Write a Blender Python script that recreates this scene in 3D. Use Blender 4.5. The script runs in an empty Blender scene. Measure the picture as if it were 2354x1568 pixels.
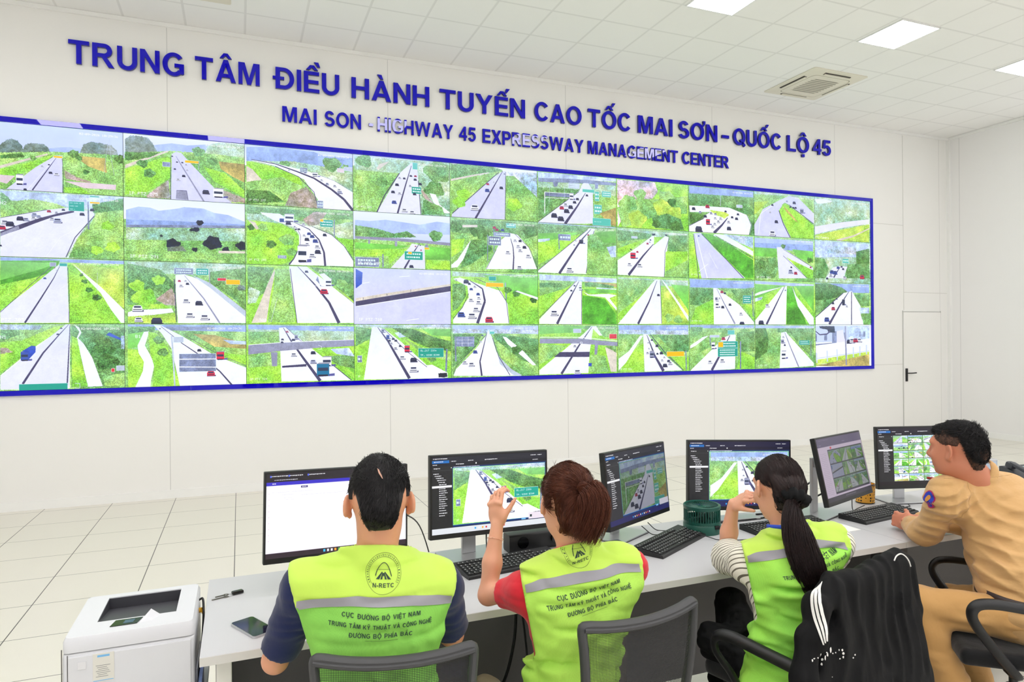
import bpy, bmesh, math, random
import numpy as np
from mathutils import Vector, Matrix
from mathutils.bvhtree import BVHTree
PI = math.pi
sc = bpy.context.scene
C = sc.collection

# ------------------------------------------------------------------ camera
CAM = np.array([0.0, -8.24, 1.67])
YAW, ROLL = math.radians(21.8), math.radians(-0.5)
_F = np.array([math.sin(YAW), math.cos(YAW), 0.0]); _R = np.array([math.cos(YAW), -math.sin(YAW), 0.0]); _U = np.array([0, 0, 1.0])
_cr, _sr = math.cos(ROLL), math.sin(ROLL)
_R, _U = _cr * _R + _sr * _U, -_sr * _R + _cr * _U
FPX = 24 * 2354 / 36
cd = bpy.data.cameras.new('camera'); cam = bpy.data.objects.new('camera', cd); C.objects.link(cam)
cd.lens = 24; cd.sensor_width = 36; cd.clip_start = 0.05; cd.clip_end = 200
mw = Matrix.Identity(4)
for i in range(3):
    mw[i][0] = _R[i]; mw[i][1] = _U[i]; mw[i][2] = -_F[i]; mw[i][3] = CAM[i]
cam.matrix_world = mw
sc.camera = cam

def W(px, py, d):
    """world point seen in the photograph at (px, py) at the depth d in metres"""
    p = CAM + d * (_F + (px - 1177) / FPX * _R - (py - 784) / FPX * _U)
    return Vector(p)
def onz(px, py, z):
    r = _F + (px - 1177) / FPX * _R - (py - 784) / FPX * _U
    t = (z - CAM[2]) / r[2]
    return Vector(CAM + t * r)

# ------------------------------------------------------------------ world, exposure
w = bpy.data.worlds.new('world'); sc.world = w; w.use_nodes = True
w.node_tree.nodes['Background'].inputs[0].default_value = (.97, 0.97, 1.0, 1)
w.node_tree.nodes['Background'].inputs[1].default_value = 1.6
vs = sc.view_settings
sc.display_settings.display_device = 'sRGB'
vs.view_transform = 'Standard'; vs.look = 'None'; vs.exposure = 0.0; vs.gamma = 1.0; vs.use_curve_mapping = False
sc.cycles.use_denoising = True
sc.cycles.max_bounces = 8; sc.cycles.diffuse_bounces = 5; sc.cycles.glossy_bounces = 4; sc.cycles.transparent_max_bounces = 16
sc.cycles.sample_clamp_indirect = 8
sc.cycles.use_adaptive_sampling = True; sc.cycles.adaptive_threshold = .03; sc.cycles.adaptive_min_samples = 12
LAMP = 17.6           # strength of the ceiling panels

# ------------------------------------------------------------------ helpers
def lin(c):
    c = c / 255.0
    return c / 12.92 if c <= 0.04045 else ((c + 0.055) / 1.055) ** 2.4
def rgb(r, g, b): return (lin(r), lin(g), lin(b), 1)

class NT:
    """tiny node-tree writer"""
    def __init__(s, name):
        s.m = bpy.data.materials.new(name); s.m.use_nodes = True
        s.t = s.m.node_tree; s.b = s.t.nodes['Principled BSDF']; s.out = s.t.nodes['Material Output']
    def n(s, typ, **kw):
        nd = s.t.nodes.new(typ)
        for k, v in kw.items():
            if k.startswith('i_'):
                nd.inputs[int(k[2:])].default_value = v
            else: setattr(nd, k, v)
        return nd
    def l(s, a, b): s.t.links.new(a, b)
    def math(s, op, a, b=None, c=None):
        nd = s.t.nodes.new('ShaderNodeMath'); nd.operation = op
        for i, v in enumerate((a, b, c)):
            if v is None: continue
            if isinstance(v, (int, float)): nd.inputs[i].default_value = v
            else: s.l(v, nd.inputs[i])
        return nd.outputs[0]
    def mix(s, f, a, b):
        nd = s.t.nodes.new('ShaderNodeMix'); nd.data_type = 'RGBA'
        for sk, v in ((nd.inputs[0], f), (nd.inputs[6], a), (nd.inputs[7], b)):
            if isinstance(v, (tuple, int, float)): sk.default_value = v
            else: s.l(v, sk)
        return nd.outputs[2]
    def coords(s, kind='Object'):
        tc = s.n('ShaderNodeTexCoord'); return tc.outputs[kind]
    def noise(s, scale, detail=3, rough=.55, vec=None, stretch=None):
        v = vec if vec is not None else s.coords()
        if stretch:
            mp = s.n('ShaderNodeMapping'); mp.inputs['Scale'].default_value = stretch; s.l(v, mp.inputs[0]); v = mp.outputs[0]
        nd = s.n('ShaderNodeTexNoise'); nd.inputs['Scale'].default_value = scale; nd.inputs['Detail'].default_value = detail
        nd.inputs['Roughness'].default_value = rough; s.l(v, nd.inputs['Vector']); return nd.outputs[0]
    def bump(s, h, dist=.01, strength=.4):
        nd = s.n('ShaderNodeBump'); nd.inputs['Strength'].default_value = strength; nd.inputs['Distance'].default_value = dist
        s.l(h, nd.inputs['Height']); s.l(nd.outputs[0], s.b.inputs['Normal'])
    def set(s, **kw):
        for k, v in kw.items():
            key = k.replace('_', ' ')
            sk = s.b.inputs[key]
            if isinstance(v, (tuple, int, float)): sk.default_value = v
            else: s.l(v, sk)
        return s

def mat(name, col, rough=.6, metal=0, spec=None, vary=0.0, vscale=6, bump=0, bscale=60, bdist=.002, coat=0, sss=0, stretch=None):
    """principled material with a little procedural variation"""
    k = NT(name); c = rgb(*col)
    if vary:
        dk = tuple(max(0, x * (1 - vary)) for x in c[:3]) + (1,); lt = tuple(min(1, x * (1 + vary)) for x in c[:3]) + (1,)
        k.set(Base_Color=k.mix(k.noise(vscale, stretch=stretch), dk, lt))
    else: k.set(Base_Color=c)
    k.set(Roughness=rough, Metallic=metal)
    if spec is not None: k.b.inputs['Specular IOR Level'].default_value = spec
    if coat: k.b.inputs['Coat Weight'].default_value = coat
    if sss:
        k.b.inputs['Subsurface Weight'].default_value = sss; k.b.inputs['Subsurface Radius'].default_value = (1, .35, .2); k.b.inputs['Subsurface Scale'].default_value = .012
    if bump: k.bump(k.noise(bscale, detail=4, stretch=stretch), dist=bdist, strength=bump)
    return k.m

def emit(name, col, strength):
    k = NT(name); k.set(Base_Color=(0, 0, 0, 1), Emission_Color=rgb(*col), Emission_Strength=strength, Roughness=.3)
    return k.m

def link(o, parent=None):
    C.objects.link(o)
    if parent: o.parent = parent
    return o
def obj(name, bm, m, parent=None, smooth=False):
    me = bpy.data.meshes.new(name)
    bmesh.ops.recalc_face_normals(bm, faces=bm.faces[:]) if not getattr(bm, 'keep', False) else None
    bm.to_mesh(me); bm.free()
    for mm in (m if isinstance(m, (list, tuple)) else [m]): me.materials.append(mm)
    if smooth:
        me.polygons.foreach_set('use_smooth', [True] * len(me.polygons))
        if smooth != 2:
            try: me.set_sharp_from_angle(angle=math.radians(40))
            except Exception: pass
    return link(bpy.data.objects.new(name, me), parent)
def mesh_obj(name, verts, faces, m, parent=None, smooth=True, sharp=None):
    me = bpy.data.meshes.new(name)
    me.from_pydata([tuple(v) for v in verts], [], [tuple(f) for f in faces]) if not isinstance(verts, np.ndarray) else fast_mesh(me, verts, faces)
    for mm in (m if isinstance(m, (list, tuple)) else [m]): me.materials.append(mm)
    if smooth: me.polygons.foreach_set('use_smooth', [True] * len(me.polygons))
    if sharp: me.set_sharp_from_angle(angle=math.radians(sharp))
    me.update()
    return link(bpy.data.objects.new(name, me), parent)
def fast_mesh(me, V, Fq):
    Fq = np.asarray(Fq, dtype=np.int32); n = Fq.shape[1]
    me.vertices.add(len(V)); me.vertices.foreach_set('co', np.asarray(V, dtype=np.float32).ravel())
    me.loops.add(Fq.size); me.loops.foreach_set('vertex_index', Fq.ravel())
    me.polygons.add(len(Fq)); me.polygons.foreach_set('loop_start', np.arange(0, Fq.size, n, dtype=np.int32))
    try: me.polygons.foreach_set('loop_total', np.full(len(Fq), n, dtype=np.int32))
    except Exception: pass
    me.update(calc_edges=True); me.validate()
def thing(name, label, cat, loc=(0, 0, 0), rot=(0, 0, 0), group=None):
    o = bpy.data.objects.new(name, None); C.objects.link(o); o.location = loc; o.rotation_euler = rot
    o.empty_display_size = .1
    return tag(o, label, cat, group)
def tag(o, label=None, cat=None, group=None, kind=None):
    if label: o['label'] = label
    if cat: o['category'] = cat
    if group: o['group'] = group
    if kind: o['kind'] = kind
    return o
def struct(name, bm, m, parent=None, label=None, smooth=False):
    o = obj(name, bm, m, parent, smooth)
    if parent is None: o['kind'] = 'structure'; o['category'] = name.split('_')[0]; o['label'] = label
    return o
BM = bmesh.new
def bx(bm, x0, y0, z0, x1, y1, z1, bev=0, seg=2, mtx=None):
    g = bmesh.ops.create_cube(bm, size=1)['verts']
    for v in g:
        v.co = Vector(((x0 + x1) / 2 + v.co.x * (x1 - x0), (y0 + y1) / 2 + v.co.y * (y1 - y0), (z0 + z1) / 2 + v.co.z * (z1 - z0)))
    vs_ = g
    if bev:
        es = list({e for v in g for e in v.link_edges})
        r = bmesh.ops.bevel(bm, geom=es, offset=bev, segments=seg, profile=.6, affect='EDGES')
        vs_ = list({v for f in r['faces'] for v in f.verts} | {v for v in g if v.is_valid})
    if mtx is not None:
        bmesh.ops.transform(bm, matrix=mtx, verts=[v for v in vs_ if v.is_valid])
    return bm
def prism(bm, pts, z0, z1, mtx=None, mi=0):
    """extrude a 2-D outline between z0 and z1"""
    n = len(pts)
    a = [bm.verts.new((p[0], p[1], z0)) for p in pts]; b = [bm.verts.new((p[0], p[1], z1)) for p in pts]
    fs = [bm.faces.new(a[::-1]), bm.faces.new(b)]
    for i in range(n): fs.append(bm.faces.new((a[i], a[(i + 1) % n], b[(i + 1) % n], b[i])))
    for f in fs: f.material_index = mi
    if mtx is not None: bmesh.ops.transform(bm, matrix=mtx, verts=a + b)
    return a + b
def lathe(bm, prof, n=32, mtx=None, cap=True):
    rings = []
    for r, z in prof:
        rings.append([bm.verts.new((r * math.cos(2 * PI * i / n), r * math.sin(2 * PI * i / n), z)) for i in range(n)])
    for a, b in zip(rings, rings[1:]):
        for i in range(n): bm.faces.new((a[i], a[(i + 1) % n], b[(i + 1) % n], b[i]))
    if cap: bm.faces.new(rings[0][::-1]); bm.faces.new(rings[-1])
    if mtx is not None: bmesh.ops.transform(bm, matrix=mtx, verts=[v for r in rings for v in r])
    return bm
def catmull(pts, per=8):
    P = [Vector(p) for p in pts]; P = [2 * P[0] - P[1]] + P + [2 * P[-1] - P[-2]]; out = []
    for i in range(1, len(P) - 2):
        for k in range(per):
            t = k / per
            out.append(.5 * ((2 * P[i]) + (P[i + 1] - P[i - 1]) * t + (2 * P[i - 1] - 5 * P[i] + 4 * P[i + 1] - P[i + 2]) * t * t + (3 * P[i] - P[i - 1] - 3 * P[i + 1] + P[i + 2]) * t ** 3))
    out.append(P[-2]); return out
def tube(bm, pts, r, n=8, per=8, rv=None, smooth=True, flat=None, up=None):
    """tube through the points; flat=(a,b) gives an elliptical section"""
    P = catmull(pts, per) if per > 1 else [Vector(p) for p in pts]
    T = [(P[min(i + 1, len(P) - 1)] - P[max(i - 1, 0)]).normalized() for i in range(len(P))]
    u = Vector(up) if up is not None else (Vector((0, 0, 1)) if abs(T[0].z) < .9 else Vector((1, 0, 0)))
    rings = []
    for i, (p, t) in enumerate(zip(P, T)):
        s = t.cross(u)
        if s.length < 1e-6: s = t.orthogonal()
        s.normalize(); q = s.cross(t).normalized()
        if up is None: u = q
        rr = r if rv is None else rv(i / (len(P) - 1))
        a, b = (flat if flat else (rr, rr))
        if flat and rv: a, b = flat[0] * rr, flat[1] * rr
        rings.append([bm.verts.new(p + s * a * math.cos(2 * PI * k / n) + q * b * math.sin(2 * PI * k / n)) for k in range(n)])
    for A, B in zip(rings, rings[1:]):
        for i in range(n): bm.faces.new((A[i], A[(i + 1) % n], B[(i + 1) % n], B[i]))
    bm.faces.new(rings[0][::-1]); bm.faces.new(rings[-1])
    return bm
def sweep(bm, pts, sec, per=6, up=(0, 0, 1)):
    """sweep a 2-D section (list of (a, b)) along points"""
    P = catmull(pts, per) if per > 1 else [Vector(p) for p in pts]
    rings = []
    for i, p in enumerate(P):
        t = (P[min(i + 1, len(P) - 1)] - P[max(i - 1, 0)]).normalized(); s = t.cross(Vector(up)).normalized(); q = s.cross(t)
        rings.append([bm.verts.new(p + s * a + q * b) for a, b in sec])
    n = len(sec)
    for A, B in zip(rings, rings[1:]):
        for i in range(n): bm.faces.new((A[i], A[(i + 1) % n], B[(i + 1) % n], B[i]))
    bm.faces.new(rings[0][::-1]); bm.faces.new(rings[-1])
    return bm
def rrect(a, b, r, n=4):
    out = []
    for cx, cy, a0 in ((a - r, b - r, 0), (-a + r, b - r, 90), (-a + r, -b + r, 180), (a - r, -b + r, 270)):
        for k in range(n + 1):
            t = math.radians(a0 + 90 * k / n); out.append((cx + r * math.cos(t), cy + r * math.sin(t)))
    return out

# ------------------------------------------------------------------ room materials
def pane_lines(k, coord, off, step, width):
    """mask that is 1 within width/2 of a joint of a regular grid along one axis"""
    d = k.math('PINGPONG', k.math('SUBTRACT', coord, off), step / 2)
    return k.math('LESS_THAN', d, width / 2)
def floor_mat():
    k = NT('raised_floor_tiles'); v = k.coords(); s = k.n('ShaderNodeSeparateXYZ'); k.l(v, s.inputs[0])
    m1 = pane_lines(k, s.outputs[0], -0.045, 0.6015, .0062); m2 = pane_lines(k, s.outputs[1], -0.135, 0.5765, .0052)
    m = k.math('MAXIMUM', m1, m2)
    base = k.mix(k.noise(1.3, 4), rgb(226, 222, 210), rgb(232, 229, 218))
    base = k.mix(k.math('MULTIPLY', k.noise(160, 2), .35), base, rgb(214, 208, 195))
    k.set(Base_Color=k.mix(m, base, rgb(52, 50, 46)), Roughness=.3)
    k.b.inputs['Specular IOR Level'].default_value = .45
    return k.m
def ceil_mat():
    k = NT('ceiling_tiles'); v = k.coords(); s = k.n('ShaderNodeSeparateXYZ'); k.l(v, s.inputs[0])
    m = k.math('MAXIMUM', pane_lines(k, s.outputs[0], 0.09, 0.6, .024), pane_lines(k, s.outputs[1], -0.545, 0.5985, .024))
    base = k.mix(k.noise(1.1, 2), rgb(246, 245, 244), rgb(250, 249, 248))
    k.set(Base_Color=k.mix(m, base, rgb(234, 233, 232)), Roughness=.85)
    k.bump(k.noise(90, 3), dist=.001, strength=.25)
    return k.m
def wall_mat(name, off, c=(245, 244, 242)):
    k = NT(name); v = k.coords(); s = k.n('ShaderNodeSeparateXYZ'); k.l(v, s.inputs[0])
    m = pane_lines(k, s.outputs[off[0]], off[1], off[2], .006)
    base = k.mix(k.noise(.7, 3), rgb(c[0] - 3, c[1] - 3, c[2] - 4), rgb(*c))
    k.set(Base_Color=k.mix(m, base, rgb(c[0] - 40, c[1] - 40, c[2] - 40)), Roughness=.42)
    k.b.inputs['Specular IOR Level'].default_value = .35
    k.bump(k.noise(30, 2), dist=.0006, strength=.15)
    return k.m
M = {}
M['floor'] = floor_mat(); M['ceil'] = ceil_mat()
M['wall_b'] = wall_mat('white_wall_panels', (0, -.70, 2.4)); M['wall_r'] = wall_mat('white_side_wall_panels', (1, -2.6, 2.4), (245, 244, 244))
M['white'] = mat('white_paint', (240, 240, 238), .5, vary=.02)
M['trimw'] = mat('white_trim', (245, 245, 243), .4, vary=.02)
M['lamp'] = emit('lit_panel', (255, 253, 255), LAMP)
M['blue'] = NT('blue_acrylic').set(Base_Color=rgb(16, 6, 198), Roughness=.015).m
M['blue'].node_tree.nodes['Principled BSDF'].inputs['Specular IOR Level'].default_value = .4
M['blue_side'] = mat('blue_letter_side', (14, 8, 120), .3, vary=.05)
M['black'] = mat('black_plastic', (24, 24, 26), .42, vary=.12, bump=.15, bscale=300, bdist=.0004)
M['gloss'] = mat('gloss_black', (14, 14, 16), .15, vary=.05)
M['silver'] = mat('silver_metal', (196, 197, 200), .32, metal=.75, vary=.05)
M['cable'] = mat('black_cable', (18, 18, 20), .45, vary=.1)

# ------------------------------------------------------------------ room shell
CEIL, XR, XL, YB = 5.14, 11.53, -6.0, -13.6
struct('floor', bx(BM(), XL, YB, -.12, XR + .2, .2, 0), M['floor'], label='cream raised access floor tiles with dark joints')
struct('ceiling', bx(BM(), XL, YB, CEIL, XR + .2, .2, CEIL + .12), M['ceil'], label='suspended ceiling of square off-white tiles')
struct('wall_back', bx(BM(), XL, 0, 0, XR + .2, .2, CEIL), M['wall_b'], label='tall white panelled wall carrying the video wall')
# right wall with a high window and a low ribbon window outside the frame
b = BM(); y_ = [YB, -5.6, -1.62, 0.0]
for (a0, a1, z0, z1) in ((YB, -5.6, 0, CEIL), (-1.62, 0, 0, CEIL), (-5.6, -1.62, 0, 1.95), (-5.6, -1.62, 2.3, 3.47), (-5.6, -1.62, 4.72, CEIL)):
    bx(b, XR, a0, z0, XR + .2, a1, z1)
struct('wall_right', b, M['wall_r'], label='plain white side wall at the right')
def window(n, y0, y1, z0, z1, nm=3):
    b = BM(); t = .04
    for a in np.linspace(y0, y1, nm + 1): bx(b, XR + .02, a - t / 2, z0, XR + .08, a + t / 2, z1)
    for z in (z0, z1): bx(b, XR + .02, y0, z - t / 2, XR + .08, y1, z + t / 2)
    o = struct('window_%d' % n, b, M['white'], label='white framed window in the right wall')
    k = bpy.data.materials.get('window_glass')
    if not k:
        q = NT('window_glass'); q.set(Base_Color=(1, 1, 1, 1), Roughness=0.0, IOR=1.45, Transmission_Weight=1.0)
        tr = q.n('ShaderNodeBsdfTransparent'); mx = q.n('ShaderNodeMixShader'); mx.inputs[0].default_value = .1
        q.l(tr.outputs[0], mx.inputs[1]); gl = q.n('ShaderNodeBsdfGlossy'); gl.inputs['Roughness'].default_value = 0.0
        q.l(gl.outputs[0], mx.inputs[2]); q.l(mx.outputs[0], q.out.inputs[0]); k = q.m
    obj('window_pane', bx(BM(), XR + .045, y0, z0, XR + .055, y1, z1), k, o)
window(1, -5.6, -1.62, 3.47, 4.72); window(2, -5.6, -1.62, 1.95, 2.3)
struct('wall_left', bx(BM(), XL - .2, YB, 0, XL, .2, CEIL), M['wall_r'], label='plain white side wall at the left')
# rear wall: white with wide windows
b = BM(); bx(b, XL, YB - .2, 0, XR + .2, YB, .9); bx(b, XL, YB - .2, 2.7, XR + .2, YB, CEIL)
for x in np.arange(XL, XR, 2.9): bx(b, x, YB - .2, .9, x + .5, YB, 2.7)
struct('wall_rear', b, M['white'], label='white rear wall with windows behind the desks')
struct('baseboard_back', bx(BM(), XL, -.012, 0, XR, 0, .09), M['trimw'], label='white skirting strip under the back wall')
struct('baseboard_right', bx(BM(), XR - .012, YB, 0, XR, 0, .09), M['trimw'], label='white skirting strip under the right wall')
struct('trim_1', bx(BM(), XL, -.03, CEIL - .045, XR, 0, CEIL - .002), M['trimw'], label='white ceiling trim along the back wall')
struct('trim_2', bx(BM(), XR - .03, YB, CEIL - .045, XR, -.03, CEIL - .002), M['trimw'], label='white ceiling trim along the right wall')
struct('trim_3', bx(BM(), XR - .05, -.05, .09, XR, 0, CEIL - .045), M['trimw'], label='white corner strip between the two walls')
# the flush door in the back wall
dk = mat('door_joint', (196, 196, 192), .6, vary=.02)
d = struct('door_1', bx(BM(), 10.40, -.012, .02, 11.30, -.0005, 2.10, .002), mat('door_leaf', (244, 243, 240), .42, vary=.01), label='flush white door in the back wall with a black lever handle')
b = BM(); bx(b, 10.385, -.006, .02, 10.398, -.0003, 2.12); bx(b, 11.302, -.006, .02, 11.312, -.0003, 2.12); bx(b, 10.385, -.006, 2.102, 11.312, -.0003, 2.114)
obj('door_joint', b, dk, d)
b = BM(); bx(b, 10.43, -.03, .93, 10.475, -.012, 1.15, .006); tube(b, [(10.452, -.02, 1.07), (10.452, -.07, 1.07)], .009, per=1)
tube(b, [(10.45, -.07, 1.07), (10.52, -.072, 1.07), (10.62, -.07, 1.072)], .010); lathe(b, [(.012, 0), (.012, .006)], 12, Matrix.Translation((10.452, -.03, .97)) @ Matrix.Rotation(PI / 2, 4, 'X'))
obj('door_handle', b, M['black'], d, smooth=True)
bx_ = BM(); bx(bx_, 10.385, -.016, 2.112, 10.95, -.0003, 2.128)
obj('door_head_strip', bx_, M['trimw'], d)
# horizontal joints of the narrow wall bay
b = BM()
for (x0, x1, z) in ((9.72, 10.42, 3.56), (9.72, 10.40, 1.22), (10.43, 11.47, 2.43)): bx(b, x0, -.004, z, x1, -.0003, z + .007)
bx(b, 10.418, -.004, 2.13, 10.424, -.0003, 5.08)
struct('trim_4', b, mat('wall_joint', (214, 213, 208), .6, vary=.01), label='fine joints of the wall panels beside the door')

# ------------------------------------------------------------------ ceiling lights
fr = mat('lamp_frame', (236, 236, 236), .4, vary=.02)
def lamp(x, y):
    t = thing('ceiling_light', 'x', 'ceiling light', (x, y, CEIL), group='square light panels in the ceiling')
    b = BM()
    for (x0, y0, x1, y1) in ((-.3, -.3, .3, -.285), (-.3, .285, .3, .3), (-.3, -.285, -.285, .285), (.285, -.285, .3, .285)): bx(b, x0, y0, -.012, x1, y1, -.001)
    obj('frame', b, fr, t)
    obj('diffuser', bx(BM(), -.284, -.284, -.009, .284, .284, -.003), M['lamp'], t)
    return t
L0 = lamp(4.63, -2.64); names = {}
for i, x in enumerate([-2.57, -.17, 2.23, 4.63, 7.03, 9.43]):
    for j, y in enumerate([-2.64, -4.44, -6.24, -8.04, -9.84, -11.64]):
        if j == 1 and x > 1: continue
        if i == 3 and j == 0: o = L0
        else:
            o = L0.copy(); C.objects.link(o); o.location = (x, y, CEIL)
            for ch in L0.children:
                c_ = ch.copy(); C.objects.link(c_); c_.parent = o
        o['label'] = 'bright square light panel in the ceiling further back than the view'
for o in [o for o in C.objects if o.get('category') == 'ceiling light']:
    x, y = o.location.x, o.location.y
    if abs(y + 2.64) < .1:
        if abs(x - 4.63) < .1: o['label'] = 'bright square ceiling light cut by the top edge, left of the other lights'
        if abs(x - 7.03) < .1: o['label'] = 'bright square ceiling light wholly in view, up and right of the air conditioner'
        if abs(x - 9.43) < .1: o['label'] = 'bright square ceiling light cut by the right edge of the view'
# ------------------------------------------------------------------ ceiling cassette air conditioner
cream = mat('cream_plastic', (230, 224, 208), .4, vary=.03); acdark = mat('vent_shadow', (64, 60, 54), .7, vary=.1)
ac = thing('air_conditioner', 'cream square cassette air conditioner with louvred grille set in the ceiling', 'air conditioner', (7.325, -1.13, CEIL))
H_ = .465
b = BM()
ins = .335
prof = rrect(H_, H_, .03); inn = rrect(ins, ins, .07)
for zz, zi in ((-.004, -.022),):
    o_ = [b.verts.new((p[0], p[1], -.001)) for p in prof]; o2 = [b.verts.new((p[0], p[1], -.010)) for p in prof]; o3 = [b.verts.new((p[0], p[1], -.030)) for p in inn]; o4 = [b.verts.new((p[0] * .97, p[1] * .97, -.030)) for p in inn]; o5 = [b.verts.new((p[0] * .96, p[1] * .96, -.001)) for p in inn]
    n = len(prof)
    for A, B in ((o_, o2), (o2, o3), (o3, o4), (o4, o5)):
        for i in range(n): b.faces.new((A[i], A[(i + 1) % n], B[(i + 1) % n], B[i]))
obj('panel', b, cream, ac, smooth=True)
# intake grille
b = BM(); prism(b, rrect(.315, .315, .06), -.030, -.022); obj('intake_panel', b, cream, ac)
b = BM()
for i in range(9):
    y = -.20 + i * .05
    hw = .215 if abs(y) < .17 else .19
    bx(b, -hw, y - .011, -.0325, hw, y + .011, -.0302)
obj('intake_slots', b, acdark, ac)
b = BM()
for i in range(9):
    y = -.20 + i * .05
    for k in range(26): bx(b, -.215 + k * .017, y - .0125, -.0345, -.215 + k * .017 + .006, y + .0125, -.0322)
obj('grille_bars', b, cream, ac)
for a in range(4):
    r = Matrix.Rotation(a * PI / 2, 4, 'Z')
    b = BM(); bx(b, -.22, .352, -.0275, .22, .402, -.0165, mtx=r); o = obj('air_outlet', b, acdark, ac)
    b = BM(); bx(b, -.21, .362, -.036, .21, .384, -.028, mtx=r); obj('louvre', b, cream, o)

ac2 = ac.copy(); C.objects.link(ac2); ac2.location = (-.51, -1.165, CEIL); ac2['label'] = 'cream cassette air conditioner just cut off by the top edge at left'
for ch in list(ac.children):
    c_ = ch.copy(); C.objects.link(c_); c_.parent = ac2
    for g_ in ch.children: d_ = g_.copy(); C.objects.link(d_); d_.parent = c_
# ------------------------------------------------------------------ raised letters
def arc(cx, cy, rx, ry, a0, a1, wx, wy, n=22):
    """bent stroke as a list of quads"""
    q = []
    A = [math.radians(a0 + (a1 - a0) * i / n) for i in range(n + 1)]
    for s, e in zip(A, A[1:]):
        q.append([(cx + rx * math.cos(s), cy + ry * math.sin(s)), (cx + rx * math.cos(e), cy + ry * math.sin(e)),
                  (cx + (rx - wx) * math.cos(e), cy + (ry - wy) * math.sin(e)), (cx + (rx - wx) * math.cos(s), cy + (ry - wy) * math.sin(s))])
    return q
def R_(x0, y0, x1, y1): return [[(x0, y0), (x1, y0), (x1, y1), (x0, y1)]]
v_, h_ = .2, .165
def bowl(x, y0, y1, rx, wx=v_, wy=h_): cy = (y0 + y1) / 2; return arc(x, cy, rx, (y1 - y0) / 2, 90, -90, wx, wy)
GL = {
 'I': (.2, R_(0, 0, .2, 1)),
 'T': (.8, R_(0, .83, .8, 1) + R_(.3, 0, .5, .83)),
 'L': (.68, R_(0, 0, .2, 1) + R_(.2, 0, .68, .17)),
 'H': (.8, R_(0, 0, .2, 1) + R_(.6, 0, .8, 1) + R_(.2, .42, .6, .59)),
 'E': (.7, R_(0, 0, .2, 1) + R_(.2, 0, .7, .165) + R_(.2, .42, .66, .585) + R_(.2, .835, .69, 1)),
 'A': (.9, [[(0, 0), (.21, 0), (.45, .72), (.45, 1), (.35, 1)], [(.9, 0), (.69, 0), (.45, .72), (.45, 1), (.55, 1)], [(.265, .2), (.635, .2), (.583, .36), (.317, .36)]]),
 'M': (.98, R_(0, 0, .19, 1) + R_(.79, 0, .98, 1) + [[(.19, .72), (.19, 1), (.29, 1), (.49, .3), (.49, 0), (.40, 0)], [(.79, .72), (.79, 1), (.69, 1), (.49, .3), (.49, 0), (.58, 0)]]),
 'N': (.8, R_(0, 0, .19, 1) + R_(.61, 0, .8, 1) + [[(.19, .68), (.19, 1), (.2, 1), (.61, .33), (.61, 0)]]),
 'U': (.8, R_(0, .36, .2, 1) + R_(.6, .36, .8, 1) + arc(.4, .36, .4, .378, 180, 360, .2, .175)),
 'C': (.86, arc(.46, .5, .46, .52, 38, 322, .215, .17, 30)),
 'O': (.96, arc(.48, .5, .48, .52, 0, 360, .21, .17, 36)),
 'G': (.9, arc(.47, .5, .47, .52, 40, 318, .215, .17, 30) + [[(.50, .38), (.50, .54), (.90, .54), (.90, .11), (.81, .07), (.70, .17), (.70, .38)]]),
 'D': (.82, R_(0, 0, .2, 1) + R_(.2, .835, .37, 1) + R_(.2, 0, .37, .165) + bowl(.37, 0, 1, .45)),
 'P': (.76, R_(0, 0, .2, 1) + R_(.2, .835, .45, 1) + R_(.2, .37, .45, .535) + bowl(.45, .37, 1, .31)),
 'R': (.86, R_(0, 0, .2, 1) + R_(.2, .835, .47, 1) + R_(.2, .415, .47, .575) + bowl(.47, .415, 1, .31) + [[(.36, .415), (.56, .44), (.86, 0), (.63, 0)]]),
 'S': (.76, arc(.38, .715, .345, .305, 22, 268, .205, .165, 24) + arc(.38, .29, .38, .31, 92, -160, .205, .165, 26)),
 'W': (1.34, [[(0, 1), (.2, 1), (.40, .22), (.43, 0), (.27, 0)], [(.67, .84), (.67, 1), (.57, 1), (.27, 0), (.43, 0)], [(1.34, 1), (1.14, 1), (.94, .22), (.91, 0), (1.07, 0)], [(.67, .84), (.67, 1), (.77, 1), (1.07, 0), (.91, 0)]]),
 'X': (.86, [[(0, 0), (.24, 0), (.85, 1), (.61, 1)], [(.01, 1), (.25, 1), (.43, .66), (.31, .46)], [(.86, 0), (.62, 0), (.43, .35), (.55, .54)]]),
 'Y': (.88, [[(0, 1), (.23, 1), (.44, .62), (.54, .42), (.34, .42)], [(.88, 1), (.65, 1), (.44, .62), (.34, .42), (.54, .42)]] + R_(.34, 0, .54, .42)),
 '4': (.72, R_(.44, 0, .62, 1) + R_(0, .21, .44, .37) + R_(.62, .21, .72, .37) + [[(0, .37), (.2, .37), (.44, .74), (.44, 1)]]),
 '5': (.7, [[(.10, .83), (.10, 1), (.66, 1), (.66, .83)], [(.10, 1), (.02, .48), (.2, .46), (.26, .83)]] + arc(.345, .325, .355, .34, 138, -160, .195, .16, 24)),
 '-': (.4, R_(0, .3, .4, .48)),
}
GL['Q'] = (.98, GL['O'][1] + [[(.5, .3), (.62, .38), (.98, .02), (.86, -.10)]])
GL['Đ'] = (.94, [[(x + .12, y) for x, y in q] for q in GL['D'][1]] + [[(0, .43), (.12, .43), (.12, .57), (0, .57)], [(.32, .43), (.5, .43), (.5, .57), (.32, .57)]])
def circ(c, y=1.07): return [[(c - .27, y), (c - .12, y), (c, y + .13), (c, y + .23), (c - .09, y + .23)], [(c + .27, y), (c + .12, y), (c, y + .13), (c, y + .23), (c + .09, y + .23)]]
def acute(c, y): return [[(c, y), (c + .12, y), (c + .28, y + .22), (c + .08, y + .22)]]
def grave(c, y): return [[(c + .12, y), (c, y), (c - .16, y + .22), (c + .04, y + .22)]]
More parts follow.
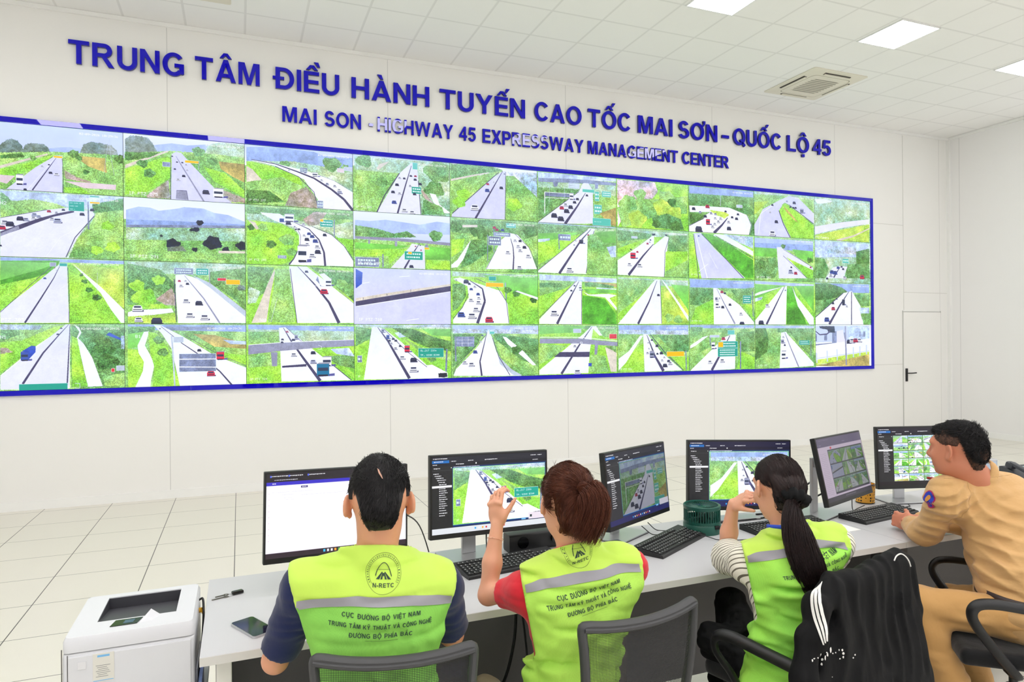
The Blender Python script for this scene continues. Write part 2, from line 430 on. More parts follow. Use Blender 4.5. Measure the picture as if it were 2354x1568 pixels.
for ch, base, acc in (('Â', 'A', circ(.45)), ('À', 'A', grave(.42, 1.07)), ('Ề', 'E', circ(.37) + grave(.62, 1.24)), ('Ế', 'E', circ(.37) + acute(.52, 1.24)),
                      ('Ố', 'O', circ(.48) + acute(.62, 1.26)), ('Ộ', 'O', circ(.48) + R_(.38, -.28, .58, -.1)), ('Ơ', 'O', [[(.76, .80), (.90, .80), (1.06, 1.0), (1.06, 1.16), (.88, 1.16), (.92, 1.0)]])):
    GL[ch] = (GL[base][0] + (.06 if ch == 'Ơ' else 0), GL[base][1] + acc)
GL['B'] = (.82, R_(0, 0, .2, 1) + R_(.2, .835, .47, 1) + R_(.2, .43, .49, .575) + R_(.2, 0, .49, .165) + bowl(.47, .45, 1, .30) + bowl(.49, 0, .575, .33))
GL['V'] = (.88, [[(0, 1), (.21, 1), (.44, .26), (.44, 0), (.35, 0)], [(.88, 1), (.67, 1), (.44, .26), (.44, 0), (.53, 0)]])
GL['K'] = (.86, R_(0, 0, .2, 1) + [[(.2, .28), (.2, .52), (.60, 1), (.84, 1)], [(.32, .50), (.45, .64), (.86, 0), (.62, 0)]])
_dot = lambda c: R_(c - .09, -.28, c + .09, -.10)
_horn = lambda x: [[(x - .12, .84), (x, .84), (x + .14, 1.0), (x + .14, 1.16), (x - .02, 1.16), (x, 1.0)]]
for ch, base, acc in (('Ụ', 'U', _dot(.4)), ('Ư', 'U', _horn(.8)), ('Ờ', 'O', _horn(.92) + grave(.46, 1.07)), ('Ệ', 'E', circ(.37) + _dot(.37)), ('Ậ', 'A', circ(.45) + _dot(.45)), ('Ô', 'O', circ(.48)), ('Í', 'I', acute(.02, 1.07)),
                      ('Ỹ', 'Y', [[(.16, 1.08), (.28, 1.2), (.42, 1.14), (.58, 1.08), (.72, 1.2), (.72, 1.32), (.58, 1.2), (.42, 1.27), (.28, 1.32), (.16, 1.2)]]), ('Ắ', 'A', [[(.22, 1.24), (.30, 1.08), (.60, 1.08), (.68, 1.24), (.56, 1.24), (.52, 1.16), (.38, 1.16), (.34, 1.24)]] + acute(.40, 1.28))):
    GL[ch] = (GL[base][0], GL[base][1] + acc)
def letter(ch, x, z, sx, sz, label, thick):
    b = BM()
    for i, q in enumerate(GL[ch][1]):
        e = (i % 3) * .0003
        pts = [(p[0] * sx, p[1] * sz) for p in q]
        ar = sum(pts[j][0] * pts[(j + 1) % len(pts)][1] - pts[(j + 1) % len(pts)][0] * pts[j][1] for j in range(len(pts)))
        if ar < 0: pts = pts[::-1]
        n = len(pts); f = [b.verts.new((p[0], -thick - e, p[1])) for p in pts]; k = [b.verts.new((p[0], -.004, p[1])) for p in pts]
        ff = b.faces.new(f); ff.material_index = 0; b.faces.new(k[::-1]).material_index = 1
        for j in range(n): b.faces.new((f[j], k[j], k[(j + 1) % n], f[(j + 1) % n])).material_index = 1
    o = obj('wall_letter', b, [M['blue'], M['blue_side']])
    o.location = (x, -.0002, z)
    return o
ORD = ['first', 'second', 'third', 'fourth', 'fifth', 'sixth', 'seventh', 'eighth', 'ninth', 'tenth']
def title(words, spans, z, cap, thick, where, group, sz_word):
    seen = {}
    for wd, (x0, x1) in zip(words, spans):
        wid = sum(GL[c][0] for c in wd); gap = .115
        s = (x1 - x0) / (wid + gap * (len(wd) - 1)); x = x0
        for i, ch in enumerate(wd):
            o = letter(ch, x, z, s, cap, '', thick)
            x += s * (GL[ch][0] + gap)
            if ch == '-': lb = 'blue raised dash in the %s line after %s' % (where, prev)
            elif ch in '45': lb = 'blue raised digit %s of the number 45 in the %s line' % (ch, where)
            else: lb = '%s blue raised %s, %s letter of %s, %s line of the wall title' % (sz_word, ch, ORD[i], wd, where)
            tag(o, lb, 'letter', group)
        prev = wd
title(['TRUNG', 'TÂM', 'ĐIỀU', 'HÀNH', 'TUYẾN', 'CAO', 'TỐC', 'MAI', 'SƠN', '-', 'QUỐC', 'LỘ', '45'],
      [(-1.607, -0.531), (-0.423, 0.242), (0.381, 1.122), (1.263, 2.211), (2.344, 3.496), (3.632, 4.326), (4.425, 5.095), (5.215, 5.787), (5.891, 6.572), (6.659, 6.786), (6.866, 7.778), (7.898, 8.337), (8.417, 8.789)],
      4.575, .243, .034, 'upper', 'large blue letters of the upper title line', 'large')
title(['MAI', 'SON', '-', 'HIGHWAY', '45', 'EXPRESSWAY', 'MANAGEMENT', 'CENTER'],
      [(0.481, 0.861), (0.949, 1.372), (1.464, 1.516), (1.568, 2.516), (2.595, 2.815), (2.908, 4.355), (4.421, 5.879), (5.954, 6.782)],
      4.207, .174, .030, 'lower', 'small blue letters of the lower title line', 'small')
# ------------------------------------------------------------------ video wall
SX0, SDX, SZ1, SDZ = -2.320, 1.1972, 3.910, .6745
vf = thing('video_wall_frame', 'glossy blue acrylic border running round the whole video wall', 'frame', (0, 0, 0))
X1 = SX0 + 10 * SDX; Z0 = SZ1 - 4 * SDZ
for nm, (x0, z0, x1, z1) in (('frame_top', (SX0 - .05, SZ1, X1 + .045, SZ1 + .05)), ('frame_bottom', (SX0 - .05, Z0 - .05, X1 + .045, Z0)), ('frame_side', (SX0 - .05, Z0, SX0, SZ1)), ('frame_side', (X1, Z0, X1 + .045, SZ1))):
    b = BM()
    if x1 - x0 > 2:   # made of boards with fine joints
        xs = np.arange(x0, x1 - .3, 1.88).tolist() + [x1]
        for a, e in zip(xs, xs[1:]): bx(b, a + .0008, -.030, z0, e - .0008, -.0005, z1)
    else: bx(b, x0, -.030, z0, x1, -.0005, z1)
    obj(nm, b, M['blue'], vf)
# ------------------------------------------------------------------ pictures shown on the screens (drawn here, nothing is loaded)
PW, PH = 768, 432
rng = np.random.default_rng(7)
def vnoise(w, h, cell, seed):
    r = np.random.default_rng(seed); gw, gh = int(w / cell) + 3, int(h / cell) + 3
    g = r.random((gh, gw)).astype(np.float32)
    x = np.arange(w) / cell; y = np.arange(h) / cell; xi = x.astype(int); yi = y.astype(int); fx = x - xi; fy = y - yi
    fx = (fx * fx * (3 - 2 * fx))[None]; fy = (fy * fy * (3 - 2 * fy))[:, None]
    a = g[yi][:, xi]; b_ = g[yi][:, xi + 1]; c_ = g[yi + 1][:, xi]; d_ = g[yi + 1][:, xi + 1]
    return (a * (1 - fx) + b_ * fx) * (1 - fy) + (c_ * (1 - fx) + d_ * fx) * fy
NF = (vnoise(PW * 2, PH * 2, 2.2, 1) * .5 + vnoise(PW * 2, PH * 2, 5, 2) * .5)
NM = (vnoise(PW * 2, PH * 2, 14, 3) * .45 + vnoise(PW * 2, PH * 2, 34, 4) * .55)
NC = vnoise(PW * 2, PH * 2, 90, 5)
PAL = {  # colour, fine, medium, coarse variation
 'g': ((158, 214, 84), .34, .12, .10), 'G': ((186, 214, 98), .28, .12, .14), 't': ((82, 122, 62), .65, .3, .15), 'u': ((110, 154, 92), .55, .26, .12),
 's': ((150, 194, 112), .42, .16, .15), 'S': ((176, 204, 168), .35, .18, .12), 'm': ((150, 170, 214), .12, .15, .1), 'h': ((182, 198, 240), .05, .08, .08), 'j': ((120, 134, 120), .3, .3, .2),
 'k': ((206, 216, 250), 0, .01, .02), 'K': ((246, 246, 254), 0, .01, .02), 'r': ((234, 234, 250), .02, .02, .02), 'q': ((216, 216, 242), .02, .03, .03), 'w': ((247, 247, 255), .01, .02, .02),
 'd': ((72, 68, 92), .15, .1, 0), 'D': ((36, 40, 50), .3, .1, 0), 'b': ((150, 150, 168), .1, .1, 0), 'o': ((252, 186, 40), .03, 0, 0), 'n': ((44, 150, 128), .03, 0, 0), 'N': ((96, 186, 166), .03, 0, 0),
 'y': ((186, 170, 104), .2, .2, .2), 'e': ((222, 212, 194), .08, .1, .05), 'E': ((176, 164, 150), .3, .25, .1), 'p': ((226, 208, 210), .05, .05, 0), 'R': ((208, 60, 66), .1, .1, 0), 'B': ((60, 84, 170), .1, .1, 0),
 'c': ((196, 204, 214), .06, .06, .04), 'f': ((120, 190, 84), .08, .10, .15), 'F': ((88, 160, 54), .2, .2, .2), 'l': ((196, 212, 236), .15, .25, .1), 'a': ((128, 136, 160), .2, .2, .1), 'P': ((220, 196, 196), .3, .3, .2), 'v': ((186, 200, 214), .35, .3, .1), 'x': ((24, 22, 28), 0, 0, 0), 'X': ((42, 40, 44), 0, 0, 0), 'z': ((236, 232, 250), 0, 0, 0), 'Z': ((30, 96, 170), 0, 0, 0),
}
FONT = {}
_f = ("0 3E5149453E 1 00427F4000 2 4261514946 3 2141454B31 4 1814127F10 5 2745454539 6 3C4A494930 7 0171090503 8 3649494936 9 064949291E "
      "A 7E1111117E B 7F49494936 C 3E41414122 D 7F4141221C E 7F49494941 F 7F09090901 G 3E4149497A H 7F0808087F I 00417F4100 K 7F08142241 L 7F40404040 M 7F020C027F "
      "N 7F0408107F O 3E4141413E P 7F09090906 Q 3E4151215E R 7F09192946 S 4649494931 T 01017F0101 U 3F4040403F V 1F2040201F X 6314081463 Y 0708700807 Z 6151494543 - 0808080808 . 0000606000 : 0036360000 a 2054545478 m 7C04180478 e 3854545418 r 7C08040408").split()
for ch, hx in zip(_f[::2], _f[1::2]):
    cols = [int(hx[i:i + 2], 16) for i in range(0, 10, 2)]
    FONT[ch] = np.array([[(c_ >> r_) & 1 for c_ in cols] for r_ in range(7)], dtype=bool)
class Pic:
    def __init__(s, w=PW, h=PH): s.w, s.h = w, h; s.a = np.zeros((h, w, 3), np.float32); s.k = 0
    def col(s, code, ys, xs):
        base, f, m_, c_ = PAL[code]; s.k += 1; dx, dy = (s.k * 131) % PW, (s.k * 57) % PH
        sl = (slice(ys.start + dy, ys.stop + dy), slice(xs.start + dx, xs.stop + dx))
        n = 1 + f * 2 * (NF[sl] - .5) + m_ * 2 * (NM[sl] - .5) + c_ * 2 * (NC[sl] - .5)
        c = np.array(base, np.float32) / 255
        out = c[None, None, :] * n[..., None]
        if f > .2: out[..., 2] *= (.85 + .3 * NM[sl]); out[..., 0] *= (.9 + .2 * NC[sl])
        return out
    def poly(s, pts, code):
        P = np.array(pts, np.float32); x0, y0 = np.floor(P.min(0)).astype(int); x1, y1 = np.ceil(P.max(0)).astype(int) + 1
        x0, y0, x1, y1 = max(0, x0), max(0, y0), min(s.w, x1), min(s.h, y1)
        if x1 <= x0 or y1 <= y0: return
        X = np.arange(x0, x1)[None, :] + .5; Y = np.arange(y0, y1)[:, None] + .5
        ins = np.zeros((y1 - y0, x1 - x0), bool)
        rough = PAL[code][1] > .2 if isinstance(code, str) else False
        if rough:   # ragged edge of leaves
            Xr = X + (NF[y0:y1, x0:x1] - .5) * 9; Yr = Y + (NF[y0:y1, x0 + 200:x1 + 200] - .5) * 12
        else: Xr, Yr = X, Y
        for (ax, ay), (bx_, by) in zip(P, np.roll(P, -1, 0)):
            if ay == by: continue
            c = ((ay > Yr) != (by > Yr)) & (Xr < (bx_ - ax) * (Yr - ay) / (by - ay) + ax); ins ^= c
        ys, xs = slice(y0, y1), slice(x0, x1)
        src = s.col(code, ys, xs) if isinstance(code, str) else np.broadcast_to(np.array(code, np.float32) / 255, (y1 - y0, x1 - x0, 3))
        s.a[ys, xs][ins] = src[ins]
    def rect(s, x0, y0, x1, y1, code): s.poly([(x0, y0), (x1, y0), (x1, y1), (x0, y1)], code)
    def line(s, pts, wd, code):
        for (ax, ay), (bx_, by) in zip(pts, pts[1:]):
            L = math.hypot(bx_ - ax, by - ay) or 1; nx, ny = -(by - ay) / L, (bx_ - ax) / L
            w0 = w1 = wd
            if isinstance(wd, tuple): w0, w1 = wd
            s.poly([(ax + nx * w0 / 2, ay + ny * w0 / 2), (bx_ + nx * w1 / 2, by + ny * w1 / 2), (bx_ - nx * w1 / 2, by - ny * w1 / 2), (ax - nx * w0 / 2, ay - ny * w0 / 2)], code)
    def car(s, x, y, z, c):
        s.rect(x - z * .5, y + z * .22, x + z * .62, y + z * .42, (70, 68, 92))
        s.poly([(x - z * .5, y + z * .34), (x - z * .5, y - z * .02), (x - z * .34, y - z * .3), (x + z * .34, y - z * .3), (x + z * .5, y - z * .02), (x + z * .5, y + z * .34)], c)
        s.rect(x - z * .34, y - z * .22, x + z * .34, y - z * .02, (60, 64, 84)); s.rect(x - z * .42, y + z * .14, x + z * .42, y + z * .22, (40, 40, 52))
    def truck(s, x0, y0, x1, y1, c):
        w, h = x1 - x0, y1 - y0
        s.poly([(x0, y1 - h * .1), (x1 + w * .45, y1 - h * .25), (x1 + w * .45, y1 - h * .05), (x0 + w * .2, y1)], (90, 90, 140))
        s.poly([(x0, y0), (x1, y0), (x1, y1 - h * .08), (x0, y1 - h * .08)], c); s.poly([(x0, y0), (x0 + w * .2, y0 - h * .1), (x1 + w * .12, y0 - h * .1), (x1, y0)], (150, 150, 160))
        s.rect(x0 + w * .08, y0 + h * .3, x1 - w * .08, y0 + h * .55, (50, 58, 76)); s.rect(x0 + w * .1, y1 - h * .16, x1 - w * .1, y1 - h * .04, (40, 40, 50))
    def text(s, t, x, y, k=2, c=(255, 255, 255)):
        x = int(x); y = int(y); k = int(max(1, k))
        for ch in t:
            g = FONT.get(ch)
            if g is not None:
                g = np.kron(g, np.ones((k, k), bool)); hh, ww = g.shape
                if 0 <= y and y + hh <= s.h and 0 <= x and x + ww <= s.w: s.a[y:y + hh, x:x + ww][g] = np.array(c, np.float32) / 255
            x += 6 * k
    def sign(s, x0, y0, x1, y1, code, rows=2, txt=None):
        s.rect(x0 - 2, y0 - 2, x1 + 2, y1 + 2, (222, 236, 232)); s.rect(x0, y0, x1, y1, code)
        h = (y1 - y0) / (rows * 2 + 1)
        if txt:
            k = max(1, int((x1 - x0) * .8 / (max(len(t) for t in txt) * 6)))
            for i, t in enumerate(txt): s.text(t, x0 + (x1 - x0) * .08, y0 + (y1 - y0) * (i + .5) / len(txt) - 3.5 * k, k)
        elif rows:
            for i in range(rows):
                x = x0 + (x1 - x0) * .1
                while x < x1 - (x1 - x0) * .14:
                    wd = h * (.6 + .8 * rng.random()); s.rect(x, y0 + h * (2 * i + 1), min(x + wd, x1 - 3), y0 + h * (2 * i + 2), (226, 242, 236)); x += wd + h * .35
    def image(s, name):
        a = np.ones((s.h, s.w, 4), np.float32); a[..., :3] = np.clip(s.a, 0, 1)
        im = bpy.data.images.new(name, s.w, s.h); im.pixels.foreach_set(a[::-1].ravel()); im.update(); im.pack(); return im
CROP = {'A': (0, 260, 4.0586), 'B': (0, 580, 4.0586), 'D': (560, 320, 3.4618), 'E': (560, 600, 3.4618), 'F': (1230, 390, 2.9797), 'G': (1230, 620, 2.9797)}
def mapper(r, c, crop):
    ox, oy, k = CROP[crop]
    def f(x, y):
        px, py = ox + x / k, oy + y / k
        ray = _F + (px - 1177) / FPX * _R - (py - 784) / FPX * _U; t = (-.012 - CAM[1]) / ray[1]; X = CAM[0] + t * ray[0]; Z = CAM[2] + t * ray[2]
        return ((X - SX0 - c * SDX) / SDX * PW, (SZ1 - r * SDZ - Z) / SDZ * PH)
    return f
CC = {'w': (244, 244, 252), 'k': (50, 52, 70), 'r': (206, 60, 80), 'b': (70, 90, 160), 's': (190, 194, 214), 'o': (240, 90, 50), 't': (40, 110, 140), 'a': (150, 152, 172), 'c': (196, 204, 214)}
def draw(r, c, crop, spec):
    p = Pic(); f = mapper(r, c, crop); ox, oy, k = CROP[crop]
    x0 = f(0, 0)[0]; sc_ = abs(f(100, 300)[0] - f(0, 300)[0]) / 100 if r or c else 0
    xm = {0: 600}.get(c, None)
    # local scale: crop pixels -> picture pixels around this panel
    cxp = [143, 426, 690, 925, 1136, 1327, 1500, 1658, 1802, 1936][c]; u = (cxp - ox) * k; cyp = 600; v = (cyp - oy) * k
    sc_ = abs(f(u + 50, v)[0] - f(u - 50, v)[0]) / 100; sv = abs(f(u, v + 50)[1] - f(u, v - 50)[1]) / 100
    ts = 1; p.rect(-30, -30, PW + 30, PH + 30, 's')
    for ln in spec.strip().split('\n'):
        tk = ln.split()
        if not tk: continue
        cmd = tk[0]
        if cmd == 'bg': p.rect(0, 0, PW, PH, tk[1])
        elif cmd == 'sky':    # horizon height share, top and bottom colour codes
            h = float(tk[1]); a0 = np.array(PAL[tk[2]][0]) / 255; a1 = np.array(PAL[tk[3]][0]) / 255; n = int(PH * h)
            t = np.linspace(0, 1, n)[:, None, None]; p.a[:n] = a0 * (1 - t) + a1 * t
        elif cmd == 'hor':    # band of far things: y0 y1 code (shares of the height)
            y0, y1 = float(tk[1]) * PH, float(tk[2]) * PH; pts = [(x, y0 + (NM[40 + c * 9, x] - .5) * (y1 - y0) * .9) for x in range(0, PW + 1, 12)]
            p.poly([(0, y1)] + pts + [(PW, y1)], tk[3])
        elif cmd[0] == 'L':
            ww = cmd[2:].split('-'); pts = [f(*map(float, q.split(','))) for q in tk[1:]]
            W0 = float(ww[0]) * sc_; W1 = float(ww[-1]) * sc_; n = len(pts) - 1
            for i in range(n): p.line(pts[i:i + 2], (W0 + (W1 - W0) * i / n, W0 + (W1 - W0) * (i + 1) / n), cmd[1])
        elif cmd[0] == 'C':
            for q in tk[1:]:
                x, y, z = map(float, q.split(',')); X, Y = f(x, y); p.car(X, Y, z * sc_, CC[cmd[1]])
        elif cmd[0] == 'T':
            a = list(map(float, tk[1].split(','))); X0, Y0 = f(a[0], a[1]); X1, Y1 = f(a[2], a[3]); p.truck(X0, Y0, X1, Y1, CC[cmd[1]])
        elif cmd[0] == 'B' and len(cmd) > 1:
            a = list(map(float, tk[1].split(','))); X0, Y0 = f(a[0], a[1]); X1, Y1 = f(a[2], a[3])
            t2 = [t.replace('_', ' ') for t in tk[2].split('|')] if len(tk) > 2 and not tk[2].isdigit() else None
            p.sign(X0, Y0, X1, Y1, cmd[1], int(tk[2]) if len(tk) > 2 and tk[2].isdigit() else 2, t2)
        elif cmd == 'nots': ts = 0
        elif cmd == 'ip': p.text(tk[1].replace('_', ' '), 22, PH - 40, 2)
        elif cmd == 'txt': X, Y = f(*map(float, tk[1].split(','))); p.text(tk[2].replace('_', ' '), X, Y, 3)
        elif cmd == 'blob':   # leafy clumps: code then x,y,r
            for q in tk[2:]:
                x, y, z = map(float, q.split(',')); X, Y = f(x, y); Z = z * sc_
                p.poly([(X + Z * math.cos(t) * (1 + .2 * math.sin(3 * t + x)), Y + Z * .8 * math.sin(t) * (1 + .15 * math.cos(5 * t + y))) for t in np.linspace(0, 6.28, 18)[:-1]], tk[1])
        else:
            p.poly([f(*map(float, q.split(','))) for q in tk[1:]], cmd)
    v = np.clip(1 - np.arange(PH) / (PH * .42), 0, 1)[:, None, None] * .30; p.a = p.a * (1 - v) + np.array((.80, .88, .98)) * v
    b_ = p.a; p.a = np.clip((b_ + np.roll(b_, 1, 0) + np.roll(b_, 1, 1) + np.roll(b_, (1, 1), (0, 1))) / 4, 0, 1).astype(np.float32)
    g_ = p.a.mean(2, keepdims=True); p.a = np.clip(g_ + (p.a - g_) * 1.22, 0, 1)
    p.a = np.clip(p.a ** .95 * np.array((.99, 1.0, 1.03)) + np.array((.0, .004, .018)), 0, 1).astype(np.float32)
    if ts: p.text(('02-09-2026 10:29:36', '02-09-2026 10:29:35', '02-09-2026 10:29:34')[(r * 3 + c) % 3 if (r + c) % 4 else 0], PW - 12 * 19 - 26, 24, 2)
    return p
SPEC = {}
def sp(r, c, crop, label, spec): SPEC[(r, c)] = (crop, label, spec)
sp(0, 0, 'A', 'screen showing a two-way highway below blue sky, karst hills and a pylon', """
sky .5 k k
k 0,60 1165,180 1165,380 0,380
h 440,330 560,318 650,318 760,330 800,400 440,400
j -10,300 60,245 100,235 160,255 200,300 220,360 0,370
j 205,350 235,290 300,278 400,285 450,320 470,370 205,370
j 735,390 780,290 850,263 950,280 1040,300 1090,350 1115,420 735,420
s -10,365 520,358 1170,395 1170,800 -10,740
t 0,390 200,370 230,410 60,420 0,420
y 745,400 980,420 1000,560 830,500 760,450
e -10,490 180,440 440,375 445,388 190,460 -10,518
g -10,525 330,440 530,375 490,400 330,505 130,600 -10,570
p -10,575 140,585 60,660 -10,640
q 40,720 330,505 520,395 580,395 582,760
Ld3-14 525,415 440,530 300,720
Lw3 500,430 440,500 250,720
Ld3-6 578,420 590,540 585,745
E 600,530 720,600 850,640 830,655 610,610
p 600,635 1085,670 1080,718 780,700
g 600,690 760,700 850,760 600,750
blob t 690,380,55 740,420,30 310,420,30 1130,430,60 800,550,30
Lc3 1015,240 990,400 972,560
Lc3 1022,240 1035,400 1066,580
Lc2 1000,300 1035,300
Lc2 995,370 1040,370
Lc2 985,450 1050,450
Bo 500,398,580,420 0
Tw 145,575,215,675
Ck 470,555,34 455,480,18 232,712,30
Cw 525,570,44 390,495,24
""")
sp(0, 1, 'A', 'screen showing a highway with tarpaulin lorry, white van and orange valley sign', """
sky .4 K k
h 1400,300 1600,280 1750,300 1940,290 2000,400 1400,400
j 1165,240 1210,205 1300,210 1380,230 1430,290 1470,370 1165,400
S 1940,300 2050,270 2300,300 2300,430 1900,400
s 1160,370 1600,350 2000,380 2310,420 2310,850 1160,800
e 1165,480 1320,425 1560,348 1570,360 1300,460 1165,515
y 2040,450 2310,480 2310,660 2180,600 2060,520
t 1165,360 1480,370 1400,410 1280,430 1165,440
g 1165,520 1560,400 1600,420 1590,600 1370,740 1165,760
E 1360,770 1570,625 1590,800 1370,790
g 1900,500 2100,560 2300,740 2300,800 2000,640
q 1595,810 1600,380 1640,360 1690,370 1780,470 2000,700 2170,845
Lb4-16 1640,400 1700,500 1905,830
Ld5 1590,410 1592,805
E 2010,690 2290,800 2290,840 2150,830
blob u 1330,470,50 1390,560,55 1850,360,60 1990,450,50
Bo 1725,440,1855,470 0
Lb5 1855,450 1855,545
Ba 1515,455,1585,500 0
Ck 1630,520,20 1713,585,32 1605,400,16 1650,455,18 1700,460,18
Cw 1660,620,34 1745,530,20 1735,480,18
Tw 1990,705,2085,795
Ck 1920,735,64
b 1645,720 1740,725 1755,812 1640,800
Ld4 1645,720 1740,725 1755,812
txt 1200,730 IP_PTZ_275
""")
sp(0, 2, 'D', 'screen showing a curving highway past a green bank and blue mountains', """
sky .35 k K
m 20,60 250,60 400,80 560,100 640,130 880,150 880,280 20,190
S 20,170 400,175 880,260 880,430 560,300 20,180
blob u 700,200,75 330,200,40 810,230,40
Bp 745,230,800,265 0
Bc 800,220,880,255 0
w 60,165 250,210 480,320 590,480 600,550 880,580 880,430 700,320 500,250 200,180
g 60,175 250,220 440,300 470,370 370,410 250,420 20,330 20,180
e 20,210 70,240 150,330 160,360 20,345
s 20,340 300,300 480,380 370,440 330,520 20,520
t 20,400 200,410 330,500 20,515
E 370,430 500,380 580,470 590,550 330,530
Ld4-22 60,160 250,195 420,255 560,310 700,400 800,480 880,580
Ld5 250,215 440,300 560,420 590,540
Lb3 880,420 720,330 560,270
Ba 450,225,505,265 2
Ba 585,490,632,550 2
Tw 545,265,590,300
Cs 665,355,26 765,420,40 490,265,18
Cw 725,372,26 760,405,30 620,325,22 360,245,16
ip IP_PTZ_277
""")
sp(0, 3, 'D', 'screen showing dense traffic between wooded slopes with a green sign at the right lane', """
sky .2 k K
S 880,130 1650,190 1650,620 880,580
s 880,240 1100,260 1260,270 1060,580 880,560
blob u 960,170,60 1550,260,110 1100,340,50 1520,400,80
e 1055,230 1080,195 1160,175 1130,200 1070,245
r 1060,582 1240,270 1330,190 1380,190 1410,600
Ld4-14 1335,210 1290,360 1225,590
Ld7-9 1240,270 1120,450 1060,580
Ld5 1390,330 1412,600
E 1400,380 1470,460 1520,520 1440,470
w 1480,430 1530,440 1560,520 1650,590 1600,590 1510,500
u 1430,480 1580,540 1600,600 1420,600
Bn 1338,378,1412,436 2
BN 1345,185,1382,240 0
Ck 1220,360,28 1188,418,28 1330,290,20 1365,320,24 1278,310,20 1405,355,26 1360,435,26
Cb 1197,500,36
Cw 1240,430,26 1278,565,40 1340,582,40 1325,370,22 1240,305,22
Cr 1367,292,20
Lc2 1595,360 1600,500
Lc2 1620,360 1625,520
ip IP_PTZ_279
""")
sp(0, 4, 'D', 'screen showing a straight highway, white van and bare bank at right', """
bg s
K 1648,190 2345,240 2345,300 1648,280
u 1648,195 1900,200 2060,240 2060,260 1900,270 1648,330
e 1648,315 1800,285 1950,262 1950,268 1800,300 1648,332
s 1648,340 1990,260 2060,255 1800,430 1648,590
v 2100,260 2345,270 2345,480 2260,420
r 2060,255 2085,255 2078,640 1650,620
q 1655,600 1990,300 2060,255 2085,255 2078,640 1655,625
Ld4-16 2060,255 1960,430 1845,630
Ld4 2085,260 2082,640
Ld5 2030,262 1660,590
s 2090,290 2150,290 2345,470 2345,655 2085,640
blob g 1750,440,50 1720,500,50 2150,520,60
Cw 1838,542,62 1990,340,14
Cr 1942,355,22
Cb 1938,405,34
Ck 2050,385,28 2075,275,10
""")
sp(0, 5, 'F', 'screen showing a toll station approach with an overpass and green overhead signs', """
bg s
l 20,15 555,60 555,80 20,60
a 20,55 200,60 380,70 555,90 555,110 300,92 20,82
S 20,85 300,95 555,112 555,180 20,140
a 120,80 160,80 150,115 130,115
a 410,92 435,92 430,130 412,130
u 20,120 240,130 300,140 140,280 20,340
Bc 230,90,303,130 2
r 20,360 300,150 330,90 365,92 395,140 400,370 200,372
Ld3-18 345,160 290,250 205,372
Ld3 300,150 20,355
Lw5 65,150 65,300
La22 68,168 265,180
Lw3 65,152 265,165
Lw3 65,190 265,200
Lc2 100,110 95,230
Lc2 200,120 200,200
BN 325,132,405,158 0
BN 458,148,520,190 2
BN 410,150,438,215 2
BN 405,240,457,305 2
y 440,300 555,260 555,390 520,380
BN 395,332,518,388 TRAM_THU_PHI
Cr 182,260,28
Ck 130,312,38 175,335,40 215,282,34 243,255,30 270,222,22 355,175,16 290,200,20
Cw 208,240,26 250,190,26
Tw 235,162,263,208
""")
sp(0, 6, 'F', 'screen showing only a close green and reddish brushy hillside', """
nots
bg g
P 560,65 820,85 840,150 780,230 660,260 610,320 565,390
s 560,260 700,200 860,200 1045,180 1045,300 800,330 600,400
blob s 640,230,60 720,170,40 900,200,60
blob G 870,260,60 700,340,60 960,300,50
u 800,330 900,300 1000,340 1020,415 820,400
blob t 940,225,30 830,370,30 960,390,40
""")
sp(0, 7, 'F', 'screen showing a busy curved junction with a red lorry below a forested hill', """
bg u
m 1055,110 1495,150 1495,240 1055,200
u 1055,160 1495,190 1495,310 1055,260
w 1055,430 1055,380 1200,290 1060,290 1055,245 1180,250 1330,260 1450,310 1480,380 1465,448
G 1190,275 1300,290 1330,310 1300,335 1240,310
t 1055,290 1160,310 1150,340 1060,380
Ld4-18 1320,330 1280,380 1225,435
Ld3 1160,330 1055,385
Lb3 1450,310 1485,380 1470,445
Bc 1380,240,1420,262 0
Cr 1180,250,26
Ck 1085,265,22 1120,405,44 1350,325,16 1380,335,20 1328,402,28 1305,285,14 1165,318,20 1390,305,16
Cw 1325,358,20 1215,390,20 1255,355,20 1233,332,18 1270,335,20 1230,372,20
Tr 1170,340,1198,380
Lc3 1270,175 1270,250
Cs 1205,297,16 1235,303,16 1130,290,16
""")
sp(0, 8, 'F', 'screen showing a highway splitting round a green verge, lorry on right branch', """
bg S
s 1500,165 1740,180 1910,200 1910,500 1500,470
G 1500,220 1600,215 1500,310
q 1505,460 1500,380 1560,270 1680,205 1740,180 1800,190 1910,300 1910,370 1740,240 1710,225 1690,240 1740,380 1800,500 1500,480
g 1670,280 1700,235 1720,235 1910,385 1910,480 1755,470 1700,360
y 1700,245 1760,310 1800,360 1780,350 1715,280
Ld5 1670,280 1700,370 1750,470
Ld3 1740,240 1910,372
Lw3 1530,440 1545,300 1640,235
Ck 1652,355,22 1625,240,14 1775,225,20 1770,260,14 1785,260,14 1748,255,12
Cw 1610,290,12 1625,435,38
Ta 1815,270,1840,300
Cs 1725,215,12
""")
sp(0, 9, 'F', 'screen showing a misty wooded slope above an empty pale road', """
bg S
K 1912,200 1980,200 2035,215 2000,240 1930,230
S 1912,240 2100,210 2290,230 2290,345 2100,360 1912,380
r 1912,390 2100,360 2290,340 2290,370 2100,400 1912,445
G 1912,450 2100,410 2290,375 2290,500 1912,480
e 2060,480 2180,450 2290,400 2290,408 2180,462 2080,492
txt 1920,455 PTZ_Camera
""")
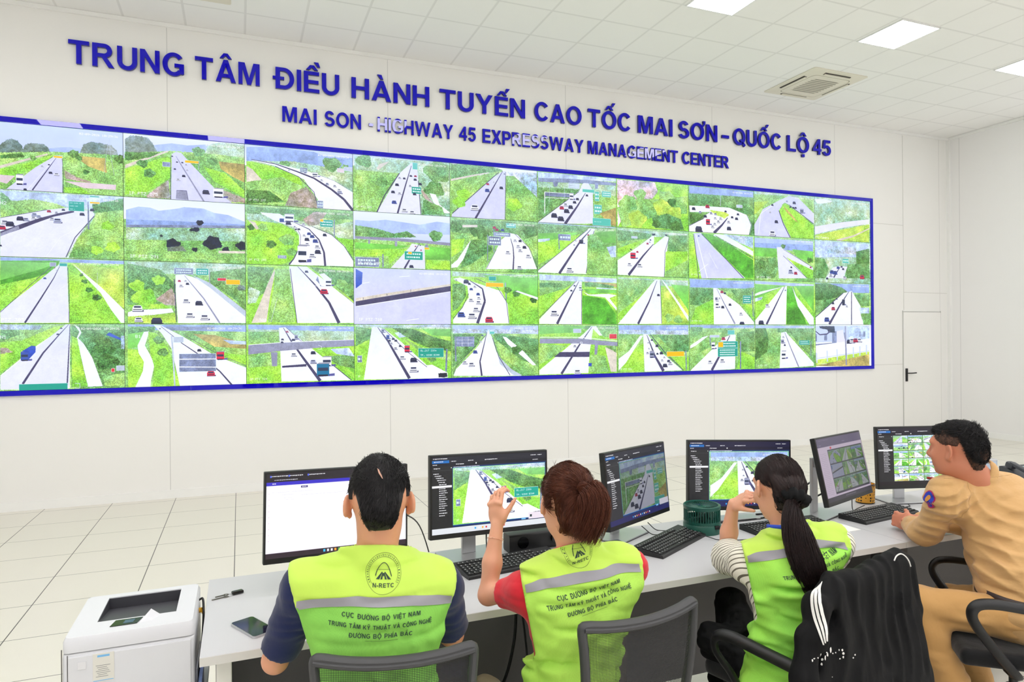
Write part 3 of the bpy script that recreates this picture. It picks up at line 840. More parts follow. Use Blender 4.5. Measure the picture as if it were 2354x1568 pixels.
sp(1, 0, 'A', 'screen showing a green sign on a post between wide road and tall grass', """
bg S
l 0,720 700,760 1165,780 1165,860 860,900 0,800
u 0,730 60,770 120,830 0,850
s 0,830 300,800 520,840 630,890 400,900 0,980
r 0,975 440,900 640,880 880,930 880,960 800,1050 700,1170 610,1340 0,1345
r 0,1010 450,905 640,885 890,920 800,1050 610,1350 0,1345
d 0,1105 180,1040 380,975 560,930 690,905 690,925 500,965 320,1030 180,1085 0,1145
b 0,1120 170,1050 180,1080 0,1150
Lw4 430,1340 560,1160 800,1030
Ld5 0,975 440,900
Ld8 880,960 700,1160 615,1345
u 860,850 1165,790 1165,960 870,930
s 900,930 1165,900 1165,1370 640,1350 720,1170 830,1060
blob g 1050,1250,70 900,1280,60 1000,1050,60
Ls4 820,830 828,1080
La13 822,825 827,1085
Bn 640,820,785,915 DAI_DUNG_XE|KHAN_CAP|500_m
Bn 840,770,925,785 0
Bo 840,825,930,845 0
Cr 455,912,36 18,1065,60
Cw 40,1015,60 483,985,40 310,975,40 525,925,30
Cs 535,1000,74 318,945,50 240,990,50 360,962,40
Ck 185,980,62 90,1030,74 765,940,44 590,900,30 860,900,40 0,1235,26
txt 0,820 N2
""")
sp(1, 1, 'A', 'screen showing flat hazy fields with lone dark trees before blue mountains, no road', """
nots
sky .35 K K
h 1172,900 1290,870 1400,880 1480,910 1650,890 1720,875 1900,890 2000,930 2130,950 2300,1020 2300,1060 1172,1000
m 1172,990 1500,1000 2295,1040 2295,1070 1172,1050
s 1172,1060 2300,1065 2300,1380 1172,1350
S 1172,1070 2300,1080 2300,1200 1172,1180
a 1172,1040 2295,1050 2295,1075 1172,1065
blob D 1862,1022,34 1830,1085,30 1790,1088,22
blob D 1610,1220,66 1985,1210,88 2260,1240,60 1505,1145,16 1820,1275,28 2110,1275,36
j 1560,1250 1700,1240 1740,1290 1560,1290
e 2040,1285 2290,1290 2290,1310 2040,1308
txt 1210,1320 IP_PTZ_291
""")
sp(1, 2, 'D', 'screen showing a white box truck leading a queue of cars round a bend', """
bg s
u 25,530 400,560 880,590 880,640 500,620 25,600
S 25,590 300,600 450,650 880,700 880,780 25,700
E 470,640 560,575 660,585 600,680 520,690
w 140,590 300,600 330,630 420,665 540,700 700,760 800,850 880,980 880,1015 360,1000 440,860 440,760 400,700 250,650
w 130,580 290,592 310,615 150,600
g 25,640 300,670 400,720 440,780 440,870 400,960 300,1000 25,995
blob s 350,800,60 150,700,40 380,900,40
blob t 215,835,40 60,700,30
e 30,640 90,660 120,710 100,720 60,670
Ld3 420,700 455,770 450,840
Ld3-18 400,660 520,715 600,800 640,900 650,1010
Ld4 540,690 700,760 800,850 870,960
Ld4-12 440,870 400,950 360,1000
S 640,700 880,650 880,960 800,820 720,760
g 730,780 880,800 880,950 800,840
Bn 610,640,710,698 2
Bo 610,636,634,655 0
La8 722,640 722,780
Cb 520,750,30 545,772,34 570,808,40
Cw 480,765,24 505,835,32 545,925,48 585,855,38 405,695,18 475,675,26
Ck 590,895,46 645,760,30 440,715,20 503,795,36 355,665,40 415,715,16
Tw 428,850,505,985
Tw 325,595,400,660
Tb 285,630,320,660
Ba 272,925,338,950 2
ip IP_PTZ_293
""")
sp(1, 3, 'D', 'screen showing a concrete overpass crossing green fields with mountains behind', """
nots
sky .5 K k
h 885,640 1000,650 1130,640 1270,660 1400,680 1540,655 1648,670 1648,760 885,740
u 885,680 1060,710 1200,750 1300,730 1380,780 885,790
blob u 1530,770,55 1100,750,30
s 885,790 1648,840 1648,1040 885,1020
f 885,820 1330,850 1180,880 885,870
g 885,880 1300,870 1280,930 885,930
f 1440,850 1648,870 1648,960 1450,960
r 1170,1025 1320,860 1340,830 1440,850 1445,1035
b 885,770 1200,785 1648,825 1648,848 1200,808 885,790
b 990,800 1005,800 1005,832 990,832
b 1203,812 1222,812 1222,852 1203,852
b 1445,838 1470,838 1470,865 1445,865
Ld3-15 1400,830 1360,890 1280,1030
Bn 1282,892,1425,962 2
Bo 1310,897,1338,915 0
Bo 1440,862,1478,878 0
Ba 888,938,1076,1018 2
La10 1108,915 1108,1020
Ck 1335,1012,32 1405,845,10
Cr 1368,852,12 1412,882,12
g 1150,930 1260,900 1160,1000
g 1455,960 1640,970 1648,1040 1450,1030
txt 905,975 IP_PTZ_295
""")
sp(1, 4, 'D', 'screen showing a divided road curving to the right with blue overhead sign backs', """
bg s
u 1652,640 1950,640 2345,680 2345,800 1960,760 1652,740
blob t 1690,690,50 2290,740,70 1850,720,60 1900,760,50
e 1740,680 1860,680 1860,700 1740,700
g 1652,800 1760,790 1740,880 1652,940
w 1652,1000 1700,960 1780,840 1810,800 1830,810 1790,900 1700,1020 1652,1025
u 1810,800 1950,800 1980,880 1800,1000 1720,1030
w 1925,1035 2010,880 2050,800 2120,745 2180,760 2270,860 2335,1035
Ld4-12 2125,790 2145,860 2150,940 2145,1040
Ld3 2160,755 2270,860 2325,980 2340,1035
Ld3 2010,880 1930,1035
La6 1940,760 1942,970
La6 1990,700 1992,900
Ba 1948,772,2048,845 2
Ba 1995,740,2122,775 1
BN 2090,668,2165,705 1
Cr 1995,700,26 2015,718,26
Cb 2060,720,26
Cw 2160,805,26 2185,852,30 2102,900,34 2200,885,30 2265,930,38 2195,1022,40
Ck 2235,858,30 2200,808,24
s 2230,800 2345,760 2345,1000 2300,880
""")
sp(1, 5, 'F', 'screen showing a dark lorry and white car on a straight rice-field road', """
bg s
h 20,360 550,395 550,402 20,375
u 20,365 555,400 555,420 380,410 20,440
f 20,435 300,430 150,500 20,520
l 20,475 100,470 100,495 20,495
g 20,500 310,440 200,560 20,650
w 20,690 370,400 410,405 350,715 20,705
Ld3-16 385,405 310,490 165,712
Ld3 360,410 20,690
Ld4 405,420 380,520 350,710
s 360,450 555,400 555,720 355,715
f 410,430 555,420 555,500 470,500
l 490,530 555,520 555,600 520,600
Ba 163,440,242,485 1
La6 160,440 165,545
Cw 235,685,42 278,485,12 268,515,12
Cr 310,490,20 364,445,12
Tk 303,480,330,508
""")
sp(1, 6, 'F', 'screen showing a red-cab lorry leaving a distant tunnel mouth between hills', """
bg s
S 565,400 1045,440 1045,470 565,460
u 565,410 800,440 790,470 565,490
u 900,450 1045,450 1045,560 920,560
w 565,720 565,620 700,530 800,455 830,455 810,520 890,455 915,460 885,735
g 815,460 880,460 815,515
g 565,540 760,470 600,590 565,600
Ld4-16 810,510 740,590 640,722
D 800,437 825,437 822,450 803,450
D 890,442 908,443 905,452 892,452
Bc 660,455,700,470 0
s 895,600 1045,590 1045,735 890,735
g 895,560 1045,560 1045,620 890,700
Ld3 918,470 890,560 885,735
Tr 652,570,688,612
Cr 700,562,14 770,505,14
Cw 715,655,30 645,648,24 785,495,12
Ck 655,545,10 790,480,10
""")
sp(1, 7, 'F', 'screen showing a nearly empty four-lane road with a wide green slope between carriageways', """
nots
bg g
g 1055,430 1090,430 1120,740 1055,740
q 1085,435 1135,432 1230,540 1440,745 1140,745 1100,560
Lw6 1100,440 1180,745
F 1135,432 1230,445 1495,620 1495,740 1440,740 1250,550
w 1230,440 1300,445 1495,560 1495,592 1380,530 1220,450
v 1290,440 1495,460 1495,540 1400,500
u 1230,445 1495,600 1495,612 1240,460
Ld4 1085,440 1105,600 1120,745
Ld4 1140,440 1250,550 1430,745
Lw2 1190,570 1250,680
Cb 1120,452,10
Lw3 1120,700 1185,645
ip IP_PTZ_301
""")
sp(1, 8, 'F', 'screen showing a pale road and side road parting a green plain', """
bg s
m 1502,470 1905,500 1905,560 1502,540
h 1502,465 1905,490 1905,515 1502,500
f 1502,530 1655,540 1655,600 1502,590
f 1760,545 1905,560 1905,640 1800,600
u 1502,610 1650,600 1670,660 1640,745 1502,745
r 1655,530 1680,530 1860,745 1670,745
r 1680,525 1700,540 1905,670 1905,690 1760,625 1680,545
g 1720,600 1905,690 1905,745 1870,745
blob t 1880,620,20 1700,525,15 1550,650,30
Ld2 1700,590 1865,745
Ld2 1700,545 1905,670
Cs 1750,697,30
Cr 1785,708,22 1888,668,12
Ck 1755,668,12
txt 1515,730 IP_PTZ_302
""")
sp(1, 9, 'F', 'screen showing lorries queued in a hazy tree-lined valley, blue town behind', """
nots
bg S
l 1912,485 2290,510 2290,600 1912,600
v 2000,520 2200,530 2200,580 2000,570
u 1912,600 1980,610 2010,680 1990,745 1912,745
t 2200,560 2290,540 2290,640 2200,660
u 2140,650 2290,640 2290,745 2120,745
r 1990,745 2040,670 2080,660 2140,665 2110,745
Ld3-8 2090,665 2045,740
BN 2107,610,2147,640 1
Lc2 1960,605 2180,612
Cb 2033,700,26 2055,705,26 2075,670,18
Ck 2110,680,14 2100,665,12 2000,745,14
Cr 2240,735,30
Cw 2120,740,24 2025,725,20
""")
sp(2, 0, 'B', 'screen showing an empty straight highway through bright rice fields with a dirt track', """
bg g
m 0,40 1165,80 1165,110 0,75
F 0,75 560,75 500,180 300,240 0,300
f 0,85 530,95 400,150 0,260
G 660,100 1170,160 1170,540 900,300 720,150
g 640,130 700,150 940,400 1100,660 650,660
r 0,550 380,250 550,110 625,110 645,660 0,660
Ld4-18 560,120 500,240 380,430 230,660
Ld5 0,560 250,330 480,130
Ld6 632,140 645,400 645,660
w 680,110 760,170 950,330 1172,550 1172,660 1130,660 1040,540 940,380 720,150
Lc3 910,190 905,360
blob t 790,270,30 900,420,45 760,210,20 830,350,35
Bn 555,100,625,128 0
Bb 465,95,520,128 0
Cb 417,240,26
Cr 508,145,12
Cw 525,165,12
Lw3 610,310 560,340
txt 10,615 PTZ_305
""")
sp(2, 1, 'B', 'screen showing cars approaching in pairs beside a rocky wooded slope with houses', """
bg s
S 1185,85 2000,100 2300,120 2300,200 1600,200 1185,200
u 1185,100 1500,160 1640,300 1620,420 1450,500 1185,490
blob g 1350,420,110 1280,310,70 1480,260,60
E 1450,440 1600,330 1640,420 1640,500 1540,490
w 1190,560 1250,540 1600,525 1620,560 1400,590 1190,620
g 1190,490 1500,480 1600,520 1250,530
G 1190,600 1640,570 1640,660 1190,660
w 1635,210 1720,205 1800,230 1960,290 2310,620 2310,662 1660,662 1640,400
Lb4-16 1720,215 1800,310 1900,430 2050,660
c 1780,205 1960,285 2310,560 2310,620 1960,330
u 1960,180 2300,140 2305,560 2190,440 1960,280
Ld8 1625,250 1645,650
Bn 1832,150,1942,210 2
Ba 1625,145,1800,205 2
Lb8 1952,165 1957,290
BR 2030,240,2110,265 0
Bo 2110,255,2240,300 0
blob j 2250,330,40
Cr 1672,265,26
Ck 1855,472,66 1748,292,30
Cw 1735,452,58 1688,310,34 1770,585,72 1908,605,80 1730,265,24
Cw 1280,520,90
Ck 1460,640,100
Cw 1290,628,70
""")
sp(2, 2, 'E', 'screen showing a white coach and red pickup, sandy track at the left', """
bg g
u 30,40 240,50 180,240 30,350
e 245,60 248,95 210,280 180,490 60,495 130,330 190,180
S 40,200 130,240 100,330 30,340
s 250,60 370,60 410,490 190,490 240,200
w 360,40 500,42 640,150 885,345 885,495 425,495 380,200
Ld4-26 430,42 560,180 680,330 760,495
Lb4 700,180 885,345
u 520,42 885,90 885,330 700,170
blob s 780,180,50 850,230,60
Ld5 370,60 400,300 425,495
Lw3 500,170 580,200
Lw3 510,320 580,490
a 590,120 610,200 690,210 620,200 575,150
Tw 650,140,700,200
w 600,105 640,95 700,145 650,160
Cr 640,240,60
Ck 500,82,26
Lc3 265,300 215,490
txt 120,460 308
""")
sp(2, 3, 'E', 'screen showing a close view of lavender asphalt crossed by a shaded barrier', """
bg q
q 890,55 1650,90 1650,495 890,495
d 890,320 1200,270 1650,195 1650,240 1200,310 890,360
e 890,295 1200,245 1650,180 1650,198 1200,268 890,322
Lw5 890,362 1200,315 1650,243
Lw6 1240,125 1320,118
Lw6 920,180 1000,168
Lw6 1295,475 1395,460
B 890,60 945,90 940,180 895,215 890,215
Ld3 950,290 950,310
Ld3 1140,260 1140,275
Ld3 1330,225 1330,245
txt 915,455 IP_PTZ_310
""")
sp(2, 4, 'E', 'screen showing a crowded curve beside rice fields with an orange sign on a post', """
bg g
S 1660,80 1960,100 2345,110 2345,140 1660,120
f 1900,110 2345,120 2345,290 2130,240
u 1660,180 1760,180 1770,280 1700,380 1660,400
w 1665,470 1730,380 1790,290 1780,200 1665,140 1720,130 1900,190 2050,240 2100,340 2115,498 1665,498
Ld4-22 1800,155 1900,220 1920,320 1860,498
Ld4 1850,140 2020,210 2090,320 2112,495
Ld4 1790,260 1740,370 1665,460
Bo 1928,172,2068,206 0
Bn 1952,122,2008,155 0
La8 2083,170 2090,310
blob t 2100,230,30 2170,260,30 2310,310,30
w 2180,235 2345,290 2345,310 2160,240
Cb 1810,222,24 1865,262,26 1730,425,52
Cw 1838,203,20 1808,310,34 1870,295,26 1868,330,38 1848,385,46 1815,435,60 1690,150,16
Ck 1770,160,40 1795,180,20
Cr 1953,465,60
""")
sp(2, 5, 'G', 'screen showing a white hatchback at lower left, branching track at right', """
bg g
l 28,30 560,60 560,90 28,70
s 28,70 280,80 200,130 28,180
u 28,90 180,90 180,120 28,120
y 340,80 560,95 560,120 340,110
u 340,85 380,85 460,95 540,110 540,125 340,115
f 330,130 560,140 560,160 360,160
l 420,120 560,130 560,136 420,130
w 28,340 280,75 320,80 320,375 28,372
w 330,150 370,170 500,165 560,175 510,195 560,260 560,280 480,190 360,175
F 325,175 480,200 550,300 560,375 325,372
Ld3-16 300,80 240,190 150,372
Ld4 320,130 320,372
Ld3 285,75 28,330
Cw 130,295,48
Ck 248,142,14 270,108,12
Tw 300,110,320,142
""")
sp(2, 6, 'G', 'screen showing a lone dark car on a straight highway between bright green slopes', """
bg g
S 567,50 1050,75 1050,120 567,90
s 567,60 820,70 700,200 567,300
w 567,372 820,70 855,65 868,372
Ld3-14 835,75 780,220 705,372
G 870,120 1052,120 1052,372 870,372
w 865,62 900,100 1052,320 1052,355 960,210 880,90
f 930,100 1052,110 1052,280
Ck 845,172,18
Ld3 858,75 868,370
blob s 920,330,30 980,340,30 650,150,30
ip PTZ
""")
sp(2, 7, 'G', 'screen showing a white lorry passing a green lay-by sign on straight road', """
bg s
m 1060,62 1500,80 1500,130 1060,120
u 1060,120 1220,130 1220,250 1060,240
g 1100,260 1225,200 1225,372 1060,372
w 1220,125 1245,125 1400,240 1500,360 1500,375 1225,375
Lb3-10 1245,130 1300,240 1370,372
u 1340,140 1500,120 1500,200 1420,240
g 1420,240 1500,240 1500,350
Bn 1425,177,1480,230 3
La6 1490,150 1495,320
Tw 1235,220,1258,262
Ta 1233,190,1250,210
Cr 1280,150,20
Ck 1300,160,14 1285,255,20 1335,238,18 1418,370,34
Cw 1410,302,22 1262,195,12
ip IP_PTZ_316
""")
sp(2, 8, 'G', 'screen showing a white car on a narrow road, parallel track at right', """
bg g
h 1505,75 1910,100 1910,120 1505,95
f 1505,100 1700,110 1505,200
w 1505,165 1540,150 1700,115 1505,180
l 1505,195 1560,185 1550,205 1505,220
w 1505,350 1690,120 1725,110 1718,377 1505,377
Ld3-12 1710,115 1650,240 1585,375
F 1725,130 1770,120 1860,375 1722,375
w 1760,110 1790,180 1910,330 1910,377 1880,377 1800,250
f 1780,110 1910,110 1910,290
Cw 1590,245,24
Ck 1548,362,34 1715,140,8
""")
sp(2, 9, 'G', 'screen showing a narrow bridge-like road with a lorry, dark wooded hill at the left', """
bg s
m 1915,90 2290,100 2290,160 1915,150
t 1915,95 2000,90 2100,120 2150,160 1915,240
u 1915,210 2060,200 1980,280 1915,300
u 2170,170 2290,170 2290,250 2210,250
w 1915,375 1920,330 2110,160 2170,145 2230,250 2250,377
Ld3-14 2150,150 2090,240 2015,375
Ld5-6 2168,150 2168,377
Ld4 2110,160 1920,325
l 2220,260 2290,260 2290,300 2230,300
u 2230,300 2290,300 2290,340 2240,340
Tk 2103,205,2122,245
Cr 2042,265,24
Cb 1998,340,32
Ck 2040,228,16 2065,198,12
Cw 2135,250,14
""")
sp(3, 0, 'B', 'screen showing a dark blue bus, green sign below, tree-lined lane at right', """
bg s
v 0,670 400,680 360,720 0,720
u 0,720 180,720 180,770 0,830
g 0,840 200,820 520,690 600,680 350,870 200,980 0,1130
E 0,890 60,890 120,930 0,950
w 0,1150 340,870 640,670 655,670 650,1270 0,1280
r 0,1160 610,672 652,670 640,1270 0,1285
Ld4-22 640,672 540,780 400,940 210,1230
Ld6-14 652,680 640,950 625,1270
u 665,680 1185,700 1185,1250 665,1260
w 690,670 740,700 760,750 730,800 780,850 860,980 960,1250 820,1255 750,950 715,800 740,740
g 670,780 720,800 780,1100 820,1250 670,1260
blob t 900,790,70 980,880,110 1000,1020,110
B 990,770 1020,745 1130,800 1130,820
v 1130,780 1185,770 1185,900 1130,900
BR 1040,1085,1070,1115 0
s 960,1160 1185,1120 1185,1250 980,1250
Bc 1090,1060,1180,1100 0
Tb 190,930,265,1015
B 200,925 290,870 330,875 330,930 265,1000 262,935
Ck 570,705,20 538,762,24
Bn 175,1235,630,1330 0
Lc6 700,1225 745,1225 745,1270 700,1270
txt 0,775 N1
""")
sp(3, 1, 'B', 'screen showing a grey sign back, red coach and winding path', """
bg s
m 1190,670 2310,680 2310,740 1190,720
a 1550,690 2000,690 2000,720 1550,730
u 1190,690 1450,690 1440,740 1190,760
f 1190,760 1340,740 1290,880 1190,900
g 1190,900 1290,910 1330,980 1350,1100 1260,1260 1190,1260
w 1340,740 1390,735 1350,870 1400,960 1440,1050 1410,1180 1400,1260 1260,1260 1330,1110 1340,1020 1290,940 1280,870
g 1380,740 1450,750 1560,880 1690,1250 1420,1260 1440,1080 1400,930
blob u 1480,820,50 1520,930,50
w 1430,675 1500,680 1700,780 2000,960 2310,1080 2310,1240 1680,1260 1600,900 1510,760
y 1800,760 2000,770 2310,850 2310,900 2000,880
g 2100,940 2310,960 2310,1060 2000,940
l 2080,815 2310,830 2310,860 2150,855
Ld4-16 1500,690 1700,850 1850,950 2050,1110 2170,1245
Ld3 1700,760 2000,930 2310,1065
Lc14 1600,780 1610,900 1630,1250
Ba 1672,950,2015,1108 0
Lw10 1640,998 2015,995
Lw10 1640,1070 2015,1072
Bc 1618,790,1710,838 0
Tr 2020,930,2092,1005
Cr 1968,1130,76
Ck 1858,912,36 1490,710,14
txt 1262,770 B1
""")
sp(3, 2, 'E', 'screen showing a curved concrete overpass above a teal bus and grey lorry', """
bg g
m 35,505 880,520 880,560 35,550
S 35,540 880,560 880,640 35,640
s 35,560 280,560 280,650 35,660
w 280,530 330,525 460,630 700,820 860,950 300,960 290,700
g 40,830 290,840 300,965 40,960
s 35,740 290,720 290,830 35,850
Ld4-26 315,530 380,640 480,780 610,955
Ld3 340,530 460,640
Ld6 700,820 860,950
d 305,835 500,820 500,840 305,850
g 600,720 800,840 885,900 885,940 700,810
u 640,760 885,740 885,860 760,830
l 690,700 840,690 885,760 740,740
b 35,670 300,650 885,625 885,675 600,690 300,715 35,745
Lw5 35,668 300,648 885,625
b 215,725 268,725 265,838 225,838
Lw3 595,670 620,680 620,700 595,705
Tw 625,765,700,840
Tt 583,820,682,920
Cw 398,745,42
Cs 553,800,46
Ck 553,728,38 308,622,20 305,645,20 395,625,26
Cr 345,560,20
Ta 405,590,430,625
ip IP_PTZ_324
""")
sp(3, 3, 'E', 'screen showing a red coach and white coach beside a green distance sign', """
bg g
S 890,505 1650,510 1650,540 890,530
v 890,500 1060,520 1650,500 1650,530
u 890,520 1020,540 1000,640 930,700 890,680
g 890,680 1000,620 960,945 890,950
f 1400,530 1650,540 1650,600 1500,590
l 1200,570 1260,560 1300,600 1240,610
t 1180,530 1350,540 1500,600 1650,640 1650,720 1500,700 1350,640
g 1250,600 1400,690 1650,750 1650,940 1600,900 1300,640
s 1250,600 1400,680 1650,740 1650,800 1420,740
w 1020,525 1060,522 1120,540 1250,640 1480,850 1600,935 955,945
Ld4-24 1065,525 1150,640 1320,935
Ld4 1115,540 1300,720 1480,860
blob u 1500,770,40 940,570,50
Bn 1392,696,1592,765 QL.217_21Km|TP._NINH_BINH
La14 1618,700 1612,880
Ba 905,755,940,805 1
Tb 1135,590,1160,622
Tr 1280,675,1322,728
Cw 1208,695,28 1262,768,42 1352,860,64 1175,655,22
Ck 1352,785,52 1160,632,20 1190,618,22 1210,632,22 1245,675,20
Ta 1095,540,1118,570
w 1460,830 1500,825 1625,890 1625,930 1550,930 1460,870
D 1550,895 1620,890 1622,925 1552,928
ip IP
""")
sp(3, 4, 'E', 'screen showing a blue sign back and curving bright road under hazy town', """
bg s
h 1662,510 2345,515 2345,580 1662,570
v 1662,540 1900,540 2345,545 2345,575 1662,575
u 1662,580 1900,580 1850,680 1662,850
w 1668,915 1690,860 1830,720 1930,590 1945,545 1975,600 2010,720 2100,860 2210,915
c 2000,650 2030,760 2130,860 2220,912 2150,912 2040,820
Ld4-14 1935,570 1900,720 1880,800 1895,915
Ld3 1925,590 1690,840 1668,900
Ld5 1980,610 2030,760 2120,910
u 1990,580 2345,620 2345,900 2240,900 2060,780
s 2000,620 2200,780 2345,840 2345,900 2240,900 2050,770
w 2060,600 2090,605 2230,720 2330,830 2300,830 2100,660
blob t 2170,710,40
a 1690,600 1835,600 1835,682 1690,680
Lw2 1690,627 1835,627
Lw2 1690,653 1835,653
Lw2 1738,600 1738,682
Lw2 1786,600 1786,682
La10 1682,600 1688,800
Cb 1842,722,32 1900,590,12
Cw 1758,808,34 1812,822,42 1885,640,16
BN 1958,560,1995,580 0
""")
sp(3, 5, 'G', 'screen showing a road passing under a thin concrete flyover, its shadow across both lanes', """
bg g
u 28,380 560,385 560,410 28,400
f 28,385 350,385 260,430 28,440
w 380,385 420,385 470,450 440,450
s 420,390 560,400 560,470 470,460
w 28,690 330,440 385,385 400,385 375,560 365,708 28,720
Ld3-16 390,390 300,520 180,715
d 160,565 375,562 372,598 130,598
b 30,470 300,470 565,495 565,525 300,505 30,505
Lw4 30,462 300,462 565,488
b 410,512 432,512 425,582 407,582
s 380,580 480,590 510,700 370,705
e 480,530 560,560 560,700 520,700
u 480,525 560,520 560,570
s 30,510 220,520 140,590 30,650
BR 510,440,560,472 0
Bc 262,405,315,430 0
Cw 272,522,20 290,700,44
Lw3 310,495 322,495 322,507 310,507 310,495
B 366,640 388,640 388,662 366,662
""")
sp(3, 6, 'G', 'screen showing a long tailback beside an orange sign with a village on the horizon', """
bg s
m 572,380 1050,380 1050,440 572,430
v 572,410 1050,415 1050,445 572,440
s 572,440 740,445 660,540 572,600
g 620,590 745,500 745,700 580,700
w 720,450 740,450 620,640 572,690 572,610 640,560
w 740,440 770,440 860,560 1010,690 750,700
Ld3-20 765,445 820,590 880,695
Ld4 790,445 900,580 1020,690
u 840,450 1055,445 1055,560 960,580
g 900,560 1055,600 1055,690 1020,690
Bo 903,562,1022,592 0
La7 1033,555 1037,685
Ck 865,570,22 800,480,14 915,625,20 835,520,20 890,655,30 838,575,14
Cw 770,570,18 780,540,12 870,620,16 885,600,14 925,640,26 775,500,12
Ta 785,560,815,605
ip IP_PTZ_332
""")
sp(3, 7, 'G', 'screen showing a large green direction sign with yellow corner over a lorry', """
bg s
m 1062,380 1500,380 1500,400 1062,400
u 1065,390 1150,390 1140,470 1080,460
s 1062,420 1280,430 1200,530 1062,600
w 1150,460 1190,450 1100,520 1062,540 1062,520
w 1065,690 1300,460 1340,445 1375,445 1370,680 1070,700
Ld4-16 1335,450 1280,560 1210,690
u 1380,430 1505,420 1505,560 1400,560
g 1410,560 1505,600 1505,680 1380,680
Bn 1252,492,1388,535 2
Bo 1255,496,1288,530 0
Bn 1252,540,1388,592 3
BN 1320,415,1365,442 0
La8 1408,490 1408,680
La6 1198,450 1200,520
Bc 1198,448,1262,462 0
Cr 1290,470,24
Cw 1197,632,26 1282,622,28
Tw 1207,500,1232,545
""")
sp(3, 8, 'G', 'screen showing a box truck approaching, a large tree dark at the left edge', """
bg s
h 1508,380 1910,385 1910,400 1508,400
u 1660,400 1910,400 1910,430 1660,430
s 1590,430 1690,430 1670,680 1520,680
t 1508,400 1580,400 1600,480 1590,560 1540,600 1508,620
w 1685,430 1720,425 1780,520 1910,650 1910,660 1675,675
Lb3-12 1710,430 1750,530 1808,665
w 1720,430 1910,640 1910,660 1810,665 1740,500
u 1740,420 1910,430 1910,620 1800,500
Bn 1810,485,1880,513 2
La4 1890,490 1890,590
Tw 1687,560,1718,612
Ta 1685,480,1705,505
Ck 1710,515,12
Cw 1700,460,14
ip IP_PTZ_335
""")
sp(3, 9, 'G', 'screen showing a white office building, parked cars and grey pole', """
bg w
k 1918,385 2290,385 2290,480 1918,500
l 2140,385 2290,385 2290,480 2150,480
a 1918,440 1930,440 1930,490 1918,490
a 1980,440 2000,440 2000,485 1980,485
a 2035,420 2065,420 2065,510 2035,510
a 2110,430 2122,430 2122,475 2110,475
a 2220,422 2232,422 2232,458 2220,458
a 2248,422 2262,422 2262,458 2248,458
z 2065,420 2110,410 2125,500 2068,510
a 1918,510 2040,500 2040,508 1918,520
w 1918,520 2290,470 2290,560 1918,600
G 1918,660 1918,620 2100,590 2290,560 2290,660
y 1918,660 2290,580 2290,665
Ck 2150,490,30
Cw 2172,485,34 2222,482,30
Cr 2195,482,30
D 1945,385 2050,385 2055,430 2010,430 2000,410 1950,400
Ld5-8 1920,420 1950,445 2000,440 2020,420
Lk7 1928,570 1930,640
Lk7 2000,555 2002,630
Lk7 2068,545 2070,620
Lk7 2133,535 2134,610
Lk7 2180,530 2181,600
Lk7 2225,525 2226,590
Lk7 2270,515 2271,580
Lk3 1918,610 2290,555
Lb9 2125,385 2132,655
ip PTZ_Camera
""")
ROWN = ['top row', 'second row', 'third row', 'bottom row']
def screen_mat(name, im, strength=1.0, rough=.3):
    k = NT(name); t = k.n('ShaderNodeTexImage'); t.image = im; t.extension = 'EXTEND'
    uv = k.n('ShaderNodeTexCoord'); k.l(uv.outputs['UV'], t.inputs[0])
    k.set(Base_Color=(.012, .012, .014, 1), Roughness=rough, Emission_Color=t.outputs[0], Emission_Strength=strength)
    k.b.inputs['Specular IOR Level'].default_value = .3
    return k.m
def quad_uv(name, corners, m, parent):
    """flat picture quad: corners BL BR TR TL"""
    me = bpy.data.meshes.new(name); me.from_pydata([tuple(c) for c in corners], [], [(0, 1, 2, 3)])
    uv = me.uv_layers.new(name='UVMap')
    for i, q in enumerate(((0, 0), (1, 0), (1, 1), (0, 1))): uv.data[i].uv = q
    me.materials.append(m); return link(bpy.data.objects.new(name, me), parent)
PICS = {}
bez = mat('panel_bezel', (18, 18, 20), .4, vary=.1)
for (r, c), (crop, label, spec) in sorted(SPEC.items()):
    p = draw(r, c, crop, spec); PICS[(r, c)] = p
    t = thing('video_panel', 'wall ' + label, 'screen', (SX0 + (c + .5) * SDX, 0, SZ1 - (r + .5) * SDZ), group='screens of the video wall')
    g = .0022; hx, hz = SDX / 2, SDZ / 2
    obj('housing', bx(BM(), -hx + .0004, -.010, -hz + .0004, hx - .0004, -.0005, hz - .0004), bez, t)
    quad_uv('picture', [(-hx + g, -.0115, -hz + g), (hx - g, -.0115, -hz + g), (hx - g, -.0115, hz - g), (-hx + g, -.0115, hz - g)], screen_mat('picture_%d_%d' % (r, c), p.image('feed_%d_%d' % (r, c)), 1.06), t)
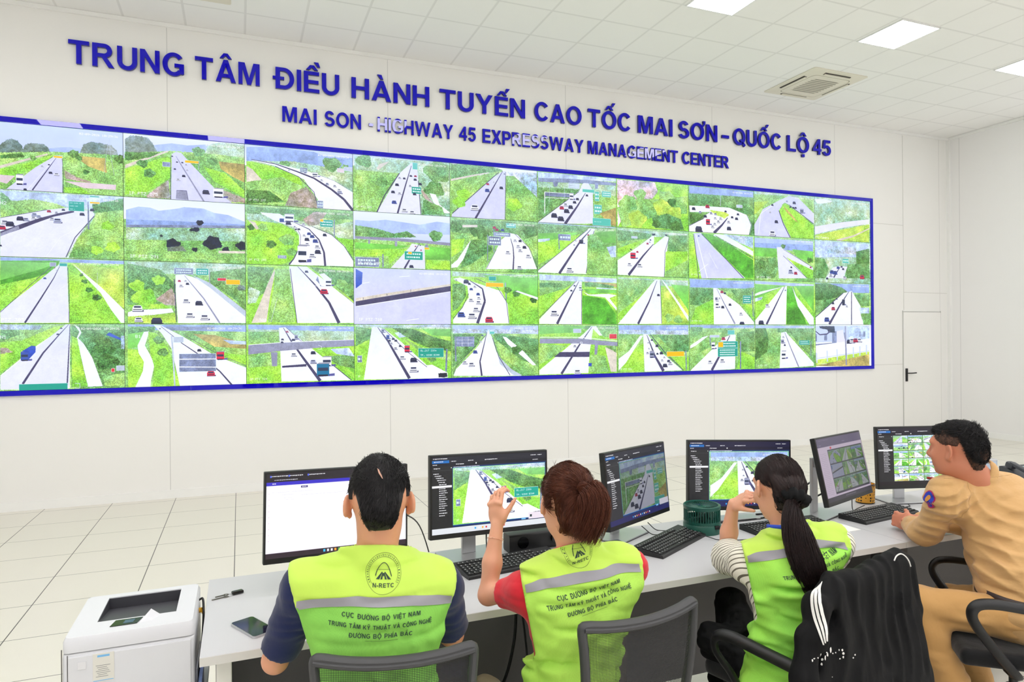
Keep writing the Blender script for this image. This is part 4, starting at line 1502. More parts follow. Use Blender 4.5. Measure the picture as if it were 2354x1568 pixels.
# ------------------------------------------------------------------ desks
M['top'] = mat('grey_white_laminate', (200, 200, 203), .38, vary=.02, vscale=3)
M['edge'] = mat('desk_edge_band', (218, 216, 212), .45, vary=.02)
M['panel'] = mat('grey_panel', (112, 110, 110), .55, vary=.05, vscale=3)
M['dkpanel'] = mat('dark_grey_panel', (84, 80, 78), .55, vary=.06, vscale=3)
M['wmetal'] = mat('white_metal', (234, 232, 226), .4, vary=.03)
TOP = .75; DF, DB = -6.045, -5.33
def desk(name, label, x0, x1, legs, pm):
    t = thing(name, label, 'desk', ((x0 + x1) / 2, (DF + DB) / 2, 0)); cx, cy = t.location.x, t.location.y
    b = BM(); bx(b, x0 - cx, DF - cy + .002, TOP - .026, x1 - cx, DB - cy, TOP, .0015)
    obj('worktop', b, M['top'], t)
    b = BM(); bx(b, x0 - cx, DF - cy, TOP - .0265, x1 - cx, DF - cy + .0018, TOP - .0008); obj('edge_band', b, M['edge'], t)
    obj('modesty_panel', bx(BM(), x0 - cx + .03, -5.62 - cy, .12, x1 - cx - .03, -5.602 - cy, TOP - .027), pm, t)
    for lx in legs:
        o = obj('leg_panel', bx(BM(), lx - cx - .02, DF + .12 - cy, .03, lx - cx + .02, DB - .06 - cy, TOP - .027), pm, t)
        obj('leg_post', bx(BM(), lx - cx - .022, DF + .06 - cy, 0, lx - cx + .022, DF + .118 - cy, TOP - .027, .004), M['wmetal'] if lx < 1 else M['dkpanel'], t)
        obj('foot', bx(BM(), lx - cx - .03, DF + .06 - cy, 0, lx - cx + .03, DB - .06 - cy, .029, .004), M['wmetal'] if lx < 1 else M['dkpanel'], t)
    return t
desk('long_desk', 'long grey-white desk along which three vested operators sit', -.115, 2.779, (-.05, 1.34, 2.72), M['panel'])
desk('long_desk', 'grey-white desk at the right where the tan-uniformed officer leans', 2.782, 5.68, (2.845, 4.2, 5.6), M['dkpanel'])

# ------------------------------------------------------------------ monitors
def shot(p, src, x0, y0, x1, y1, dim=1.0):
    s = PICS[src].a; x0, y0, x1, y1 = map(int, (x0, y0, x1, y1))
    yi = np.linspace(0, s.shape[0] - 1, y1 - y0).astype(int); xi = np.linspace(0, s.shape[1] - 1, x1 - x0).astype(int)
    p.a[y0:y1, x0:x1] = s[yi][:, xi] * dim
def words(p, x, y, n, h=5, c=(235, 235, 240), seed=0):
    r = np.random.default_rng(seed + int(x + y * 3)); e = x + n
    while x < e:
        w_ = 3 + r.random() * 9; p.rect(x, y, min(x + w_, e), y + h * (.7 + .3 * r.random()), c); x += w_ + 2
def app(src, dim, bar, task, side=.17, seed=0):
    p = Pic(); p.rect(0, 0, PW, PH, (38, 38, 40) if dim > .8 else (44, 44, 50)); tb = bar
    p.rect(0, 0, PW, 52, tb); words(p, 6, 8, 90, 5); p.rect(0, 20, 108, 36, (30, 110, 190)); words(p, 12, 25, 60); words(p, 120, 25, 34); words(p, 230, 25, 34); words(p, 340, 25, 84)
    words(p, PW - 110, 14, 40); words(p, PW - 60, 14, 30); p.rect(0, 36, PW, 54, tuple(int(v * .8) for v in tb)); words(p, 4, 42, 28); words(p, 150, 42, 54); p.rect(278, 40, 286, 48, (240, 240, 240)); words(p, PW - 96, 42, 40)
    s = int(PW * side)
    words(p, 10, 62, 40); p.rect(s - 12, 60, s - 6, 66, (220, 220, 220)); p.rect(0, 76, s - 4, 77, (90, 90, 96))
    y = 92
    for i in range(20):
        if i == 6: p.rect(0, y - 3, s - 6, y + 9, (246, 246, 248))
        else: words(p, 8 + 8 * min(i, 4) + (4 if i > 4 else 0), y, 34 + (i * 7) % 22, 5, seed=i)
        y += 12 if i < 16 else 14
    return p, s
def feed_app(src, dim, bar, task, side, white_task=False):
    p, s = app(src, dim, bar, task, side)
    p.rect(s, 56, PW, 66, (30, 44, 90)); words(p, s + 6, 59, 170, 4); p.rect(s, 64, PW - 6, PH - 34, (60, 150, 220)); shot(p, src, s + 2, 66, PW - 8, PH - 46, dim)
    p.rect(s, PH - 44, PW, PH - 34, (20, 50, 110)); p.rect(PW - 180, PH - 44, PW - 150, PH - 36, (120, 190, 240))
    p.rect(0, PH - 32, PW, PH, task)
    for i in range(10): p.rect(270 + i * 24, PH - 22, 280 + i * 24, PH - 12, ((60, 170, 240), (240, 240, 245), (250, 180, 60), (220, 60, 70), (230, 230, 240))[i % 5])
    if dim > .7: p.rect(PW - 130, PH - 74, PW - 4, PH - 36, (240, 228, 240)); p.rect(PW - 120, PH - 62, PW - 106, PH - 48, (40, 60, 60))
    else: p.rect(PW - 130, PH - 74, PW - 4, PH - 36, (190, 186, 200))
    return p
def page():
    p = Pic(); p.rect(0, 0, PW, PH, (250, 249, 255)); p.rect(0, 0, PW, 46, (44, 38, 44)); p.rect(0, 44, PW, 62, (62, 52, 200))
    words(p, 22, 12, 90); words(p, 118, 12, 70); words(p, 222, 12, 84); words(p, 40, 32, 120, 5, (190, 190, 200)); words(p, 30, 50, 18, 6)
    for x in (18, 112, 212): p.rect(x, 10, x + 8, 20, (90, 110, 240))
    p.rect(178, 70, 214, 80, (70, 66, 130)); words(p, 184, 73, 24, 4)
    for y, x0, n in ((96, 30, 120), (96, 150, 90), (110, 80, 60), (116, 180, 300), (126, 90, 40), (110, 400, 240), (136, 100, 40)): words(p, x0, y, n, 2, (226, 226, 234))
    for i in range(9): p.rect(12, 100 + i * 30, 15, 104 + i * 30, (226, 190, 214))
    p.rect(PW - 62, 190, PW - 34, PH - 70, (58, 48, 54)); p.rect(0, PH - 26, PW, PH, (56, 44, 52)); p.rect(0, PH - 27, PW, PH - 25, (90, 70, 90))
    for i, c in enumerate(((60, 190, 240), (230, 230, 235), (240, 240, 245), (250, 170, 60), (90, 180, 90))): p.rect(300 + i * 20, PH - 21, 311 + i * 20, PH - 8, c)
    return p
def wall_app():
    p, s = app(None, 1, (34, 28, 40), None, .165); rr = 0
    keys = sorted(PICS); y0, y1 = 56, PH - 30; cw, chh = (PW - s - 6) / 5, (y1 - y0) / 6
    for j in range(6):
        for i in range(5):
            shot(p, keys[(j * 7 + i * 3 + 4) % 40], s + 2 + i * cw, y0 + j * chh + 2, s + (i + 1) * cw - 1, y0 + (j + 1) * chh - 1, 1.05)
    p.rect(0, PH - 28, PW, PH, (30, 24, 28)); return p
def pale_app():
    p = Pic(); p.rect(0, 0, PW, PH, (178, 164, 182)); p.rect(0, 0, PW, 60, (92, 84, 108)); words(p, 40, 12, 160, 3, (120, 112, 136)); words(p, 40, 44, 20, 5, (150, 146, 170)); p.rect(0, 44, 60, 46, (120, 110, 140))
    p.rect(196, 66, 222, 80, (190, 80, 90)); words(p, 420, 40, 50, 4, (140, 130, 160))
    for i in range(24): words(p, 20, 104 + i * 12, 96, 3, (150, 138, 156), i)
    ks = [(0, 8), (2, 6), (1, 8), (2, 3), (2, 2), (3, 4), (1, 6), (2, 1), (3, 8)]
    x0, y0, cw, chh = 150, 88, 200, 98
    p.rect(x0 - 4, y0 - 4, x0 + 3 * cw + 6, y0 + 3 * chh + 8, (54, 48, 64))
    for n, kk in enumerate(ks):
        i, j = n % 3, n // 3; shot(p, kk, x0 + i * cw + 2, y0 + j * chh + 3, x0 + (i + 1) * cw - 5, y0 + (j + 1) * chh - 5, .55)
    p.rect(0, PH - 30, PW, PH, (50, 44, 56))
    for i in range(10): p.rect(300 + i * 18, PH - 20, 309 + i * 18, PH - 13, (110, 104, 120))
    return p
def monitor(label, pos, yaw, pit, roll, pic, strength, by=(.045, .232), size=1.0, bxo=0.0):
    h_, w_ = .332 * size, .54 * size
    t = thing('computer_monitor', label, 'monitor', pos, (0, 0, yaw))
    R = Matrix.Rotation(-pit, 4, 'X') @ Matrix.Rotation(-roll, 4, 'Y')
    b = BM(); bx(b, -w_ / 2, -.004, -h_ / 2, w_ / 2, .022, h_ / 2, .004, mtx=R); bx(b, -.16, .0222, -.1, .16, .045, .08, .008, mtx=R)
    obj('bezel', b, M['black'], t)
    sx, s0, s1 = w_ / 2 - .008, -h_ / 2 + .020, h_ / 2 - .008
    quad_uv('screen', [R @ Vector(v) for v in ((-sx, -.0045, s0), (sx, -.0045, s0), (sx, -.0045, s1), (-sx, -.0045, s1))], screen_mat('screen_' + pic[0], pic[1].image('ui_' + pic[0]), strength, .35), t)
    zb = TOP - pos[2]
    mt = M['silver']
    b = BM(); ym = (by[0] + by[1]) / 2 + .01; bx(b, bxo - .032, ym, zb + .008, bxo + .032, ym + .016, .03, .003); bx(b, bxo - .02, .04, -.02, bxo + .02, ym + .002, .02, .003); obj('neck', b, mt, t)
    b = BM(); bx(b, -.055, .04, -.05, .055, .062, .05, .004); obj('mount', b, M['black'], t)
    b = BM(); bx(b, bxo - .125, by[0], zb, bxo + .125, by[1], zb + .0025, 0); o = obj('base_underside', b, M['black'], t)
    b = BM(); bx(b, bxo - .125, by[0], zb + .0026, bxo + .125, by[1], zb + .0085, .002); obj('base_plate', b, mt, t)
    return t
monitor('monitor showing a blank white page, left of the short-haired man', (.346, -5.592, 1.028), .086, .068, -.031, ('page', page()), 1.06)
monitor('monitor showing one highway feed with a light taskbar beside the raised hand', (.964, -5.582, 1.042), .107, .071, -.036, ('a', feed_app((3, 3), 1.05, (38, 38, 48), (228, 232, 238), .17)), 1.05, bxo=-.035)
monitor('dimmer monitor turned sideways, showing the toll station feed behind the red-haired woman', (1.672, -5.582, 1.019), .495, .103, -.024, ('b', feed_app((0, 5), .62, (44, 44, 56), (36, 36, 96), .2)), .95, bxo=.05)
monitor('monitor showing a highway feed with dark sidebar, behind the green fan', (2.335, -5.475, 0.987), -.178, .052, -.037, ('c', feed_app((3, 6), 1.02, (34, 32, 62), (34, 34, 92), .19)), 1.02, by=(.02, .11), size=1.05)
monitor('tilted-back monitor showing nine dim feeds on a pale page', (2.852, -5.643, 1.016), .357, .217, -.019, ('d', pale_app()), .95)
monitor('monitor showing a bright grid of small feeds before the officer', (3.422, -5.642, 1.025), -.258, .055, -.006, ('e', wall_app()), 1.08, by=(.09, .27))

# ------------------------------------------------------------------ keyboards
kc = mat('key_caps', (30, 30, 32), .5, vary=.1); kl = mat('key_legends', (214, 214, 214), .6, vary=.02)
def keyboard(label, x, y, rz):
    t = thing('keyboard', label, 'keyboard', (x, y, TOP), (0, 0, rz), group='black wired keyboards on the desk')
    b = BM(); L, D_ = .222, .076
    prism(b, [(-D_, 0), (D_, 0), (D_, .024), (D_ - .004, .027), (-D_ + .004, .014), (-D_, .011)], -L, L, Matrix(((0, 0, 1, 0), (1, 0, 0, 0), (0, 1, 0, 0), (0, 0, 0, 1))))
    obj('case', b, M['black'], t)
    def zt(yy): return .0135 + (yy + D_) / (2 * D_) * .0135
    def keys(nm, x0, cols, rows, y0=-.055):
        b = BM(); l = BM()
        for j in range(rows):
            yy = y0 + j * .019 + (.008 if j == 5 else 0)
            i = 0.0
            while i < cols - .01:
                wd = 1
                if nm == 'main_keys' and j == 0: wd = (1.25, 1.25, 1.25, 6, 1.25, 1.25, 1.25, 1.5)[min(7, int(i > 0) + int(i > 1.3) + int(i > 2.6) + int(i > 4) + int(i > 9.8) + int(i > 11.1) + int(i > 12.3))]
                wd = min(wd, cols - i)
                xa = x0 + i * .019; z = zt(yy)
                bx(b, xa + .0012, yy - .0082, z - .002, xa + wd * .019 - .0012, yy + .0082, z + .0045, .0012, 1)
                bx(l, xa + .005, yy + .000, z + .0046, xa + .0095, yy + .005, z + .0048)
                i += wd
        o = obj(nm, b, kc, t); o['kind'] = 'stuff'; q = obj('key_legends', l, kl, o); q['kind'] = 'stuff'
    keys('main_keys', -.216, 15, 6); keys('navigation_keys', .0765, 3, 6); keys('number_keys', .138, 4, 5)
    return t
keyboard('keyboard partly hidden by the raised forearm, before the highway-feed monitor', 1.025, -5.635, .12)
keyboard('keyboard set at a slant on the open desk before the green fan', 1.80, -5.645, .50)
keyboard('keyboard mostly hidden behind the striped-sleeve woman', 2.46, -5.66, -.02)
keyboard('keyboard nearest the officer, in front of the tilted monitor', 3.065, -5.665, .13)

# ------------------------------------------------------------------ soundbar, fan, cup, phones
sb = thing('speaker_bar', 'black computer speaker bar under the highway-feed monitor', 'speaker', (1.262, -5.455, TOP), (0, 0, .03))
bz = BM(); sweep(bz, [(-.185, 0, .04), (.185, 0, .04)], rrect(.035, .038, .012), per=1); obj('case', bz, M['black'], sb, smooth=True)
for s in (-.12,): 
    b = BM(); lathe(b, [(.026, 0), (.026, .002)], 28, Matrix.Translation((s, -.0352, .04)) @ Matrix.Rotation(PI / 2, 4, 'X')); obj('driver_grille', b, M['gloss'], sb)
b = BM(); lathe(b, [(.017, 0), (.017, .012), (.014, .014)], 24, Matrix.Translation((.03, -.0352, .045)) @ Matrix.Rotation(PI / 2, 4, 'X')); obj('volume_knob', b, M['gloss'], sb, smooth=True)
green = mat('dark_green_plastic', (22, 84, 72), .38, vary=.06)
fan = thing('desk_fan', 'round dark green folding desk fan lying face up between two keyboards', 'fan', (2.055, -5.535, TOP))
b = BM(); lathe(b, [(.086, 0), (.088, .004), (.088, .040), (.084, .045), (0.001, .045)], 48); obj('base', b, green, fan, smooth=True)
b = BM()
for i in range(44):
    a = 2 * PI * i / 44; bx(b, .0815, -.0018, .044, .0855, .0018, .124, mtx=Matrix.Rotation(a, 4, 'Z'))
obj('side_slats', b, green, fan)['kind'] = 'stuff'
b = BM(); lathe(b, [(.0855, .112), (.087, .116), (.087, .128), (.083, .131), (.076, .129), (.076, .124), (.081, .122), (.081, .112), (.0855, .112)], 48, cap=False)
lathe(b, [(.086, .046), (.0865, .058), (.081, .058), (.081, .046), (.086, .046)], 48, cap=False)
obj('cage_rings', b, green, fan, smooth=True)
b = BM()
for i in range(40):
    a = 2 * PI * i / 40; tube(b, [(.078 * math.cos(a), .078 * math.sin(a), .127), (.05 * math.cos(a + .25), .05 * math.sin(a + .25), .124), (.018 * math.cos(a + .5), .018 * math.sin(a + .5), .118)], .0011, n=4, per=2)
obj('top_spokes', b, green, fan)['kind'] = 'stuff'
b = BM(); lathe(b, [(.02, .112), (.02, .120), (.006, .124), (.004, .130)], 24); obj('hub', b, green, fan, smooth=True)
b = BM(); lathe(b, [(.024, .05), (.022, .09), (.012, .1)], 20)
for i in range(5):
    a = 2 * PI * i / 5
    f = [Vector((.02 * math.cos(a), .02 * math.sin(a), .07)), Vector((.07 * math.cos(a - .3), .07 * math.sin(a - .3), .066)), Vector((.073 * math.cos(a + .4), .073 * math.sin(a + .4), .09)), Vector((.02 * math.cos(a + .7), .02 * math.sin(a + .7), .095))]
    vs1 = [b.verts.new(v) for v in f]; vs2 = [b.verts.new(v + Vector((0, 0, .002))) for v in f]
    b.faces.new(vs1); b.faces.new(vs2[::-1])
    for i2 in range(4): b.faces.new((vs1[i2], vs2[i2], vs2[(i2 + 1) % 4], vs1[(i2 + 1) % 4]))
obj('blades', b, mat('fan_blades', (30, 60, 54), .4, vary=.1), fan)
b = BM(); bx(b, .02, -.0895, .028, .045, -.080, .046, .003, mtx=Matrix.Rotation(-.15, 4, 'Z')); obj('latch', b, M['gloss'], fan)
# spotted pen cup
k = NT('orange_spotted'); v = k.n('ShaderNodeTexVoronoi'); v.inputs['Scale'].default_value = 62; v.inputs['Randomness'].default_value = .25; k.l(k.coords(), v.inputs['Vector'])
k.set(Base_Color=k.mix(k.math('LESS_THAN', v.outputs['Distance'], .30), rgb(244, 178, 60), rgb(44, 30, 16)), Roughness=.5)
cup = thing('pen_cup', 'orange cup with black spots behind the tilted monitor', 'cup', (3.245, -5.425, TOP))
b = BM(); lathe(b, [(.046, .001), (.048, .004), (.052, .106), (.049, .106), (.045, .006), (.001, .005)], 40); obj('body', b, k.m, cup, smooth=True)
b = BM(); lathe(b, [(.0465, 0), (.0495, .002), (.0495, .006), (.0465, .006), (.0465, 0)], 40, cap=False); lathe(b, [(.0524, .103), (.0534, .107), (.0490, .108), (.0490, .103), (.0524, .103)], 40, cap=False); obj('rim', b, M['gloss'], cup, smooth=True)
# glass tumbler and two desk telephones on the far right
gl = mat('tumbler_plastic', (186, 200, 218), .15, vary=.04)
tb = thing('tumbler', 'pale blue tumbler with a lid beside the desk telephone', 'cup', (4.50, -5.29 + .0, TOP))
tb.location = (4.29, -5.42, TOP)
b = BM(); lathe(b, [(.035, 0), (.038, .004), (.042, .158), (.042, .160)], 32); obj('body', b, gl, tb, smooth=True)
b = BM(); lathe(b, [(.0425, .1605), (.043, .163), (.043, .167), (.03, .170), (.001, .170)], 32); obj('lid', b, M['silver'], tb, smooth=True)
phk = mat('phone_plastic', (58, 60, 66), .42, vary=.08)
def deskphone(label, x, y, rz):
    t = thing('desk_telephone', label, 'telephone', (x, y, TOP), (0, 0, rz))
    b = BM(); prism(b, [(-.10, 0), (.11, 0), (.11, .095), (.09, .10), (-.10, .03)], -.10, .10, Matrix(((0, 0, 1, 0), (1, 0, 0, 0), (0, 1, 0, 0), (0, 0, 0, 1)))); obj('body', b, phk, t)
    n = math.atan2(.07, .19); S = Matrix.Translation((0, -.10, .03)) @ Matrix.Rotation(n, 4, 'X')
    b = BM(); bx(b, -.02, .13, .001, .085, .185, .004, .001, mtx=S); o = obj('display_frame', b, M['gloss'], t)
    b = BM(); bx(b, -.012, .137, .0042, .077, .178, .005, mtx=S); obj('display', b, mat('phone_display', (150, 176, 178), .25, vary=.03) if 'phone_display' not in bpy.data.materials else bpy.data.materials['phone_display'], o)
    b = BM()
    for i in range(5):
        for j in range(5): bx(b, -.018 + i * .022, .012 + j * .021, .001, -.003 + i * .022, .024 + j * .021, .006, .001, 1, mtx=S)
    obj('buttons', b, mat('phone_buttons', (150, 154, 162), .4, vary=.05) if 'phone_buttons' not in bpy.data.materials else bpy.data.materials['phone_buttons'], t)['kind'] = 'stuff'
    b = BM(); bx(b, -.095, .0, .004, -.045, .05, .040, .012, mtx=S); bx(b, -.095, .145, .004, -.045, .195, .040, .012, mtx=S); bx(b, -.090, .02, .026, -.050, .175, .046, .010, mtx=S); obj('handset', b, phk, t, smooth=True)
    return t
deskphone('dark grey desk telephone with a small grey display beyond the officer', 4.58, -5.47, -.15)
deskphone('dark grey desk telephone cut by the right edge of the view', 4.90, -5.46, -.15)
# phone, keys, paper, small box
ph = thing('smartphone', 'dark-screened smartphone with silver edges lying on the desk by the elbow', 'phone', (.035, -5.882, TOP), (0, 0, math.radians(26)))
b = BM(); prism(b, rrect(.039, .080, .010, 5), 0, .0075); obj('case', b, M['silver'], ph)
b = BM(); prism(b, rrect(.0365, .0775, .009, 5), .0076, .0082); obj('screen', b, NT('phone_glass').set(Base_Color=rgb(26, 24, 48), Roughness=.05).m, ph)
ky = thing('car_key', 'bunch of a black car key and small metal keys on the desk', 'keys', (-.02, -5.535, TOP), (0, 0, .35))
b = BM(); bx(b, -.012, -.012, .001, .028, .012, .012, .005); obj('key_fob', b, M['gloss'], ky, smooth=True)
b = BM(); tube(b, [(-.012, 0, .006), (-.03, .002, .006), (-.03, .002, .006)], .008, n=6, per=1)
for i in range(20):
    pass
b.free(); b = BM(); ring = [(-.022 + .012 * math.cos(a), .012 * math.sin(a), .004) for a in np.linspace(0, 2 * PI, 20)]; tube(b, ring, .0012, n=5, per=1); obj('key_ring', b, M['silver'], ky)
b = BM(); bx(b, -.085, -.009, .001, -.036, -.004, .0035); bx(b, -.042, -.013, .001, -.026, .001, .0035, .001); bx(b, -.066, .012, .001, -.03, .017, .0035); bx(b, -.034, .009, .001, -.02, .021, .0035, .001); obj('key_blades', b, mat('key_metal', (120, 116, 108), .35, metal=.8, vary=.05), ky)
pp = tag(obj('paper_sheet', bx(BM(), 2.56, -5.82, TOP, 2.76, -5.70, TOP + .0012), mat('paper', (250, 250, 248), .7, vary=.01)), 'small white sheet of paper on the desk beside the long-haired woman', 'paper')
pp = tag(obj('paper_sheet', bx(BM(), 1.02, -5.545, TOP, 1.08, -5.51, TOP + .0012), bpy.data.materials['paper']), 'small scrap of white paper between keyboard and speaker bar', 'paper')
b = BM(); bx(b, 1.50, -5.63, TOP, 1.575, -5.57, TOP + .028, .008); tag(obj('usb_hub', b, mat('dark_teal_plastic', (26, 56, 60), .4, vary=.1), smooth=True), 'small dark teal box beside the slanted keyboard', 'hub')
# cables
def cable(label, pts, r=.0028):
    b = BM(); tube(b, pts, r, n=6, per=8); return tag(obj('cable', b, M['cable'], smooth=True), label, 'cable')
Z = TOP + .004
cable('thin black keyboard cable looping across the open desk at the fan', [(1.93, -5.60, TOP + .03), (1.99, -5.66, Z + .01), (2.03, -5.70, Z), (2.12, -5.735, Z), (2.3, -5.75, Z)], .002)
cable('black cable running from the dim sideways monitor to its keyboard, upper of two', [(1.80, -5.46, .80), (1.86, -5.44, Z), (1.90, -5.48, Z), (1.905, -5.53, Z + .01)], .0022)
cable('black cable running from the dim sideways monitor to its keyboard, lower of two', [(1.74, -5.50, .80), (1.80, -5.50, Z), (1.86, -5.51, Z), (1.885, -5.55, Z + .01)], .0022)
cable('black cable hanging behind the dim sideways monitor over the desk edge', [(1.50, -5.60, .90), (1.46, -5.50, .83), (1.45, -5.42, .78), (1.46, -5.36, Z)], .005)
cable('black cable looping from the highway-feed monitor down to the desk', [(.965, -5.53, .93), (.935, -5.60, .85), (.93, -5.66, .78), (.99, -5.70, Z), (1.04, -5.70, Z)], .0028)
cable('black cable behind the highway-feed monitor base', [(.88, -5.50, .90), (.90, -5.42, .82), (.93, -5.38, Z)], .003)
cable('black power cable at the foot of the spotted-cup monitor, upper of two', [(2.92, -5.48, .98), (2.78, -5.42, .86), (2.70, -5.38, .80), (2.62, -5.36, Z)], .0045)
cable('black power cable lying along the desk back behind the ponytail, lower of two', [(2.95, -5.50, .88), (2.80, -5.44, .80), (2.66, -5.42, Z), (2.5, -5.40, Z)], .0045)
cable('thin black cable in front of the tilted monitor leading to its keyboard', [(2.95, -5.60, .84), (3.0, -5.56, Z + .01), (3.08, -5.52, Z), (3.12, -5.53, Z + .015)], .0022)
cable('thin black cable curling off the right end of the officer keyboard', [(3.26, -5.56, TOP + .02), (3.32, -5.585, Z), (3.37, -5.60, Z), (3.40, -5.57, Z)], .0022)
cable('black cable on the desk between fan and long-haired woman', [(2.13, -5.42, Z), (2.22, -5.46, Z), (2.34, -5.47, Z), (2.5, -5.47, Z)], .0035)
cable('black cable loop hanging under the long desk', [(1.05, -5.64, .60), (1.02, -5.68, .45), (.96, -5.70, .30), (.84, -5.70, .16), (.72, -5.70, .07), (.64, -5.70, .03)], .006)
cable('second black cable dropping under the long desk to the floor', [(1.06, -5.64, .66), (1.06, -5.72, .42), (1.03, -5.80, .22), (.93, -5.86, .05), (.84, -5.9, .02)], .004)
cable('dark thin cable hanging from the blank-page monitor to the floor behind', [(.60, -5.52, .99), (.74, -5.30, .84), (.84, -5.2, .5), (.9, -5.15, .02)], .003)

# ------------------------------------------------------------------ printer on its stand
pw = mat('printer_white', (218, 219, 224), .38, vary=.015); pg = mat('printer_tray_dark', (66, 66, 72), .5, vary=.08)
pr = thing('laser_printer', 'white laser printer with a dark output tray at the lower left corner', 'printer', (-.315, -5.69, .50))
W2, Dn, Df_, Hh = .178, -.185, .185, .30
S4 = Matrix(((0, 0, 1, 0), (1, 0, 0, 0), (0, 1, 0, 0), (0, 0, 0, 1)))
b = BM(); bx(b, -W2, Dn, .012, W2, Df_, Hh - .045, .012, 3); obj('body', b, pw, pr, smooth=True)
# sloped top rim around the tray recess
b = BM()
def topz(y): return Hh - .004 + (y - Df_) * .02
o_ = [(p[0], p[1]) for p in rrect(W2, .185, .018)]; ix0, ix1, iy0, iy1 = -.105, .118, -.075, .145
ring_o = o_; ring_i = []
for (x, y) in o_:
    ring_i.append((max(ix0, min(ix1, x * 1.2)), max(iy0, min(iy1, y * 1.2))))
A0 = [b.verts.new((x, y, Hh - .0445)) for x, y in ring_o]; A1 = [b.verts.new((x, y, Hh - .014)) for x, y in ring_o]; A2 = [b.verts.new((x * .965, y * .965, Hh - .001)) for x, y in ring_o]; A3 = [b.verts.new((x, y, Hh - .001)) for x, y in ring_i]; A4 = [b.verts.new((x, y, Hh - .040)) for x, y in ring_i]
n = len(o_)
for P_, Q_ in ((A0, A1), (A1, A2), (A2, A3), (A3, A4)):
    for i in range(n):
        vs4 = (P_[i], P_[(i + 1) % n], Q_[(i + 1) % n], Q_[i])
        if (vs4[2].co - vs4[3].co).length < 1e-6: b.faces.new(vs4[:3])
        else: b.faces.new(vs4)
obj('top_cover', b, pw, pr, smooth=True)
b = BM()
vv = [b.verts.new(v) for v in ((ix0, iy0, Hh - .006), (ix1, iy0, Hh - .006), (ix1, iy1, Hh - .040), (ix0, iy1, Hh - .040))]; b.faces.new(vv)
vk = [b.verts.new(v) for v in ((ix0, iy1 - .001, Hh - .004), (ix1, iy1 - .001, Hh - .004))]
b.faces.new((vv[3], vv[2], vk[1], vk[0]))
v3 = b.verts.new((ix1 - .001, iy0, Hh - .004)); v4 = b.verts.new((ix1 - .001, iy1, Hh - .004)); v5 = b.verts.new((ix1 - .001, iy1, Hh - .04)); b.faces.new((v3, v4, v5))
v3 = b.verts.new((ix0 + .001, iy0, Hh - .004)); v4 = b.verts.new((ix0 + .001, iy1, Hh - .004)); v5 = b.verts.new((ix0 + .001, iy1, Hh - .04)); b.faces.new((v3, v4, v5))
obj('output_tray', b, pg, pr)
b = BM(); prism(b, [(-.062, -.135), (.012, -.135), (.024, -.088), (-.052, -.088)], Hh - .0008, Hh + .0012); cp = obj('control_panel', b, M['gloss'], pr)
b = BM(); prism(b, [(-.028, -.124), (.0, -.124), (.004, -.098), (-.024, -.098)], Hh + .0013, Hh + .0018); obj('panel_display', b, mat('panel_display', (66, 92, 116), .3, vary=.02), cp)
b = BM()
vs_ = [b.verts.new(v) for v in ((.018, -.128, Hh - .001), (.030, -.085, Hh - .001), (.075, -.085, Hh - .001), (.052, -.128, Hh - .001), (.046, -.078, Hh + .020), (.036, -.112, Hh + .003))]
for f in ((0, 1, 4, 5), (1, 2, 4), (2, 3, 5, 4), (0, 5, 3), (0, 3, 2, 1)): b.faces.new([vs_[i] for i in f])
obj('paper_stop', b, pw, pr)
b = BM(); bx(b, -.162, Dn - .004, .06, .168, Dn + .006, .245, .003); obj('front_door', b, pw, pr)
b = BM(); bx(b, -.162, Dn - .004, .004, .168, Dn + .006, .056, .003); tr = obj('paper_drawer', b, pw, pr)
b = BM(); bx(b, -.05, Dn - .009, .040, .06, Dn - .0041, .052, .002); obj('drawer_grip', b, pg, tr)
b = BM(); bx(b, -.137, Dn - .006, .205, -.115, Dn - .0042, .228, .001); obj('front_badge', b, mat('badge_grey', (222, 222, 226), .3, vary=.01), pr)
st = obj('sticker', bx(BM(), -.098, Dn - .0052, .160, -.042, Dn - .0042, .245), mat('sticker_paper', (222, 220, 212), .6, vary=.01), pr)
b = BM(); bx(b, -.086, Dn - .0056, .234, -.054, Dn - .0053, .240); bx(b, -.097, Dn - .0056, .163, -.044, Dn - .0053, .165); obj('sticker_stripes', b, mat('sticker_blue', (120, 184, 232), .6, vary=.02), st)
b = BM()
for i in range(7): bx(b, -.090 + (i % 3) * .003, Dn - .0056, .208 - i * .0055, -.052 - (i * 7 % 4) * .003, Dn - .0053, .2095 - i * .0055)
obj('sticker_text', b, mat('sticker_ink', (150, 150, 150), .6, vary=.05), st)
b = BM(); bx(b, W2 + .0002, -.12, .03, W2 + .004, .10, .12, .001); obj('side_vent', b, mat('printer_seam', (206, 207, 212), .5, vary=.02), pr)
b = BM(); bx(b, -W2 - .0015, -.186, .02, -W2 + .001, -.1845, .27); bx(b, -W2 + .0135, Dn - .0012, .004, -W2 + .0152, Dn + .001, .25); obj('panel_seam', b, M['dkpanel'], pr)
ps = thing('printer_stand', 'low grey metal stand under the white printer', 'stand', (-.31, -5.70, 0))
obj('shelf', bx(BM(), -.22, -.22, .478, .20, .20, .499, .003), mat('stand_grey', (188, 188, 190), .4, vary=.03), ps)
for x in (-.20, .18):
    for y in (-.20, .18): obj('leg', bx(BM(), x - .012, y - .012, 0, x + .012, y + .012, .4775, .002), M['wmetal'], ps)
ub = BM(); tube(ub, [(-.137, -5.62, .74), (-.128, -5.625, .742)], .009, per=1); tube(ub, [(-.128, -5.625, .742), (-.117, -5.64, .70), (-.122, -5.68, .60), (-.125, -5.72, .52)], .003)
tag(obj('network_cable', ub, mat('ochre_plug', (214, 160, 40), .4, vary=.05)), 'ochre-yellow plug and cable in the gap right of the printer', 'cable')
